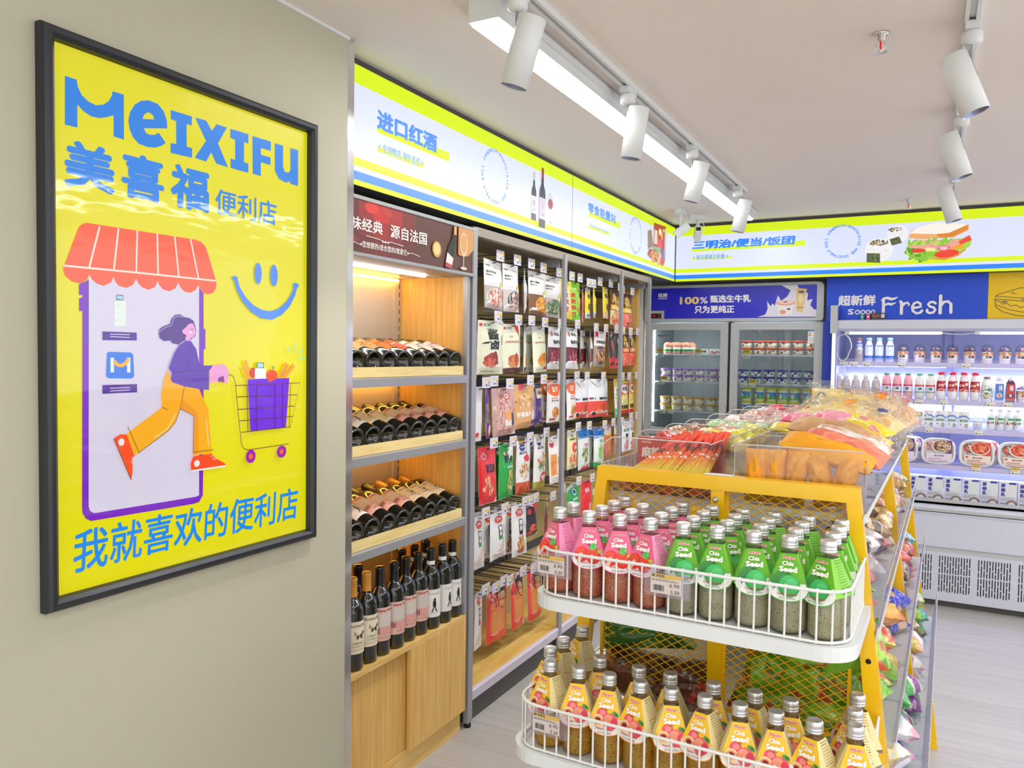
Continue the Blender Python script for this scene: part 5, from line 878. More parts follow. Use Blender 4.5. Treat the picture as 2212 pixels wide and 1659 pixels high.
mb = MB().box(CX0, CX1, 5.378, 5.9, .366, .575); mb.box(CX0, CX1, 5.372, 5.38, .566, .574); rel(mb.build('front_panel', 'casew'), t); rel(MB().box(CX0, CX1, 5.39, 5.9, .333, .366).build('groove', 'bumper'), t)
rel(MB().box(CX0, CX1, 5.378, 5.9, .040, .333).build('grille_panel', 'casew'), t); rel(MB().box(CX0 + .01, CX1, 5.415, 6.1, .0, .040).build('plinth', 'plinth'), t)
for bx in (-.335, -.131, .073, .277, .481, .685, .889, 1.09):
    mb = MB()
    for k in range(12):
        x = bx + .008 + k * .0144; lens = ((.07, .028), (.028, .07), (.055, .04))[k % 3]; z = .313
        for rep in range(2):
            for q in (lens[0], lens[1]): mb.box(x - .0029, x + .0029, 5.3772, 5.3785, z - q, z); z -= q + .0075
    rel(mb.build('grille_slots', 'black'), t)
rel(MB().box(CX0, CX1, 5.40, 6.1, .60, .634).build('deck', 'casew'), t)
mb = MB()
for k in range(150): mb.box(CX0 + .03 + k * .0132, CX0 + .039 + k * .0132, 5.402, 5.409, .6345, .6352)
rel(mb.build('air_slots', 'black'), t)
SH = ((1.480, 5.49), (1.252, 5.47), (1.080, 5.45), (.858, 5.42))
for z, y in SH:
    sh = rel(MB().box(CX0 + .026, CX1 - .03, y + .01, 6.08, z - .012, z).box(CX0 + .026, CX1 - .03, y, y + .012, z - .027, z + .002).build('shelf', 'lav'), t)
    MB().box(CX0 + .03, CX1 - .04, y - .004, y - .001, z - .024, z + .022).build('price_rail', 'tagp').parent = sh
    for x0, x1 in ((CX0 + .06, .08), (.19, .78), (.82, 1.4)): MB().box(x0, x1, y + .03, y + .045, z - .028, z - .0135).build('led_strip', 'cold').parent = sh
for x0, x1 in ((-.466, .051), (.253, .78), (.9, 1.4)): rel(MB().tube([(x0, 5.445, 1.664), (x1, 5.445, 1.664)], .0075, 10).box(x0 - .03, x0, 5.435, 5.455, 1.655, 1.675, mi=1).build('led_tube', ['cold', 'white']), t)
rel(MB().tube([(.051, 5.445, 1.664), (.1, 5.445, 1.657), (.16, 5.445, 1.655), (.22, 5.445, 1.663)], .003, 6).build('lamp_cable', 'cable'), t)
mb = MB()
for x in (.11,): mb.box(x - .035, x - .02, 6.06, 6.08, .64, 1.7).box(x + .02, x + .035, 6.06, 6.08, .64, 1.7)
rel(mb.build('shelf_upright', 'lav'), t)
mb = MB()
for z in (1.195, 1.03, .835 + .19):
    for k in range(90): mb.box(CX0 + .08 + k * .021, CX0 + .086 + k * .021, 6.078, 6.0805, z, z + .006)
rel(mb.build('air_holes', 'black'), t)
lp = [(-.505 + .05 * math.cos(R(q)) * (1 if q < 180 else .8), 5.46, 1.57 + .085 * math.sin(R(q))) for q in range(0, 360, 18)]
rel(MB().tube(lp, .004, 6, closed=True).build('hanging_cable', 'white'), t)
for x, z, y in ((-.50, 1.466, 5.483), (-.44, 1.466, 5.483), (-.365, 1.466, 5.483), (-.165, 1.466, 5.483), (.185, 1.466, 5.483), (-.06, 1.238, 5.463), (.075, 1.238, 5.463), (.32, 1.238, 5.463), (.405, 1.238, 5.463), (.0, 1.066, 5.443), (.262, 1.066, 5.443), (.255, .845, 5.413), (.452, .845, 5.413)): rel(ptag(x, y, z), DC)
for x in (.255, .452): rel(ptag(x, 5.405, .868, .05, .016, True), DC)
for z, x0 in ((1.345, CX0 + .03), (1.152, -.13), (.80, -.2)): rel(MB().box(x0, CX1 - .04, 6.062, 6.078, z, z + .02).build('led_strip', 'cold'), t)  # glowing bands on the liner stand for light cast by the shelf tubes
# painted panel over the case
t = thing('wall_panel', 'blue panel lettered Fresh above the open cooler', 'sign', (-.16, 5.46, 1.742), 0, 'coloured panels over the cooler')
mb = MB().box(-.612, .284, 5.452, 5.47, 1.742, 2.03, '1F4FD8').box(-.628, -.572, 5.456, 5.47, .1, 1.742, '1B40B8'); a = Art(mb, plane((0, 5.4518, 0), (1, 0, 0), (0, 0, 1))); wv = 'F0F0F4'
a.text('超新鲜', -.542, 1.838, -.321, 1.907, wv, .035)
a.text('S', -.482, 1.782, -.448, 1.818, wv, .03)
for k in range(4): cx = -.425 + k * .033 - k * k * .001; q = .016 - .001 * k; a.ell(cx, 1.797, q, .015, wv); a.ell(cx, 1.797, q - .007, .0085, '1F4FD8')
def sp(pts, w): a.stroke(pts, w, wv); [a.ell(p[0], p[1], ww / 2, ww / 2, wv, 10) for p, ww in ((pts[0], w[0] if hasattr(w, '__len__') else w), (pts[-1], w[-1] if hasattr(w, '__len__') else w))]
sp([(-.276, 1.79), (-.276, 1.83), (-.277, 1.875)], .018); sp([(-.289, 1.868), (-.278, 1.881), (-.255, 1.884), (-.232, 1.876), (-.215, 1.879), (-.198, 1.888)], (.006, .012, .018, .018, .014, .005)); sp([(-.272, 1.838), (-.25, 1.848), (-.232, 1.843), (-.208, 1.853)], (.008, .016, .016, .005))
sp([(-.174, 1.786), (-.174, 1.85), (-.18, 1.859)], .018); sp([(-.172, 1.828), (-.158, 1.848), (-.14, 1.852), (-.13, 1.84), (-.138, 1.833)], (.012, .016, .014, .009, .007))
sp([(-.112, 1.818), (-.088, 1.822), (-.068, 1.826), (-.07, 1.844), (-.086, 1.855), (-.104, 1.848), (-.115, 1.825), (-.11, 1.80), (-.09, 1.785), (-.068, 1.79), (-.06, 1.802)], .015)
sp([(.012, 1.845), (.0, 1.854), (-.018, 1.852), (-.028, 1.84), (-.018, 1.826), (.002, 1.82), (.012, 1.806), (.002, 1.79), (-.02, 1.786), (-.034, 1.796), (-.032, 1.806)], .015)
sp([(.038, 1.786), (.038, 1.89)], .019); sp([(.04, 1.83), (.055, 1.852), (.078, 1.856), (.094, 1.84), (.095, 1.788)], .017)
rel(mb.build('lettered_board', 'matte'), t)
t = thing('wall_panel', 'yellow panel with a drawn sandwich beside the blue panel', 'sign', (.6, 5.46, 1.742), 0, 'coloured panels over the cooler')
mb = MB().box(.286, 1.18, 5.452, 5.47, 1.742, 2.03, 'F2C80E'); a = Art(mb, plane((0, 5.4518, 0), (1, 0, 0), (0, 0, 1))); ink = '6A6440'
top = [(.322, 1.882), (.345, 1.895), (.40, 1.912), (.445, 1.928), (.475, 1.926), (.60, 1.895), (.608, 1.872), (.52, 1.835), (.46, 1.85), (.33, 1.865)]; a.stroke(top, .0045, ink, True); a.stroke([(.322, 1.882), (.46, 1.868), (.52, 1.852), (.606, 1.885)], .004, ink); a.stroke([(.46, 1.868), (.46, 1.85)], .004, ink)
a.stroke([(.318, 1.868), (.325, 1.858), (.345, 1.85), (.36, 1.835), (.385, 1.838), (.40, 1.822), (.43, 1.828), (.45, 1.812), (.48, 1.82), (.52, 1.80), (.56, 1.83), (.60, 1.85)], .0045, ink); a.stroke([(.322, 1.86), (.326, 1.82), (.36, 1.79), (.43, 1.768), (.47, 1.762), (.56, 1.79), (.605, 1.83)], .0045, ink); a.stroke([(.33, 1.83), (.40, 1.80), (.46, 1.786), (.55, 1.81)], .004, ink)
a.blob(.37, 1.848, .02, .006, '6A6A4A', random.Random(1)); a.stroke([(.40, 1.90), (.415, 1.893)], .003, ink); a.stroke([(.405, 1.905), (.43, 1.892)], .003, ink)
rel(mb.build('lettered_board', 'matte'), t)
# small cards standing on the canopy
for x0, x1, z0, z1, c, lb in ((-.404, -.386, 1.7555, 1.778, '1FA07A', 'small green card standing on the cooler canopy'), (-.371, -.350, 1.7555, 1.78, 'E0242E', 'small red card standing on the cooler canopy'), (-.340, -.262, 1.7555, 1.785, '1A1A1E', 'small black card standing on the cooler canopy under the Fresh lettering')):
    mb = MB().box(x0, x1, 5.425, 5.435, 1.7455, z1 + .004, c); a = Art(mb, plane((0, 5.4248, 0), (1, 0, 0), (0, 0, 1)))
    if c == '1A1A1E': a.text('营业中', x0 + .004, z0 + .006, x0 + .045, z1 - .004, 'B84A3A', .02); a.rect(x1 - .024, z0 + .004, x1 - .005, z1 - .003, 'D8D8DC')
    else: a.rect(x0 + .006, z0 + .005, x1 - .006, z1 - .008, 'E8E8EC')
    tag(mb.build('counter_card', 'print'), lb, 'card', 'cards on the cooler canopy')

# ---------------------------------------------------------------- goods in the dairy case
def bottle(name, label, prof, body, cap, capp, art=None, mt='print', n=18, r=.025):
    t = thing(name, label, 'bottle'); mb = MB().lathe(prof, n, body)
    if art: a = Art(mb, lambda u, v, w: ((rad(prof, v) + w + .0003) * math.sin(u / r), -(rad(prof, v) + w + .0003) * math.cos(u / r), v)); art(a, random.Random(name + body))
    mb.build('body', mt, t); MB().lathe(capp, n, cap).build('cap', 'print', t); return t
def rad(prof, v):
    for q, s in zip(prof, prof[1:]):
        if q[1] <= v <= s[1] and s[1] > q[1]: return q[0] + (s[0] - q[0]) * (v - q[1]) / (s[1] - q[1])
    return prof[1][0]
def place(p, xs, y, z, lab, grp, rz=.25, start=1):
    rn = random.Random(lab)
    for i, x in enumerate(xs):
        lb = lab % nth(i + start) if '%s' in lab else lab; rt = (0, 0, rn.uniform(-rz, rz))
        if i == 0: p.location = (x, y, z); p.rotation_euler = rt; p['label'] = lb; p['group'] = grp
        else: dup(p, lb, (x, y, z), rt, grp)
Z1, Z2, Z3, Z4, Z5 = 1.4805, 1.2525, 1.0805, .8585, .6345
def body_(h, r, neck): return [(0, 0), (r, 0), (r + .001, .003), (r + .001, h * .55), (r * .96, h * .66), (neck, h * .86), (neck, h * .9), (0, h * .9)]
def capp(h, r): return [(0, h * .88), (r, h * .88), (r, h), (0, h)]
def lab1(a, rn): a.poly([(-.03, .095), (-.03, .06), (0, .04), (.03, .06), (.03, .095)], '2238B8'); a.rect(-.032, .093, .032, .125, '2238B8', 8); a.rect(-.013, .078, .013, .098, 'D8DCE8', 3); a.text('有益菌', -.02, .108, .02, .118, 'E8ECF8', .03); a.ell(0, .058, .006, .006, 'C8D0E8')
p = bottle('drink_bottle', '', body_(.156, .024, .014), 'B8AEA8', '8A6A5E', capp(.156, .0165), lab1); place(p, [-.415], 5.545, Z1, 'dark blue yogurt drink bottle with a brown cap on the top cooler shelf', 'yogurt drinks on the top shelf')
def lab2(a, rn): a.rect(-.045, .0, .045, .04, '2A6AD8', 10); a.poly([(-.04, .062), (-.03, .05), (0, .02), (.03, .05), (.04, .062), (.04, .04), (0, .008), (-.04, .04)], '2AB0B8'); a.text('有益菌', -.019, .098, .019, .108, '3A5AA8', .03); a.stroke([(.012 * math.cos(R(k)), .082 + .011 * math.sin(R(k))) for k in range(0, 360, 30)], .0015, '7AA8D8', True)
p = bottle('drink_bottle', '', body_(.156, .0245, .014), 'E6F0FA', 'A6D8F2', capp(.156, .0165), lab2); place(p, [-.357, -.297, -.235], 5.545, Z1, 'white and blue yogurt drink bottle, top cooler shelf, %s from the brown capped one', 'yogurt drinks on the top shelf')
def cup():
    t = thing('dessert_cup', '', 'cup'); mb = MB().lathe([(0, 0), (.027, 0), (.028, .003), (.0335, .07), (0, .07)], 20, 'EEE6E6'); f = lambda u, v, w: ((.028 + .0055 * v / .07 + w + .0003) * math.sin(u / .032), -(.028 + .0055 * v / .07 + w + .0003) * math.cos(u / .032), v)
    a = Art(mb, f); rn = random.Random(6); a.scatter(0, .058, .045, .012, 'E85A4A F0C040 C83A50 E8A0A0 7AA848'.split(), rn, 40, .005); a.text('大口酸', -.018, .032, .018, .046, '3A2A30', .05); a.rect(-.016, .018, -.002, .022, 'E8A8B0'); a.rect(.004, .018, .018, .022, 'C8B0B0'); mb.build('cup', 'print', t)
    MB().lathe([(.0335, .068), (.0365, .069), (.0365, .073), (.033, .075), (.032, .09), (.026, .106), (.014, .114), (0, .115)], 20).build('domed_lid', 'glass', t)
    mb = MB(); a = Art(mb, lambda u, v, w: (u, v, .078 + .02 * max(0, 1 - (u * u + v * v) / .0009) + w)); a.ell(0, 0, .030, .030, '8A4A5A', 18, 0, 3); a.scatter(0, 0, .026, .026, '6A2A48 C8506A E8D0C0 F0C878 8A9A48 4A2038 E8A0B0'.split(), rn, 46, .006, 1.3); mb.build('fruit_topping', 'print', t); return t
p = cup(); place(p, [-.159, -.067, .024, .114, .205, .297, .389, .472], 5.55, Z1, 'domed dessert cup of fruit on the top cooler shelf, %s from the blue bottles', 'dessert cups in the cooler', .5)
dup(p, 'domed dessert cup of fruit at the end of the second cooler shelf', (.482, 5.52, Z2), (0, 0, .3), 'dessert cups in the cooler')
def lab3(a, rn): a.stroke([(.014 * math.cos(R(k)) - .003, .05 + .014 * math.sin(R(k))) for k in range(40, 330, 24)], .004, '3A4A9A'); a.text('优酸C', -.008, .042, .026, .056, '3A4A9A', .03); a.rect(-.02, .1, .02, .103, 'A8A4A8', 6)
p = bottle('drink_bottle', '', [(0, 0), (.025, 0), (.026, .003), (.026, .07), (.024, .08), (.026, .09), (.022, .112), (.012, .126), (.012, .13), (0, .13)], 'C9C0BC', 'F2F2F4', [(0, .126), (.0155, .126), (.0155, .147), (0, .147)], lab3); place(p, [-.533, -.486, -.428, -.369, -.308], 5.52, Z2, 'beige oat drink bottle with a white cap, second shelf, %s from the cooler end', 'drink bottles on the second shelf')
def mk(body, cap, l1, l2, h=.160, cr=.017): 
    def lab(a, rn): a.rect(-.04, .045, .04, .088, l2, 10); a.rect(-.04, .08, .04, .091, l1, 10); a.ell(.0, .066, .014, .013, 'F2F4F4'); a.ell(.0, .066, .010, .009, '2A4A88'); a.ell(-.004, .068, .005, .005, '4AB8A8'); a.rect(-.04, .043, .04, .047, '2A8A6A' if l2[0] == 'E' else l1, 10)
    return bottle('drink_bottle', '', [(0, 0), (.019, 0), (.0265, .012), (.0265, .115), (.022, .134), (.015, .145), (.015, .152), (0, .152)], body, cap, [(0, .15), (cr, .15), (cr, h), (0, h)], lab)
place(mk('F2A9B2', '2AA87A', 'D8487A', 'E8D8DC'), [-.247, -.187, -.125], 5.52, Z2, 'pink milk bottle with a green cap on the second cooler shelf, %s of three', 'drink bottles on the second shelf')
place(mk('EFEDE4', '2AA87A', 'E04A4A', 'E0E6E8', .1585), [-.061, -.001], 5.52, Z2, 'white milk bottle with a green cap on the second cooler shelf, %s of two', 'drink bottles on the second shelf')
def lab5(a, rn): a.rect(-.04, .056, .04, .118, 'B82430', 10); a.scatter(0, .062, .034, .008, 'F0D8D0 E8B0A0'.split(), rn, 14, .006); a.text('红枣', -.02, .084, .01, .1, 'F4D8C8', .05); a.ell(.02, .1, .009, .009, 'F0E0D8')
place(bottle('drink_bottle', '', [(0, 0), (.02, 0), (.026, .008), (.027, .05), (.0262, .054), (.0262, .12), (.024, .136), (.0165, .15), (.0165, .16), (0, .16)], 'F3F1F0', 'E82440', [(0, .157), (.0195, .157), (.0195, .173), (0, .173)], lab5), [.058, .120, .180, .239], 5.52, Z2, 'white jujube milk bottle with a red cap and label, %s of four', 'drink bottles on the second shelf')
def lab6(a, rn): a.rect(-.009, .085, .009, .098, '2A6A4A'); a.blob(0, .06, .026, .018, '2A7A5A', rn); a.blob(.012, .072, .012, .012, '3A8A6A', rn); a.ell(-.004, .062, .008, .008, 'F4F4F0'); [a.ell(x, .036, .0065, .006, 'C8C070') for x in (-.014, 0, .014)]; a.text('椰子水', -.012, .018, .012, .026, '3A5A4A', .03)
place(bottle('drink_bottle', '', [(0, 0), (.03, 0), (.031, .003), (.031, .08), (.026, .115), (.017, .135), (.017, .138), (0, .138)], 'F2F3F0', '9A7A5A', [(0, .136), (.0185, .136), (.0185, .15), (0, .15)], lab6), [.300], 5.52, Z2, 'white coconut drink bottle with green leaves and a tan cap', 'drink bottles on the second shelf', .1)
def square_bottle(body, pan, cap, lab, txt):
    t = thing('drink_bottle', lab, 'bottle'); mb = MB().box(-.024, .024, -.024, .024, 0, .112, body); mb.add([(-.024, -.024, .112), (.024, -.024, .112), (.024, .024, .112), (-.024, .024, .112), (-.014, -.014, .128), (.014, -.014, .128), (.014, .014, .128), (-.014, .014, .128)], [(0, 1, 5, 4), (1, 2, 6, 5), (2, 3, 7, 6), (3, 0, 4, 7)], body)
    a = Art(mb, plane((0, -.0241, 0), (1, 0, 0), (0, 0, 1))); a.rect(-.021, .01, .021, .108, pan); a.text(txt, -.004, .066, .014, .1, 'F4F4F4', .04); a.ell(0, .04, .015, .014, 'F0E8E4' if body[0] == 'E' else '3A1A24'); a.text('饮', -.008, .03, .008, .05, 'C84030' if body[0] == 'E' else 'F4F0F0', .04); mb.build('body', 'print', t)
    MB().lathe([(0, .126), (.0165, .126), (.0165, .149), (0, .149)], 16, cap).build('cap', 'print', t); return t
p = square_bottle('E4E8F0', '3A7AC8', 'EDEDEF', 'square bottle with a blue label and red bowl on the second shelf', '好喝'); p.location = (.365, 5.52, Z2)
p = square_bottle('4A2438', 'C82A34', 'E6E6EA', 'dark red square bottle on the second cooler shelf', '莓果'); p.location = (.421, 5.52, Z2)
def carton(w, d, h, body, art, label, name='milk_carton'):
    mb = MB().box(-w / 2, w / 2, 0, d, 0, h, body); a = Art(mb, plane((-w / 2, -.0002, 0), (1, 0, 0), (0, 0, 1)), sx=w, sy=h); art(a, random.Random(label)); return tag(mb.build(name, 'print'), label, 'carton')
o = carton(.056, .05, .098, 'F3F3F1', lambda a, rn: (a.poly([(0, .9), (1, .96), (1, .7), (.6, .64), (.3, .7), (.28, .52), (.22, .7), (0, .72)], '5AA83A'), a.text('纯牛奶', .25, .78, .8, .92, 'F4F8F0', .03), a.rect(.65, .1, .95, .6, 'E8B0B8'), a.rect(.05, .08, .3, .12, 'E8A0A8')), 'white carton with a green dripping top on the third cooler shelf'); o.location = (-.066, 5.49, Z3)
def hc(a, rn): a.ell(.3, .9, .1, .06, 'D85A5A', 14); a.ell(.3, .9, .07, .04, 'F2F2F2', 14); a.stroke([(.05, .66), (.3, .76), (.7, .76), (1, .6)], .006, '2A5AC0'); a.stroke([(.1, .62), (.4, .7), (.75, .7), (1, .56)], .004, '7AB0E0'); a.text('高钙奶', .12, .4, .9, .56, '3A8A6A', .03); a.ell(.25, .26, .08, .04, '4A9A4A', 10); a.ell(.75, .18, .16, .12, '2A6A4A', 10); a.ell(.75, .18, .1, .07, 'E8ECE8', 10); a.text('0', .72, .13, .8, .22, '2A4A3A', .03)
o = carton(.058, .06, .104, 'F0F2F2', hc, '')
for i, x in enumerate((-.004, .059, .121, .184)):
    q = o if i == 0 else o.copy(); i and C.objects.link(q); q.location = (x, 5.49, Z3); q['label'] = 'white high calcium milk carton on the third cooler shelf, %s of four' % nth(i + 1); q['group'] = 'high calcium milk cartons'
t = thing('yogurt_pot', 'small plain yogurt pot alone on the third cooler shelf', 'pot', (.259, 5.52, Z3)); mb = MB().lathe([(0, 0), (.021, 0), (.027, .05), (0, .05)], 18, 'E6E6F0'); a = Art(mb, lambda u, v, w: ((.021 + .006 * v / .05 + w + .0003) * math.sin(u / .024), -(.021 + .006 * v / .05 + w + .0003) * math.cos(u / .024), v)); a.stroke([(-.008, .02), (0, .014), (.008, .02)], .002, '5A5A6A'); a.ell(-.006, .03, .002, .003, '5A5A6A'); a.ell(.006, .03, .002, .003, '5A5A6A'); mb.build('pot', 'print', t); MB().lathe([(0, .05), (.0295, .05), (.0295, .056), (0, .056)], 18, 'F0F0F6').build('lid', 'print', t)
def labA(a, rn): a.rect(-.034, .03, .034, .078, 'EDF1EC', 8); a.poly([(.034, .03), (-.01, .03), (.0, .05), (.034, .06)], '3AA85A'); a.text('A', -.022, .034, -.006, .056, 'C83040', .05); a.text('D钙', -.004, .04, .018, .054, '2A8A50', .04); a.rect(-.012, .064, .018, .076, '2A9A58', 3)
place(bottle('drink_bottle', '', [(0, 0), (.018, 0), (.0225, .006), (.0225, .085), (.0195, .1), (.0115, .116), (.0115, .12), (0, .12)], 'EFF3EF', 'E8EEEC', [(0, .118), (.014, .118), (.014, .132), (0, .132)], labA, 'print', 16, .022), [.329, .3745, .420, .4655], 5.51, Z3, 'small calcium milk bottle with green label on the third shelf, %s of four', 'calcium milk bottles')
def meal(col, red):
    t = thing('ready_meal', '', 'ready meal'); W_, H_ = .094, .082
    def se(k, n=28): return [(math.copysign(abs(math.cos(2 * PI * i / n)) ** .62, math.cos(2 * PI * i / n)) * W_ * k, math.copysign(abs(math.sin(2 * PI * i / n)) ** .62, math.sin(2 * PI * i / n)) * H_ * k) for i in range(n)]
    f = lambda u, v, w: (u, -w, v + H_); mb = MB(); n = 28
    rings = [(.80, -.045), (.98, -.004), (1.0, 0), (.96, .004), (.86, .003), (.82, -.004)]; vs = []
    for k, d in rings: vs += [f(u, v, d) for u, v in se(k)]
    mb.add(vs, [(r * n + i, r * n + (i + 1) % n, (r + 1) * n + (i + 1) % n, (r + 1) * n + i) for r in range(len(rings) - 1) for i in range(n)], 'E4E4E8', 0, True); mb.add([f(u, v, -.045) for u, v in se(.8)], [tuple(range(n))], 'D8D8DC'); mb.build('tray', 'print', t)
    mb = MB(); a = Art(mb, lambda u, v, w: f(u, v, w - .004)); rn = random.Random(col); a.poly(se(.82), 'B8B4B8'); a.blob(-.03, .03, .05, .03, '7A4A48', rn); a.scatter(-.03, .03, .045, .03, 'C84A3A E8A090 7A2A30 F0D0B0'.split(), rn, 30, .009)
    mb.build('lid_film', 'print', t)
    mb = MB(); a = Art(mb, lambda u, v, w: f(u, v, .0055 + w)); a.poly([(-.065, -.012), (.075, -.012), (.072, -.062), (-.062, -.062)], 'EAE2D4' if red else 'E6DCEC'); a.rect(.0, -.012, .072, .068, col); a.ell(.016, .03, .052, .04, 'F0E8E0', 24); a.ell(.018, .032, .046, .035, 'A83A20' if red else '6A3A30', 22); a.scatter(.018, .032, .04, .03, (FOODR if red else 'A86A58 E0B090 5A2A28 8AA858 D8C0A8').split(), rn, 60, .009)
    a.text('意大利面', -.02, -.032, .03, -.022, 'B83A34' if red else '8A5A7A', .03); a.rect(-.05, -.046, .02, -.042, 'C85A50' if red else 'C89AB8'); a.rect(-.05, -.056, .05, -.052, 'D88A80' if red else 'D0A8C0'); a.text('DAY', .045, -.03, .07, -.014, 'F0E8F0', .03) if not red else a.ell(-.05, -.024, .008, .005, 'C83A30'); mb.build('card_sleeve', 'matte', t); return t
mp_, mr = meal('6A3A6A', 0), meal('D84A38', 1)
for i, (src, x, y, lb) in enumerate(((mp_, -.15, 5.45, 'ready meal tray partly hidden behind the bread stand end'), (None, .054, 5.44, 'ready meal tray with purple sleeve of pasta and peppers'), (mr, .256, 5.44, 'ready meal tray with red sleeve of pasta, middle of the shelf'), (None, .457, 5.44, 'ready meal tray with red sleeve and a glare spot at the shelf end'), (None, .29, 5.50, 'ready meal tray standing behind the middle red one'), (None, -.11, 5.50, 'ready meal tray standing behind the half hidden one'))):
    rt = (R(-9), 0, 0); g = 'ready meals on the fourth shelf'
    if src: src.location = (x, y, Z4); src.rotation_euler = rt; src['label'] = lb; src['group'] = g
    else: dup(mp_ if i in (1, 5) else mr, lb, (x, y, Z4), rt, g)
def coco(a, rn): a.text('厚', .1, .76, .36, .92, '3A3AA0', .05); a.text('椰', .1, .58, .36, .74, '3A3AA0', .05); a.text('乳', .1, .41, .36, .56, '3A3AA0', .05); a.rect(.55, .9, .95, .98, '3A3A9A'); a.text('COCONUT', .1, .3, .82, .37, '8A8A90', 0); a.text('MILK', .1, .23, .5, .29, '8A8A90', 0); a.text('植物基', .1, .1, .36, .15, '3A3AA0', .03); a.ell(.72, .02, .3, .22, 'E6E8E6', 20); a.stroke([(.72 + .3 * math.cos(R(g)), .02 + .22 * math.sin(R(g))) for g in range(25, 181, 13)], .012, '8A6A5A'); a.poly([(.9, .2), (1, .12), (1, 0), (.95, 0)], '6A4A3A')
o = carton(.091, .06, .148, 'DDE2E4', coco, '', 'coconut_milk_carton')
for i, x in enumerate((-.052, .042, .137, .233, .328, .423, .518)):
    q = o if i == 0 else o.copy(); i and C.objects.link(q); q.location = (x, 5.445, Z5 + .001); q['label'] = 'pale coconut milk carton with blue characters on the lowest shelf, %s from the stand' % nth(i + 1); q['group'] = 'coconut milk cartons'
rel(MB().box(.305, .335, 5.397, 5.398, .70, .735).build('blank_tag', 'tagp'), DC); rel(MB().box(CX0 + .03, CX1, 5.398, 5.401, .635, .70).build('front_lip', 'acryl'), DC)
# ---------------------------------------------------------------- yellow display stand
TH = R(1.05); OX, OY = -.391, 1.66; LEN = 1.76
def W(s, t, z): return (OX + s * math.cos(TH) + t * math.sin(TH), OY - s * math.sin(TH) + t * math.cos(TH), z)
S = thing('display_stand', 'yellow A-frame display stand with white wire trays and clear snack bins', 'display stand', (OX, OY, 0), -TH)
def leg(sd, t0):
    o = lambda z: .275 + .121 * (1.247 - z)
    mb = MB(); vs = []
    for z, wd in ((0, .040), (1.2462, .026)): vs += [(sd * o(z), t0, z), (sd * (o(z) - wd), t0, z), (sd * (o(z) - wd), t0 + .032, z), (sd * o(z), t0 + .032, z)]
    return mb.add(vs, [(0, 1, 2, 3), (4, 5, 6, 7), (0, 1, 5, 4), (1, 2, 6, 5), (2, 3, 7, 6), (3, 0, 4, 7)])
for t0 in (0, .86, LEN - .03):
    for sd in (-1, 1):
        lg = leg(sd, t0).build('leg', 'yellow', S)
        for z in (.911, .58): 
            so = sd * (.275 + .121 * (1.247 - z) - .015); b = MB(); b.tf = Matrix.Translation((so, t0 - .0004, z)) @ Matrix.Rotation(PI / 2, 4, 'X'); b.lathe([(0, 0), (.0052, 0), (.0052, .0006), (0, .0006)], 14); b.build('plug', 'rubber', lg)
    MB().box(-.276, .276, t0 - .001, t0 + .034, 1.217, 1.247).build('top_rail', 'yellow', S)
    if t0 == 0: MB().box(-.0145, .0135, .001, .03, .1, 1.217).build('center_post', 'yellow', S)
b = MB(); b.tf = Matrix.Translation((-.004, .0005, 1.197)) @ Matrix.Rotation(PI / 2, 4, 'X'); b.lathe([(0, 0), (.0062, 0), (.0062, .002), (.004, .003), (.004, .009), (.0032, .01), (0, .01)], 14); b.build('bolt', 'silver', S)
def mesh_panel(s0, s1, z0, z1, t, w=.028, h=.0172):
    mb = MB(); k = h / w
    for sg in (1, -1):
        n0 = int(-(z1 - z0) / h) - 2; n1 = int((s1 - s0) / w) + int((z1 - z0) / h) + 3
        for i in range(n0, n1):
            c = s0 + i * w; P = []
            for z in (z0, z1): s = c + sg * (z - z0) / k; P.append((s, z))
            (a0, b0), (a1, b1) = P
            lo, hi = 0.0, 1.0; d = a1 - a0
            ta, tb = (s0 - a0) / d, (s1 - a0) / d; lo = max(lo, min(ta, tb)); hi = min(hi, max(ta, tb))
            if hi - lo < .004: continue
            mb.tube([(a0 + d * lo, t, z0 + (z1 - z0) * lo), (a0 + d * hi, t, z0 + (z1 - z0) * hi)], .00125, 4)
    mb.box(s0 - .003, s0 + .004, t - .002, t + .002, z0, z1).box(s1 - .004, s1 + .003, t - .002, t + .002, z0, z1).box(s0, s1, t - .002, t + .002, z0 - .003, z0 + .004)
    return mb.build('mesh_panel', 'yellow', S)
mesh_panel(-.268, -.016, .738, 1.216, .024); mesh_panel(.015, .266, .738, 1.216, .024); mesh_panel(-.33, -.016, .42, .705, .024); mesh_panel(.015, .33, .42, .705, .024)
def rrect(hs, t0, t1, r, n=7):
    P = [(-hs, t1)]; P += [(-hs + r - r * math.cos(R(90 * k / n)), t0 + r - r * math.sin(R(90 * k / n))) for k in range(n + 1)]
    P += [(hs - r + r * math.sin(R(90 * k / n)), t0 + r - r * math.cos(R(90 * k / n))) for k in range(n + 1)]; return P + [(hs, t1)]
def along(P, step):
    out = []; d = 0; nxt = step * .5
    for a, b in zip(P, P[1:]):
        l = math.hypot(b[0] - a[0], b[1] - a[1])
        while nxt <= d + l: q = (nxt - d) / l; out.append((a[0] + (b[0] - a[0]) * q, a[1] + (b[1] - a[1]) * q)); nxt += step
        d += l
    return out
def wire_tray(hs, t0, zf, t1=-.002):
    P = rrect(hs, t0, t1, .062); mb = MB().prism(P, lambda u, v, d: (u, v, d), zf - .025, zf)
    tr = mb.build('tray', 'white', S); I = rrect(hs - .013, t0 + .011, t1 - .003, .054); zr = zf + .090
    mb = MB().tube([(u, v, zr) for u, v in I], .0031, 8).tube([(u, v, zf + .004) for u, v in I], .0026, 6)
    for u, v in along(I, .0255): mb.tube([(u, v, zf + .001), (u, v, zr + .004)], .0021, 6)
    mb.build('wire_rail', 'wire', tr); return tr
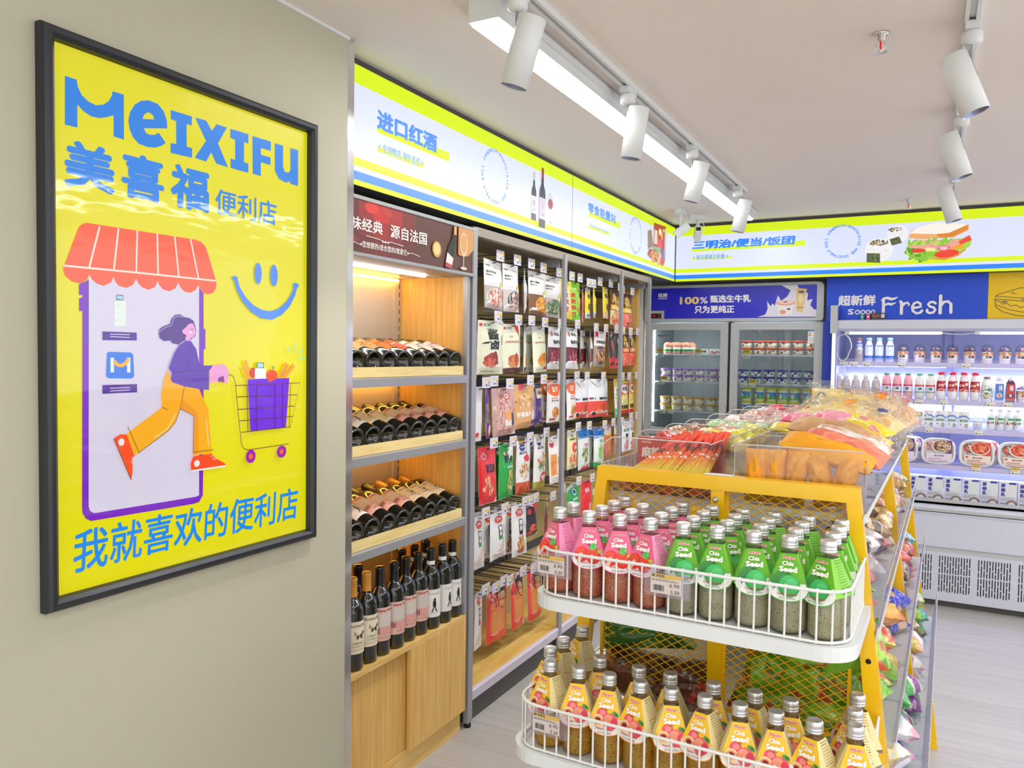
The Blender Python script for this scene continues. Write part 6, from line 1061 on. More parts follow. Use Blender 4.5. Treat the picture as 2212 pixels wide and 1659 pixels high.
wire_tray(.302, -.288, 1.022); wire_tray(.335, -.312, .717); wire_tray(.36, -.335, .40)
def rail_tag(s, t, z, price, w=.058, h=.036):
    mb = MB().box(-w / 2 - .012, w / 2 + .016, -.0032, -.0022, -h / 2 - .006, h / 2 + .006, 'FFFFFF', 0).box(-w / 2 - .012, w / 2 + .016, -.0006, .0002, -h / 2 - .006, h / 2 + .006, 'FFFFFF', 0); a = Art(mb, plane((0, -.0016, 0), (1, 0, 0), (0, 0, 1)), mi=1, eps=.0001)
    a.rect(-w / 2, -h / 2, w / 2, h / 2, 'EFE9D2'); a.poly([(-w / 2, h / 2), (w / 2, h / 2), (w / 2, h * .3), (-w * .1, h * .25), (-w / 2, h * .32)], 'F2C92E'); a.rect(-w * .46, h * .33, -w * .36, h * .47, '4A5A60'); a.text('美喜福', -w * .32, h * .33, -w * .05, h * .47, '3A4A50', .03); a.text('奇亚籽饮料290ml', -w * .46, h * .12, w * .4, h * .24, '5A5A58', .01)
    a.text(price, w * .12, -h * .12, w * .44, h * .08, '4A4A4A', .01); a.text('5.20', w * .16, -h * .44, w * .44, -h * .26, '3A3A3A', .01); rn = random.Random(price + str(s))
    for k in range(13): a.rect(-w * .40 + k * w * .027, -h * .36, -w * .40 + k * w * .027 + w * rn.choice((.008, .014, .018)), -h * .06, '2E2E30')
    return mb.build('price_tag', ['tagp', 'print'], S, (s, t, z))
rail_tag(-.252, -.2815, 1.086, '6.90'); rail_tag(-.018, -.2815, 1.084, '6.90'); rail_tag(-.245, -.3055, .779, '6.90')
# tiers: deck, side floors, clear fronts, dividers, spine
MB().box(-.272, .280, .035, LEN - .035, 1.172, 1.188).build('deck', 'white', S)
MB().prism([(-.02, 1.17), (.02, 1.17), (.06, .1), (-.06, .1)], lambda u, v, d: (u, d, v), .20, .21).prism([(-.012, 1.17), (.012, 1.17), (.03, .1), (-.03, .1)], lambda u, v, d: (u, d, v), .21, LEN - .04).build('spine', 'white', S)
TIER = ((1.188, .283), (.964, .313), (.740, .348), (.516, .394))
for i, (z, s) in enumerate(TIER):
    for sd in (1, -1):
        if i and 1: MB().box(min(sd * .03, sd * s), max(sd * .03, sd * s), .036, LEN - .04, z - .008, z).build('tier_floor', 'white', S)
        MB().box(min(sd * s, sd * (s + .004)), max(sd * s, sd * (s + .004)), .0, LEN, z - .01, z + .004).build('edge_strip', 'white', S)
        if sd > 0 or i == 0:
            hgt = .094 if sd > 0 else .06; fo = .012; mb = MB()
            mb.prism([(sd * (s + .0005), z + .004), (sd * (s + .0028), z + .004), (sd * (s + .0028 + fo * (i > 0)), z + hgt), (sd * (s + .0005 + fo * (i > 0)), z + hgt)], lambda u, v, d: (u, d, v), .042, LEN - .045)
            for k in range(62): q = .05 + k * (LEN - .12) / 61; mb.prism([(sd * (s - .0015), z + .004), (sd * (s + .0005), z + .004), (sd * (s + .0005 + fo * (i > 0)), z + hgt), (sd * (s - .0015 + fo * (i > 0)), z + hgt)], lambda u, v, d: (u, d, v), q, q + .0125, mi=2)
            mb.tube([(sd * (s + .0016 + fo * (i > 0)), .042, z + hgt), (sd * (s + .0016 + fo * (i > 0)), LEN - .045, z + hgt)], .0012, 5, mi=1)
            mb.build('clear_front', ['acryl', 'aedge', 'rib'], S)
def divider(s0, s1, t, z0, z1, curve):
    P = [(s1, z0), (s1, z1)] + ([(s0 + .036 - .036 * math.sin(R(a)), z1 - .036 + .036 * math.cos(R(a))) for a in range(0, 91, 15)] if curve else [(s0, z1)]) + [(s0, z0)]
    mb = MB().prism(P, lambda u, v, d: (u, d, v), t, t + .0025)
    mb.tube([(u, t + .00125, v) for u, v in P[1:]], .0015, 5, mi=1)
    return mb.build('divider', ['acryl', 'aedge'], S)
for t in (.014, .235, .45, .64, .89, 1.15, 1.38, 1.58): divider(-.272, -.024, t, 1.189, 1.314, True)
for t in (.04, .27, .5, .75, 1.0, 1.25, 1.5): divider(.024, .278, t, 1.189, 1.314 if t < .3 else 1.30, False)
for s in (-.0225, .0225): MB().box(s - .0012, s + .0012, .016, LEN - .04, 1.189, 1.311).tube([(s, .016, 1.311), (s, LEN - .04, 1.311)], .0014, 5, mi=1).build('bin_wall', ['acryl', 'aedge'], S)
for z, s in TIER[1:]:
    for t in (.26, .5, .75, 1.0, 1.25, 1.5): MB().box(.035, s, t, t + .0025, z, z + .09).build('divider', 'acryl', S)

# ---------------------------------------------------------------- chia drinks
BH = .168
def chia(kind, what):
    lab, side, white, fr, liq = {'pink': ('F26C96', 'F79CC6', 'F6F4F4', 'F0402E', 'pinkd'), 'green': ('66B41C', '86CC48', 'F4F6F2', '4CC060', 'greend'), 'peach': ('F8C62E', 'EAD9A2', 'F4F0E8', 'F2686A', 'amberd')}[kind]
    t = thing('drink_bottle', what, 'bottle'); G = [(0, .001), (.027, .001), (.0302, .004), (.0312, .009), (.0312, .066), (.0298, .078), (.0262, .092), (.0155, .128), (.0130, .137), (.0125, .148), (0, .148)]
    MB().lathe(G, 24).build('glass', 'bglass', t)
    MB().lathe([(0, .004), (.026, .004), (.0292, .007), (.0304, .012), (.0304, .066), (.029, .078), (.0254, .092), (.0148, .128), (.0126, .134), (0, .134)], 24).build('drink', liq, t)
    MB().lathe([(.0138, .1475), (.0142, .148), (.0142, .1505), (.0134, .1515), (.0142, .1525), (.0142, .155), (.0135, .156), (.0141, .1575), (.0141, .1645), (.0128, .1675), (.011, .168), (.0095, .1674), (0, .1672)], 24).build('cap', 'silver', t)
    # folded paper collar: flat front, back and two text sides
    mb = MB(); zt, zb = .139, .079
    def ring(z): k = (zt - z) / (zt - zb); y = .0142 + (.0318 - .0142) * k; hx = .0122 + (.0335 - .0122) * k; x = .0140 + (.0362 - .0140) * k; hy = .0095 + (.014 - .0095) * k; return [(-hx, -y, z), (hx, -y, z), (x, -hy, z), (x, hy, z), (hx, y, z), (-hx, y, z), (-x, hy, z), (-x, -hy, z)]
    a0, a1 = ring(zt), ring(zb); cols = [lab, side, side, side, lab, side, side, side]
    mb.add(a0 + a1, [(8 + i, 8 + (i + 1) % 8, (i + 1) % 8, i) for i in range(8)], cols)
    o = Vector((0, -.0142, zt)); e = Vector((0, -.0318, zb)); V = (o - e) / (zt - zb); Nn = Vector((1, 0, 0)).cross(V).normalized()
    for f in (1, -1):
        fm = (lambda u, v, w: e + Vector((u, 0, 0)) + V * (v - zb) + Nn * w) if f > 0 else (lambda u, v, w: (lambda p: Vector((-p.x, -p.y, p.z)))(e + Vector((u, 0, 0)) + V * (v - zb) + Nn * w))
        a = Art(mb, fm, eps=.00012)
        hw = lambda z: .0122 + .0213 * (zt - z) / (zt - zb)
        a.poly([(-hw(.088), .088), (hw(.092), .092), (hw(zb), zb), (-hw(zb), zb)], white)
        arc = [(.0330 * math.cos(R(g)), zb - .018 * math.sin(R(g)) ** 1.0) for g in range(0, 181, 15)]
        s_ = a.w; a.w = .0001; a.poly([(x * 1.0, z) for x, z in arc], white); a.stroke([(x * .985, z + .0006) for x, z in arc], .0014, {'pink': 'E23A68', 'green': '58B848', 'peach': 'F08A2A'}[kind]); a.w = s_ + .0003
        rn = random.Random(kind)
        if kind == 'pink':
            for x, z, r, rt in ((-.0145, .0890, .0138, .2), (.0085, .0865, .0148, -.2)): a.ell(x, z, r, r * 1.05, 'E83422', 14, rt); a.ell(x - .002, z + .003, r * .72, r * .72, 'F4503A', 12); a.scatter(x, z, r * .8, r * .8, ['F8A060', 'C8281C'], rn, 18, .0008)
            a.ell(-.0175, .083, .0042, .010, 'F8C8B8', 10, -.4); a.poly([(.001, .109), (.0135, .109), (.0150, .0975), (.0005, .0975)], '5CC054'); a.scatter(.0075, .103, .007, .006, ['4AA848', '8AE07A'], rn, 14, .0018); a.blob(.0205, .094, .006, .005, 'C8C050', rn)
        elif kind == 'green':
            for k in range(13): g = R(50 + k * 14); a.poly([(-.010, .092), (-.010 + .019 * math.cos(g), .092 + .019 * math.sin(g)), (-.010 + .017 * math.cos(g + .12), .092 + .017 * math.sin(g + .12))], '14825A')
            a.ell(.002, .0865, .0182, .0180, '2EA64C', 24); a.ell(.003, .0880, .0160, .0155, '42BC62', 22); a.ell(.006, .0905, .009, .0085, '5ACC7A', 16)
        else:
            a.ell(-.007, .0985, .0105, .0095, 'EC4C70', 16); a.ell(-.006, .1005, .006, .005, 'F48A80', 12); a.ell(-.0145, .0855, .0122, .0112, 'F6DCA8', 20); a.ell(-.0145, .0862, .0088, .008, 'F0B078', 18); a.ell(-.0145, .0862, .0058, .0054, 'B02A3A', 14); a.ell(-.0145, .0862, .0034, .0036, '7A1A28', 10)
            a.ell(.0095, .0865, .0150, .0140, 'EE5E68', 24); a.ell(.0055, .0895, .0098, .0092, 'F69A80', 18); a.ell(.0165, .0845, .0062, .0095, 'E83E60', 16); a.ell(.0190, .1005, .0070, .0036, '4A9A3C', 14, -.5); a.ell(.0205, .1005, .004, .0016, '1E6A2A', 8, -.5)
        for d_, c_ in ((.0005, 'F8F4F0'), (0, 'D0202A')): a.text('Meien', -.0098 - d_, .1295 - d_ * .6, .0098 + d_, .1345 + d_ * .6, c_, .03 + (.05 if d_ else 0), .15)
        a.text('Chia', -.0105, .1190, .0085, .1262, 'FBF8F4', .035); a.text('Seed', -.0150, .1085, .0145, .1178, 'FBF8F4', .05); a.text('drink', -.004, .1050, .004, .1078, {'pink': 'A81A4A', 'green': '2A5A18', 'peach': '7A5A14'}[kind], .03)
        a.text({'pink': 'Strawberry Flavor', 'green': 'Coconut Flavor', 'peach': 'Peach Flavor'}[kind], -.0165, .0712, .0165, .0752, 'C8303A', .02); a.text('Net Content:290ml', -.013, .0655, .013, .0682, '3A3A3A', .01)
    for sd in (1, -1):                                # printed facts on the sides
        o2 = Vector((sd * .0140, 0, zt)); e2 = Vector((sd * .0362, 0, zb)); V2 = (o2 - e2) / (zt - zb); U2 = Vector((0, sd, 0)); N2 = U2.cross(V2).normalized()
        a = Art(mb, lambda u, v, w: e2 + U2 * u + V2 * (v - zb) + N2 * w, eps=.00012); dk = {'pink': 'D0648E', 'green': '5A962E', 'peach': 'A8945A'}[kind]; rn = random.Random(kind + str(sd))
        for k in range(13):
            z = .134 - k * .0042; w_ = .0085 + .004 * (zt - z) / (zt - zb)
            x = -w_
            while x < w_ - .002: l = rn.uniform(.002, .006); a.w = .00012; a.rect(x, z, min(x + l, w_), z + (.0022 if k < 2 or k == 8 else .0013), dk); x += l + .0012
    mb.build('paper_collar', 'matte', t); return t
def row_lab(fl, tray, row, i): return '%s on the %s tray, %s row, %s from left' % (fl, tray, row, nth(i))
COLS = [-.258, -.194, -.130, -.066, -.003, .061, .124, .187, .250]; ROWS = (-.231, -.166, -.100, -.0345)
cp, cg, cy = chia('pink', ''), chia('green', ''), chia('peach', ''); rn = random.Random(21); _first = set()
def put_chia(src, lb, s, t, z, yaw, grp):
    loc = W(s, t, z); rt = (0, 0, yaw - TH)
    if src.name not in _first: _first.add(src.name); src.location = loc; src.rotation_euler = rt; src['label'] = lb; src['group'] = grp
    else: dup(src, lb, loc, rt, grp)
YAW = {(0, 0): -.75, (0, 3): -.55, (0, 8): -.5, (1, 0): -.7, (2, 1): -.5, (1, 5): .5}
for r, t in enumerate(ROWS):
    n = 0
    for c, s in enumerate(COLS):
        if (r, c) in ((2, 0), (3, 0), (3, 2)): continue
        n += 1; pk = c < 4; back = r == 3 and rn.random() < .5
        put_chia(cp if pk else cg, row_lab('pink strawberry drink bottle' if pk else 'green coconut drink bottle', 'upper', ('front', 'second', 'third', 'back')[r], n), s + rn.uniform(-.0012, .0012), t + rn.uniform(-.0015, .0015), 1.0225, YAW.get((r, c), rn.uniform(-.16, .14)) + .40 - .034 * c + (-.9 if back else 0), 'strawberry drink bottles' if pk else 'coconut drink bottles')
LOW = [[(-.262, -.257), (-.199, -.2575), (-.135, -.2565), (-.072, -.257), (-.012, -.256), (.0515, -.2565), (.1145, -.257), (.176, -.256), (.2395, -.256), (.3015, -.240)],
       [(-.293, -.195), (-.184, -.186), (-.098, -.193), (-.034, -.192), (.050, -.192), (.126, -.190), (.1895, -.192), (.294, -.176)], [(-.293, -.13), (.292, -.105)], [(-.287, -.045)]]
for r, L_ in enumerate(LOW):
    for i, (s, t) in enumerate(L_): put_chia(cy, row_lab('yellow peach drink bottle', 'lower', ('front', 'second', 'third', 'back')[r], i + 1), s, t, .7175, {(0, 0): -.7, (0, 3): -.5, (0, 5): -.45, (1, 0): -.9, (2, 0): -1.1, (3, 0): -1.0, (0, 8): -.5, (1, 7): -.8, (2, 1): -1.1, (1, 5): -.4}.get((r, i), rn.uniform(-.18, .14)) + .26 - .5 * s, 'peach drink bottles')

# ---------------------------------------------------------------- snacks in the bins
def pillow(L_, Wd, T, cols, seed, nx=24, ny=16, crumple=1.0, edge=None):
    """heat sealed pillow pack along X with crimped ends, resting on z = 0"""
    mb = MB(); rn = random.Random(seed); sh = Vector((seed * 3.1, seed * 1.7, 0)); cols = cols.split()
    def z(u, v, sd):
        a = max(0, 1 - abs(u) ** 3.2); b = max(0, 1 - abs(v) ** 2.6); q = noise.noise(Vector((u * 2.2, v * 2.2, sd * .5)) + sh) * .30 + noise.noise(Vector((u * 5.5, v * 5.5, sd)) + sh) * .16
        return sd * T * .5 * (a ** .65) * (b ** .6) * (1 + q * crumple) + .06 * T * crumple * noise.noise(Vector((u * 4, v * 6, 5)) + sh)
    def colr(u, v):
        if abs(u) > .9 and edge: return edge
        q = noise.noise(Vector((u * 1.6, v * 1.3, 9)) + sh)
        return cols[0] if len(cols) == 1 or q < .02 else (cols[1] if len(cols) == 2 or q < .20 else cols[2 + (int(abs(u * 3 + v * 2)) % max(1, len(cols) - 2))] if len(cols) > 2 else cols[1])
    for sd in (1, -1):
        vs = []; fs = []; cs = []
        for j in range(ny + 1):
            for i in range(nx + 1):
                u = 2 * i / nx - 1; v = 2 * j / ny - 1; k = 1 - .07 * (1 - abs(u) ** 4); vs.append((u * L_ / 2, v * Wd / 2 * k, z(u, v, sd) + T * .5))
        for j in range(ny):
            for i in range(nx): fs.append((j * (nx + 1) + i, j * (nx + 1) + i + 1, (j + 1) * (nx + 1) + i + 1, (j + 1) * (nx + 1) + i)); cs.append([colr(2 * (i + p_) / nx - 1, 2 * (j + q_) / ny - 1) for p_, q_ in ((0, 0), (1, 0), (1, 1), (0, 1))])
        mb.add(vs, fs, cs, 0, True)
    return mb
M['film'] = clear('clear_bag_film', 'FEFDFA', .10, .06, .28); M['bread'] = pm('bread_crust', None, .6, bump=((60, 60, 60), .3, .003))
_bag = [0]
def pack(name, label, cols, s, t, z, L_, Wd, T, rot=(0, 0, 0), grp='packs in the clear bins', mt='crinkle', cat='snack bag', cr=1.0, edge=None):
    _bag[0] += 1; o = pillow(L_, Wd, T, cols, _bag[0], crumple=cr, edge=edge).build(name, mt); o.location = W(s, t, z); o.rotation_euler = (rot[0], rot[1], rot[2] - TH); return tag(o, label, cat, grp)
def bread(label, inner, s, t, z, L_, Wd, T, rot, mark=None, grp='clear bagged breads on the stand'):
    _bag[0] += 1; b = thing('bagged_bread', label, 'bread', W(s, t, z), 0, grp); b.rotation_euler = (rot[0], rot[1], rot[2] - TH)
    pillow(L_ * .78, Wd * .84, T * .80, inner, _bag[0], crumple=.6).build('bread', 'bread', b, (0, 0, T * .06))
    mb = pillow(L_ * 1.1, Wd * 1.04, T * 1.08, 'FFFFFF', _bag[0] + .5, nx=30, ny=20, crumple=2.2); w = mb.build('wrapper', 'film', b)
    if mark:
        m2 = MB(); a = Art(m2, lambda u, v, q: (u * L_, v * Wd, T * (1.02 - .5 * abs(u) ** 2) + q)); rn = random.Random(label)
        a.blob(*mark[:2], .11, .11 * L_ / Wd, mark[2], rn); len(mark) > 3 and a.blob(mark[0] - .18, mark[1] + .06, .08, .06, mark[3], rn); m2.build('print_mark', 'print', b)
# spicy sticks in the first bin
for i, s in enumerate((-.205, -.125, -.06)): pack('snack_bag', 'orange red snack pack lying under the stick packets, %s from the wine rack side' % nth(i + 1), ('E8642A 8A2A20 F0A028', 'F07030 6A2420 E8B030', 'E85A28 8A3020 F0B838')[i], s, .055, 1.189, .085, .05, .028, (0, 0, .1), cr=.7)
def stick(seed):
    rn = random.Random(seed); t = MB(); P = []; cols = ['E4D41C', 'E6D21C', 'EAC81E', 'F0A41C', 'F27C1C', 'F0601E', '8A2E22', 'E8483A', 'F05A40']; Lh = .150
    mb = MB(); n = 6; prof = []
    for k in range(10): q = k / 9; prof.append(((.0047 if q < .8 else .0047 + .0015 * (q - .8) / .2), Lh * q, cols[min(k, 8)]))
    mb.lathe(prof, n); mb.lathe([(.0048, Lh * .52, 'F6E8DC'), (.0048, Lh * .55)], n); mb.add([(-.0065, -.0008, Lh * .96), (.0065, -.0008, Lh * .96), (.008, .0008, Lh * 1.07), (-.008, .0008, Lh * 1.07)], [(0, 1, 2, 3)], 'F05A38'); return mb
st = stick(1).build('snack_stick', 'matte'); rn = random.Random(77); n = 0
for i in range(34):
    ly = i % 2; s0 = -.222 + i * .0055 + rn.uniform(-.0015, .0015); t0 = .026 + ly * .011 + rn.uniform(0, .004); lean = R(48 + rn.uniform(-3, 3)) - R(39) * (i / 34); back = R(-43 + rn.uniform(-3, 3)) - R(10) * (i / 34)
    o = st if i == 0 else st.copy(); i and C.objects.link(o); o.location = W(s0, t0 - .004, 1.222 + ly * .006); o.rotation_euler = (back, lean, -TH)
    tag(o, 'orange and yellow stick packet in the first bin, %s from the wine rack side' % nth(i + 1), 'snack stick', 'stick packets in the first bin')
mb = MB().box(-.105, .105, 0, .03, 0, .112, 'C83A3A'); a = Art(mb, plane((0, -.0003, 0), (1, 0, 0), (0, 0, 1))); a.text('mixian', -.095, .098, -.07, .104, 'F0D0C8', .03); a.text('麻辣棒', -.095, .062, -.02, .09, 'F4E4DC', .05); a.rect(-.09, .05, -.03, .053, 'F0B0A0')
o = mb.build('display_box', 'print'); o.location = W(-.14, .178, 1.1885); o.rotation_euler = (0, 0, -TH); tag(o, 'red card display box with white lettering behind the stick packets', 'box')
pack('snack_bag', 'small clear bag of yellow sticks in the corner of the first bin', 'C8B84A D8D080 E8DCA0', -.245, .05, 1.189, .05, .04, .05, (.2, 0, .2), mt='crinkle')
LB = [(-.20, .25, 'E8402E F07A60 E0D8D0', 'red'), (-.12, .255, 'E85A30 F0E0C0 E8402E', 'orange red'), (-.06, .26, 'E8D860 F0E8A0 E8C040', 'yellow'), (-.21, .34, 'A8603A D89A5A 6A3A28', 'brown'), (-.13, .35, 'F0D040 F4E898 E8B830', 'deep yellow'), (-.06, .37, 'E0E03A F0F060 E8D020', 'lime yellow'),
      (-.20, .49, '8A5A48 C8906A F0D0B0', 'cocoa brown'), (-.12, .50, 'F0B898 F4D0B8 E89878', 'salmon'), (-.06, .56, 'F0DC5A F8F0A0 D8B838', 'pale yellow'), (-.20, .70, 'B8E0A0 D8F0C8 90C878', 'pale green'), (-.13, .72, 'C8ECB8 E0F4D4 A0D88A', 'mint green'), (-.06, .73, 'A8DC90 E8F0D8 C8E8B0', 'light green'),
      (-.20, .95, 'E0C0B8 F0E0D8 C89888', 'dusty pink'), (-.12, .98, 'D8B0A8 E8D0C8 B88880', 'rosy brown'), (-.06, .97, 'E8D8C8 F4ECE0 D0B8A0', 'pale beige'), (-.20, 1.22, 'F0B8A0 F8DCD0 E89080', 'coral'), (-.11, 1.23, 'F4D0C8 FAE8E4 E8A8A0', 'blush pink'), (-.05, 1.24, 'F0E0E0 F8F0F0 E0A8A8', 'white and pink'),
      (-.20, 1.44, 'E8A8A0 F0D0D0 F4E0DC', 'light coral'), (-.10, 1.46, 'E84A58 F06878 F8B0B0', 'rose red'), (-.20, 1.64, 'F03A48 F86878 E83040', 'bright red'), (-.13, 1.65, 'EE4050 F47080 F8C0C0', 'cherry red'), (-.05, 1.66, 'E83A40 F8A0A0 F06060', 'scarlet')]
for i, (s, t, c, nm) in enumerate(LB):
    for ly in range(2): pack('snack_bag', '%s snack pack, wine side bins, %s' % (nm, ('bottom of its bin', 'on top, bin %s from the front' % nth(1 + sum(t > q for q in (.235, .45, .64, .89, 1.15, 1.38, 1.58)) ))[ly]), c, s + .01 * ly, t + .02 * ly, 1.190 + (.068 if t < .6 else .05) * ly + (.012 if t > .6 else 0) * ly, .085, .075, .055, (rn.uniform(-.3, .5), rn.uniform(-.35, .35), rn.uniform(-.8, .8)), 'packs in the wine side bins')
# right row: yellow paper bags first
for i, s in enumerate((.062, .106, .151, .197, .243)):
    pack('paper_bag', 'yellow paper snack bag standing in the near bin, %s from the center divider' % nth(i + 1), 'E89A06 EEA80E E09404', s, .082 + .004 * i, 1.196 + .052, .114, .050, .046, (PI / 2, R(-90 + (0, -3, 6, -12, 20)[i]), R(90 + (12, 0, -14, -6, -10)[i]) - PI / 2), 'yellow bags in the near bin', 'matte', 'paper bag', 1.0)
pack('paper_bag', 'large yellow paper bag lying across the standing yellow bags', 'EA9E08 F0AC14 E29606', .198, .105, 1.282, .185, .075, .048, (R(20), R(15), R(-4)), 'yellow bags in the near bin', 'matte', 'paper bag', .6)
pack('paper_bag', 'salmon pink bag lying behind the large yellow bag', 'E88068 F09880 DC7058', .222, .185, 1.288, .175, .085, .04, (R(16), R(17), R(-8)), mt='matte', cat='paper bag', cr=.8)
pack('paper_bag', 'salmon pink bag standing behind the yellow bags', 'E8806C F09A84', .11, .16, 1.235, .10, .05, .035, (PI / 2, R(-90), 0), mt='matte', cat='paper bag')
pack('snack_bag', 'white and peach snack bag lying behind the salmon bag', 'F0ECE8 F4D0B8 E8A888', .225, .27, 1.292, .17, .085, .04, (R(14), R(16), R(-10)))
pack('paper_bag', 'tan paper bag standing in the second bin', 'C89A6A D8B088 B88858', .07, .33, 1.24, .10, .06, .05, (R(70), R(-60), .3), mt='matte', cat='paper bag'); pack('snack_bag', 'beige filled snack bag in the second bin', 'D8B090 E8D0B8 C89070', .13, .34, 1.24, .10, .08, .07, (.5, -.4, .6))
pack('paper_bag', 'brown kraft paper bag lying on top of the second bin', 'C89C6C D2A87A BE9060', .155, .45, 1.292, .185, .095, .055, (R(8), R(6), R(-5)), mt='matte', cat='paper bag', cr=.7); pack('snack_bag', 'peach snack bag at the outer side of the second bin', 'E8A87C F0C8A8 F0D870', .24, .44, 1.27, .10, .08, .05, (.3, .3, -.4))
for i, (s, t, z, c, e, lb, rz, L_) in enumerate(((.04, .62, 1.285, 'F8D838 F6E060 F08098', 'F4D020', 'yellow sausage bread pack nearest the center of the third bin', .1, .11), (.105, .64, 1.298, 'F4C8D0 F08CA0 F6D840', 'F0D028', 'yellow and pink sausage bread pack in the third bin', -.1, .13), (.055, .72, 1.305, 'F49AB0 F8C0CC F07890', 'F28098', 'pink bread pack beside the center of the third bin', .05, .12), (.15, .74, 1.312, 'F6A8BC F9CCD8 EE7090', 'F290A8', 'large pink bread pack in the middle of the third bin', -.12, .15), (.225, .70, 1.30, 'F8DC30 F4E470 F08898', 'F6D820', 'bright yellow sausage bread pack sliding over the bin edge', -.75, .17), (.235, .60, 1.275, 'F4D850 F0A878 F8E8A0', 'F4D020', 'orange and yellow bread pack below the bin edge', -.4, .12))):
    pack('bread_pack', lb, c, s, t, z, L_, .055, .035, (R(10), R(4 + 10 * (i > 3)), rz), 'small bread packs in the third bin', cat='bread pack', edge=e)
pack('snack_bag', 'peach pack under the pink breads', 'F0B890 F4D0B0 F08060', .15, .66, 1.23, .16, .11, .06, (0, 0, .1))
BR = 'F0CE90 F8E4B4 E4B874'; BR2 = 'F8DC80 FAE8B0 F0CE60'; BR3 = 'E4B078 F0CCA0 D49860'
for lb, inn, s, t, z, L_, Wd, T, rot, mk in (('bagged sliced bread in the fourth bin, next to the pink packs', BR, .06, .90, 1.27, .15, .10, .09, (.3, -.2, .2), None), ('bagged yellow sponge bread lying in front at the top', BR2, .15, .92, 1.30, .19, .12, .075, (R(30), .1, -.1), (.05, .1, 'F2A020')), ('bagged bread with a blue mark at the outer edge', BR, .235, .92, 1.275, .15, .11, .08, (.3, .35, -.3), (0, 0, '2A3A98')), ('tall bagged bread with red and blue logo at the peak of the pile', BR2, .045, 1.14, 1.30, .15, .12, .07, (R(62), R(-42), .1), (.15, .1, '2A3A98', 'E03A38')), ('bagged golden toast in the middle of the pile', BR2, .13, 1.16, 1.315, .19, .13, .08, (R(42), R(6), -.05), None), ('bagged bread with an orange mark behind the toast', BR, .20, 1.18, 1.30, .17, .13, .09, (R(40), R(14), -.2), (.1, .2, 'F29A28')), ('bagged brown bun at the outer edge of the pile', BR3, .255, 1.20, 1.27, .15, .12, .09, (.3, .4, -.5), None), ('bagged bread with a red printed top near the far end', BR3, .19, 1.40, 1.31, .18, .13, .08, (R(45), R(10), -.2), (.15, .15, 'D83040')), ('bagged bread with a red corner behind the toast', BR, .11, 1.42, 1.305, .17, .12, .08, (R(48), R(-8), .1), (.1, .2, 'E03848')), ('bagged bread at the far end of the outer edge', BR3, .25, 1.46, 1.28, .16, .12, .09, (.35, .4, -.4), (.1, .1, 'C83050')), ('bagged pale bread at the far end beside the center', BR, .05, 1.44, 1.26, .15, .11, .09, (.3, -.3, .2), None), ('bagged rolls at the very far end of the bins', BR2, .15, 1.62, 1.25, .18, .13, .09, (.2, 0, .1), None)):
    bread(lb, inn, s, t, z, L_, Wd, T, rot, mk)
for lb, inn, s, t, z, rz, mk in (('upright bagged bread with a pointed top in front of the bread pile', BR2, .075, 1.06, 1.20, .25, (.2, .1, 'E8B030')), ('upright bagged bread with blue lettering at the peak', BR2, .055, 1.27, 1.245, -.2, (.18, .05, '2A3A98', 'E03A38')), ('upright bagged bread leaning over the outer bin edge', BR, .215, 1.05, 1.19, -.5, None), ('upright bagged bread with a red sealed top', BR3, .20, 1.30, 1.225, .3, (.3, 0, 'D83040')), ('upright bagged bread at the far outer corner', BR, .235, 1.52, 1.20, -.3, None)):
    bread(lb, inn, s, t, z + .075, .175, .13, .07, (0, R(-74), PI / 2 + rz), mk)
for i, (s, t) in enumerate(((.09, .92), (.20, .96), (.09, 1.17), (.20, 1.14), (.09, 1.42), (.21, 1.42))): bread('bagged bread at the bottom of the bread pile, %s from the front' % nth(i + 1), BR, s, t, 1.190, .17, .14, .075, (0, 0, .3 * (i % 3)))
# lower tiers facing the aisle
T2 = [('E8927A F0B0A0 D87860', 'salmon pleated'), ('8ACC2E A8E050 5A9A20', 'lime green'), ('E8D8DC F4F0F0 E06080 3A2A30', 'white and pink'), ('B08A60 E8D0A0 5A3A20', 'brown biscuit'), ('C8A070 EED8A8 6A4A30', 'tan biscuit'), ('F2B418 F6D060 F0A070', 'golden yellow'), ('F0A878 F6C8A0 E8C040', 'peach orange'), ('E8E4DC F4F2EC 3A3A50', 'white lettered'), ('D8A868 E8C890 B88848', 'bread brown'), ('7AB850 E0E8C8 D8A058', 'green edged')]
T3 = [('8AD028 B8E860 F07050', 'lime green peach'), ('78C424 F4C060 F06848', 'bright green peach'), ('92D838 F8D880 E85A40', 'yellow green peach'), ('F2A80C F6C020 E88A10', 'orange yellow'), ('2A3AC0 E8A020 F0D0A0', 'blue and orange'), ('58C060 E0ECDC C89060', 'clear green'), ('6A4A40 A88878 3A2A28', 'dark brown'), ('E84838 F07860 F0C0B0', 'tomato red'), ('E03C30 8A5A50 F0A090', 'dark red'), ('4AB8B0 E8C070 8A4A40', 'teal and amber')]
T4 = [('F0E4D8 F0A8B8 E8E070', 'cream and pink'), ('E8F0E0 F0D080 E880A0', 'pale yellow'), ('F0F0F4 F0B0C8 6A8AD0', 'white and blue'), ('48B050 E8ECE8 A83A30', 'green and white'), ('3AA848 F0F0E8 8A4A90', 'leaf green'), ('B88A78 E8E0DC 8A5A4A', 'cocoa'), ('F0E8E4 F0A0B0 D8C060', 'pink dotted'), ('E8DCD0 E8A050 8A5A3A', 'amber'), ('2A9A90 8AC048 6A5A40', 'teal green'), ('48B8A8 B8D840 E8E0D0', 'turquoise')]
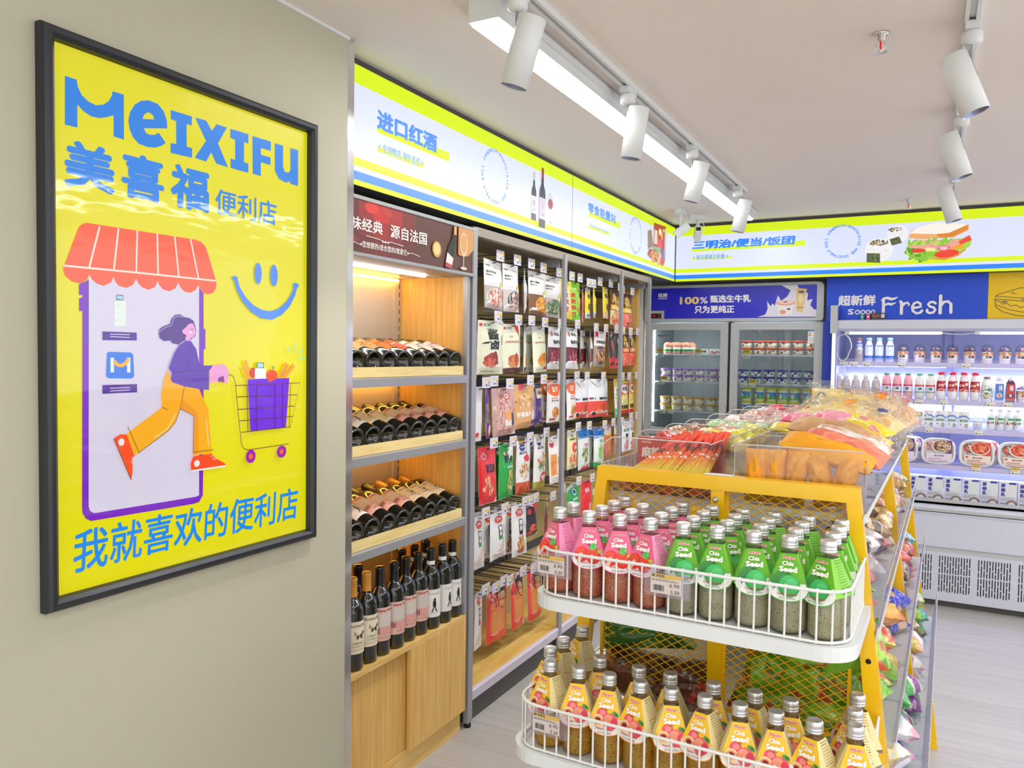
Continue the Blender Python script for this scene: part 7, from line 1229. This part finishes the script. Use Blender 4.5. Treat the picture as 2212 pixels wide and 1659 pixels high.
for ti, (cols, nm, (z, s)) in enumerate(((T2, 'second', TIER[1]), (T3, 'third', TIER[2]), (T4, 'lowest', TIER[3]))):
    for i, (c, cn) in enumerate(cols):
        t = .085 + i * .168
        for ly in range(2): pack('snack_bag', '%s snack bag on the %s side tier, %s' % (cn, nm, ('under its twin', 'uppermost of its pair')[ly]), c, s - .088 + rn.uniform(-.01, .004), t + rn.uniform(-.02, .02) + ly * .02, z + .004 + ly * .052, .135, .115, .064, (rn.uniform(-.18, .18), rn.uniform(.05, .3), rn.uniform(-.5, .5) + PI / 2 * (i % 2)), 'snack bags on the %s side tier' % nm)
# packs seen through the yellow mesh
for lb, c, s, t, z, L_, Wd, T, rot in (('red snack bag behind the mesh under the upper tray', 'E83A2A F06848 F0E8E0', -.22, .12, .968, .15, .11, .09, (R(60), .2, .2)), ('dark red snack bag behind the mesh beside the red one', '3A1A1A 8A2A24 C84830', -.12, .12, .968, .15, .11, .09, (R(55), -.1, -.2)), ('green leaf printed bag behind the mesh', '2E6A2A 78B060 1A2A18 C8D8A0', -.17, .10, .86, .22, .10, .08, (R(70), -.15, .1)), ('brown snack bag behind the mesh, low in the first window', '7A4A30 A87850 4A2A20 8A6A48', -.20, .10, .745, .16, .12, .09, (R(70), .1, .1)), ('brown and plum snack bag behind the mesh near the center post', '6A4030 A07058 584048', -.08, .10, .745, .14, .12, .09, (R(70), -.1, -.1)), ('red snack bag behind the mesh at the foot of the center post', 'D83028 E85A48 8A2018', -.03, .055, .745, .07, .06, .05, (R(60), .1, 0))):
    pack('snack_bag', lb, c, s, t, z, L_, Wd, T, rot, 'bags behind the front mesh')
for i in range(9):
    pack('snack_bag', 'lime green snack bag behind the second mesh window, %s, %s from the center' % (('bottom layer', 'middle layer', 'top layer')[i // 3], nth(i % 3 + 1)), '7AB828 A0D850 C84A30 5A8A1A', .095 + .075 * (i % 3) + .01 * (i // 3), .095 + rn.uniform(-.01, .01), .745 + .075 * (i // 3), .13, .105, .07, (R(62) + rn.uniform(-.2, .2), rn.uniform(-.3, .3), rn.uniform(-.4, .4)), 'bags behind the front mesh')
mb = MB().box(-.030, .030, 0, .024, 0, .0012, 'F2F2F2'); o = mb.build('paper_card', 'matte'); o.location = W(-.002, .006, 1.2475); o.rotation_euler = (0, 0, -TH); tag(o, 'small white paper card lying on the yellow top rail', 'card')
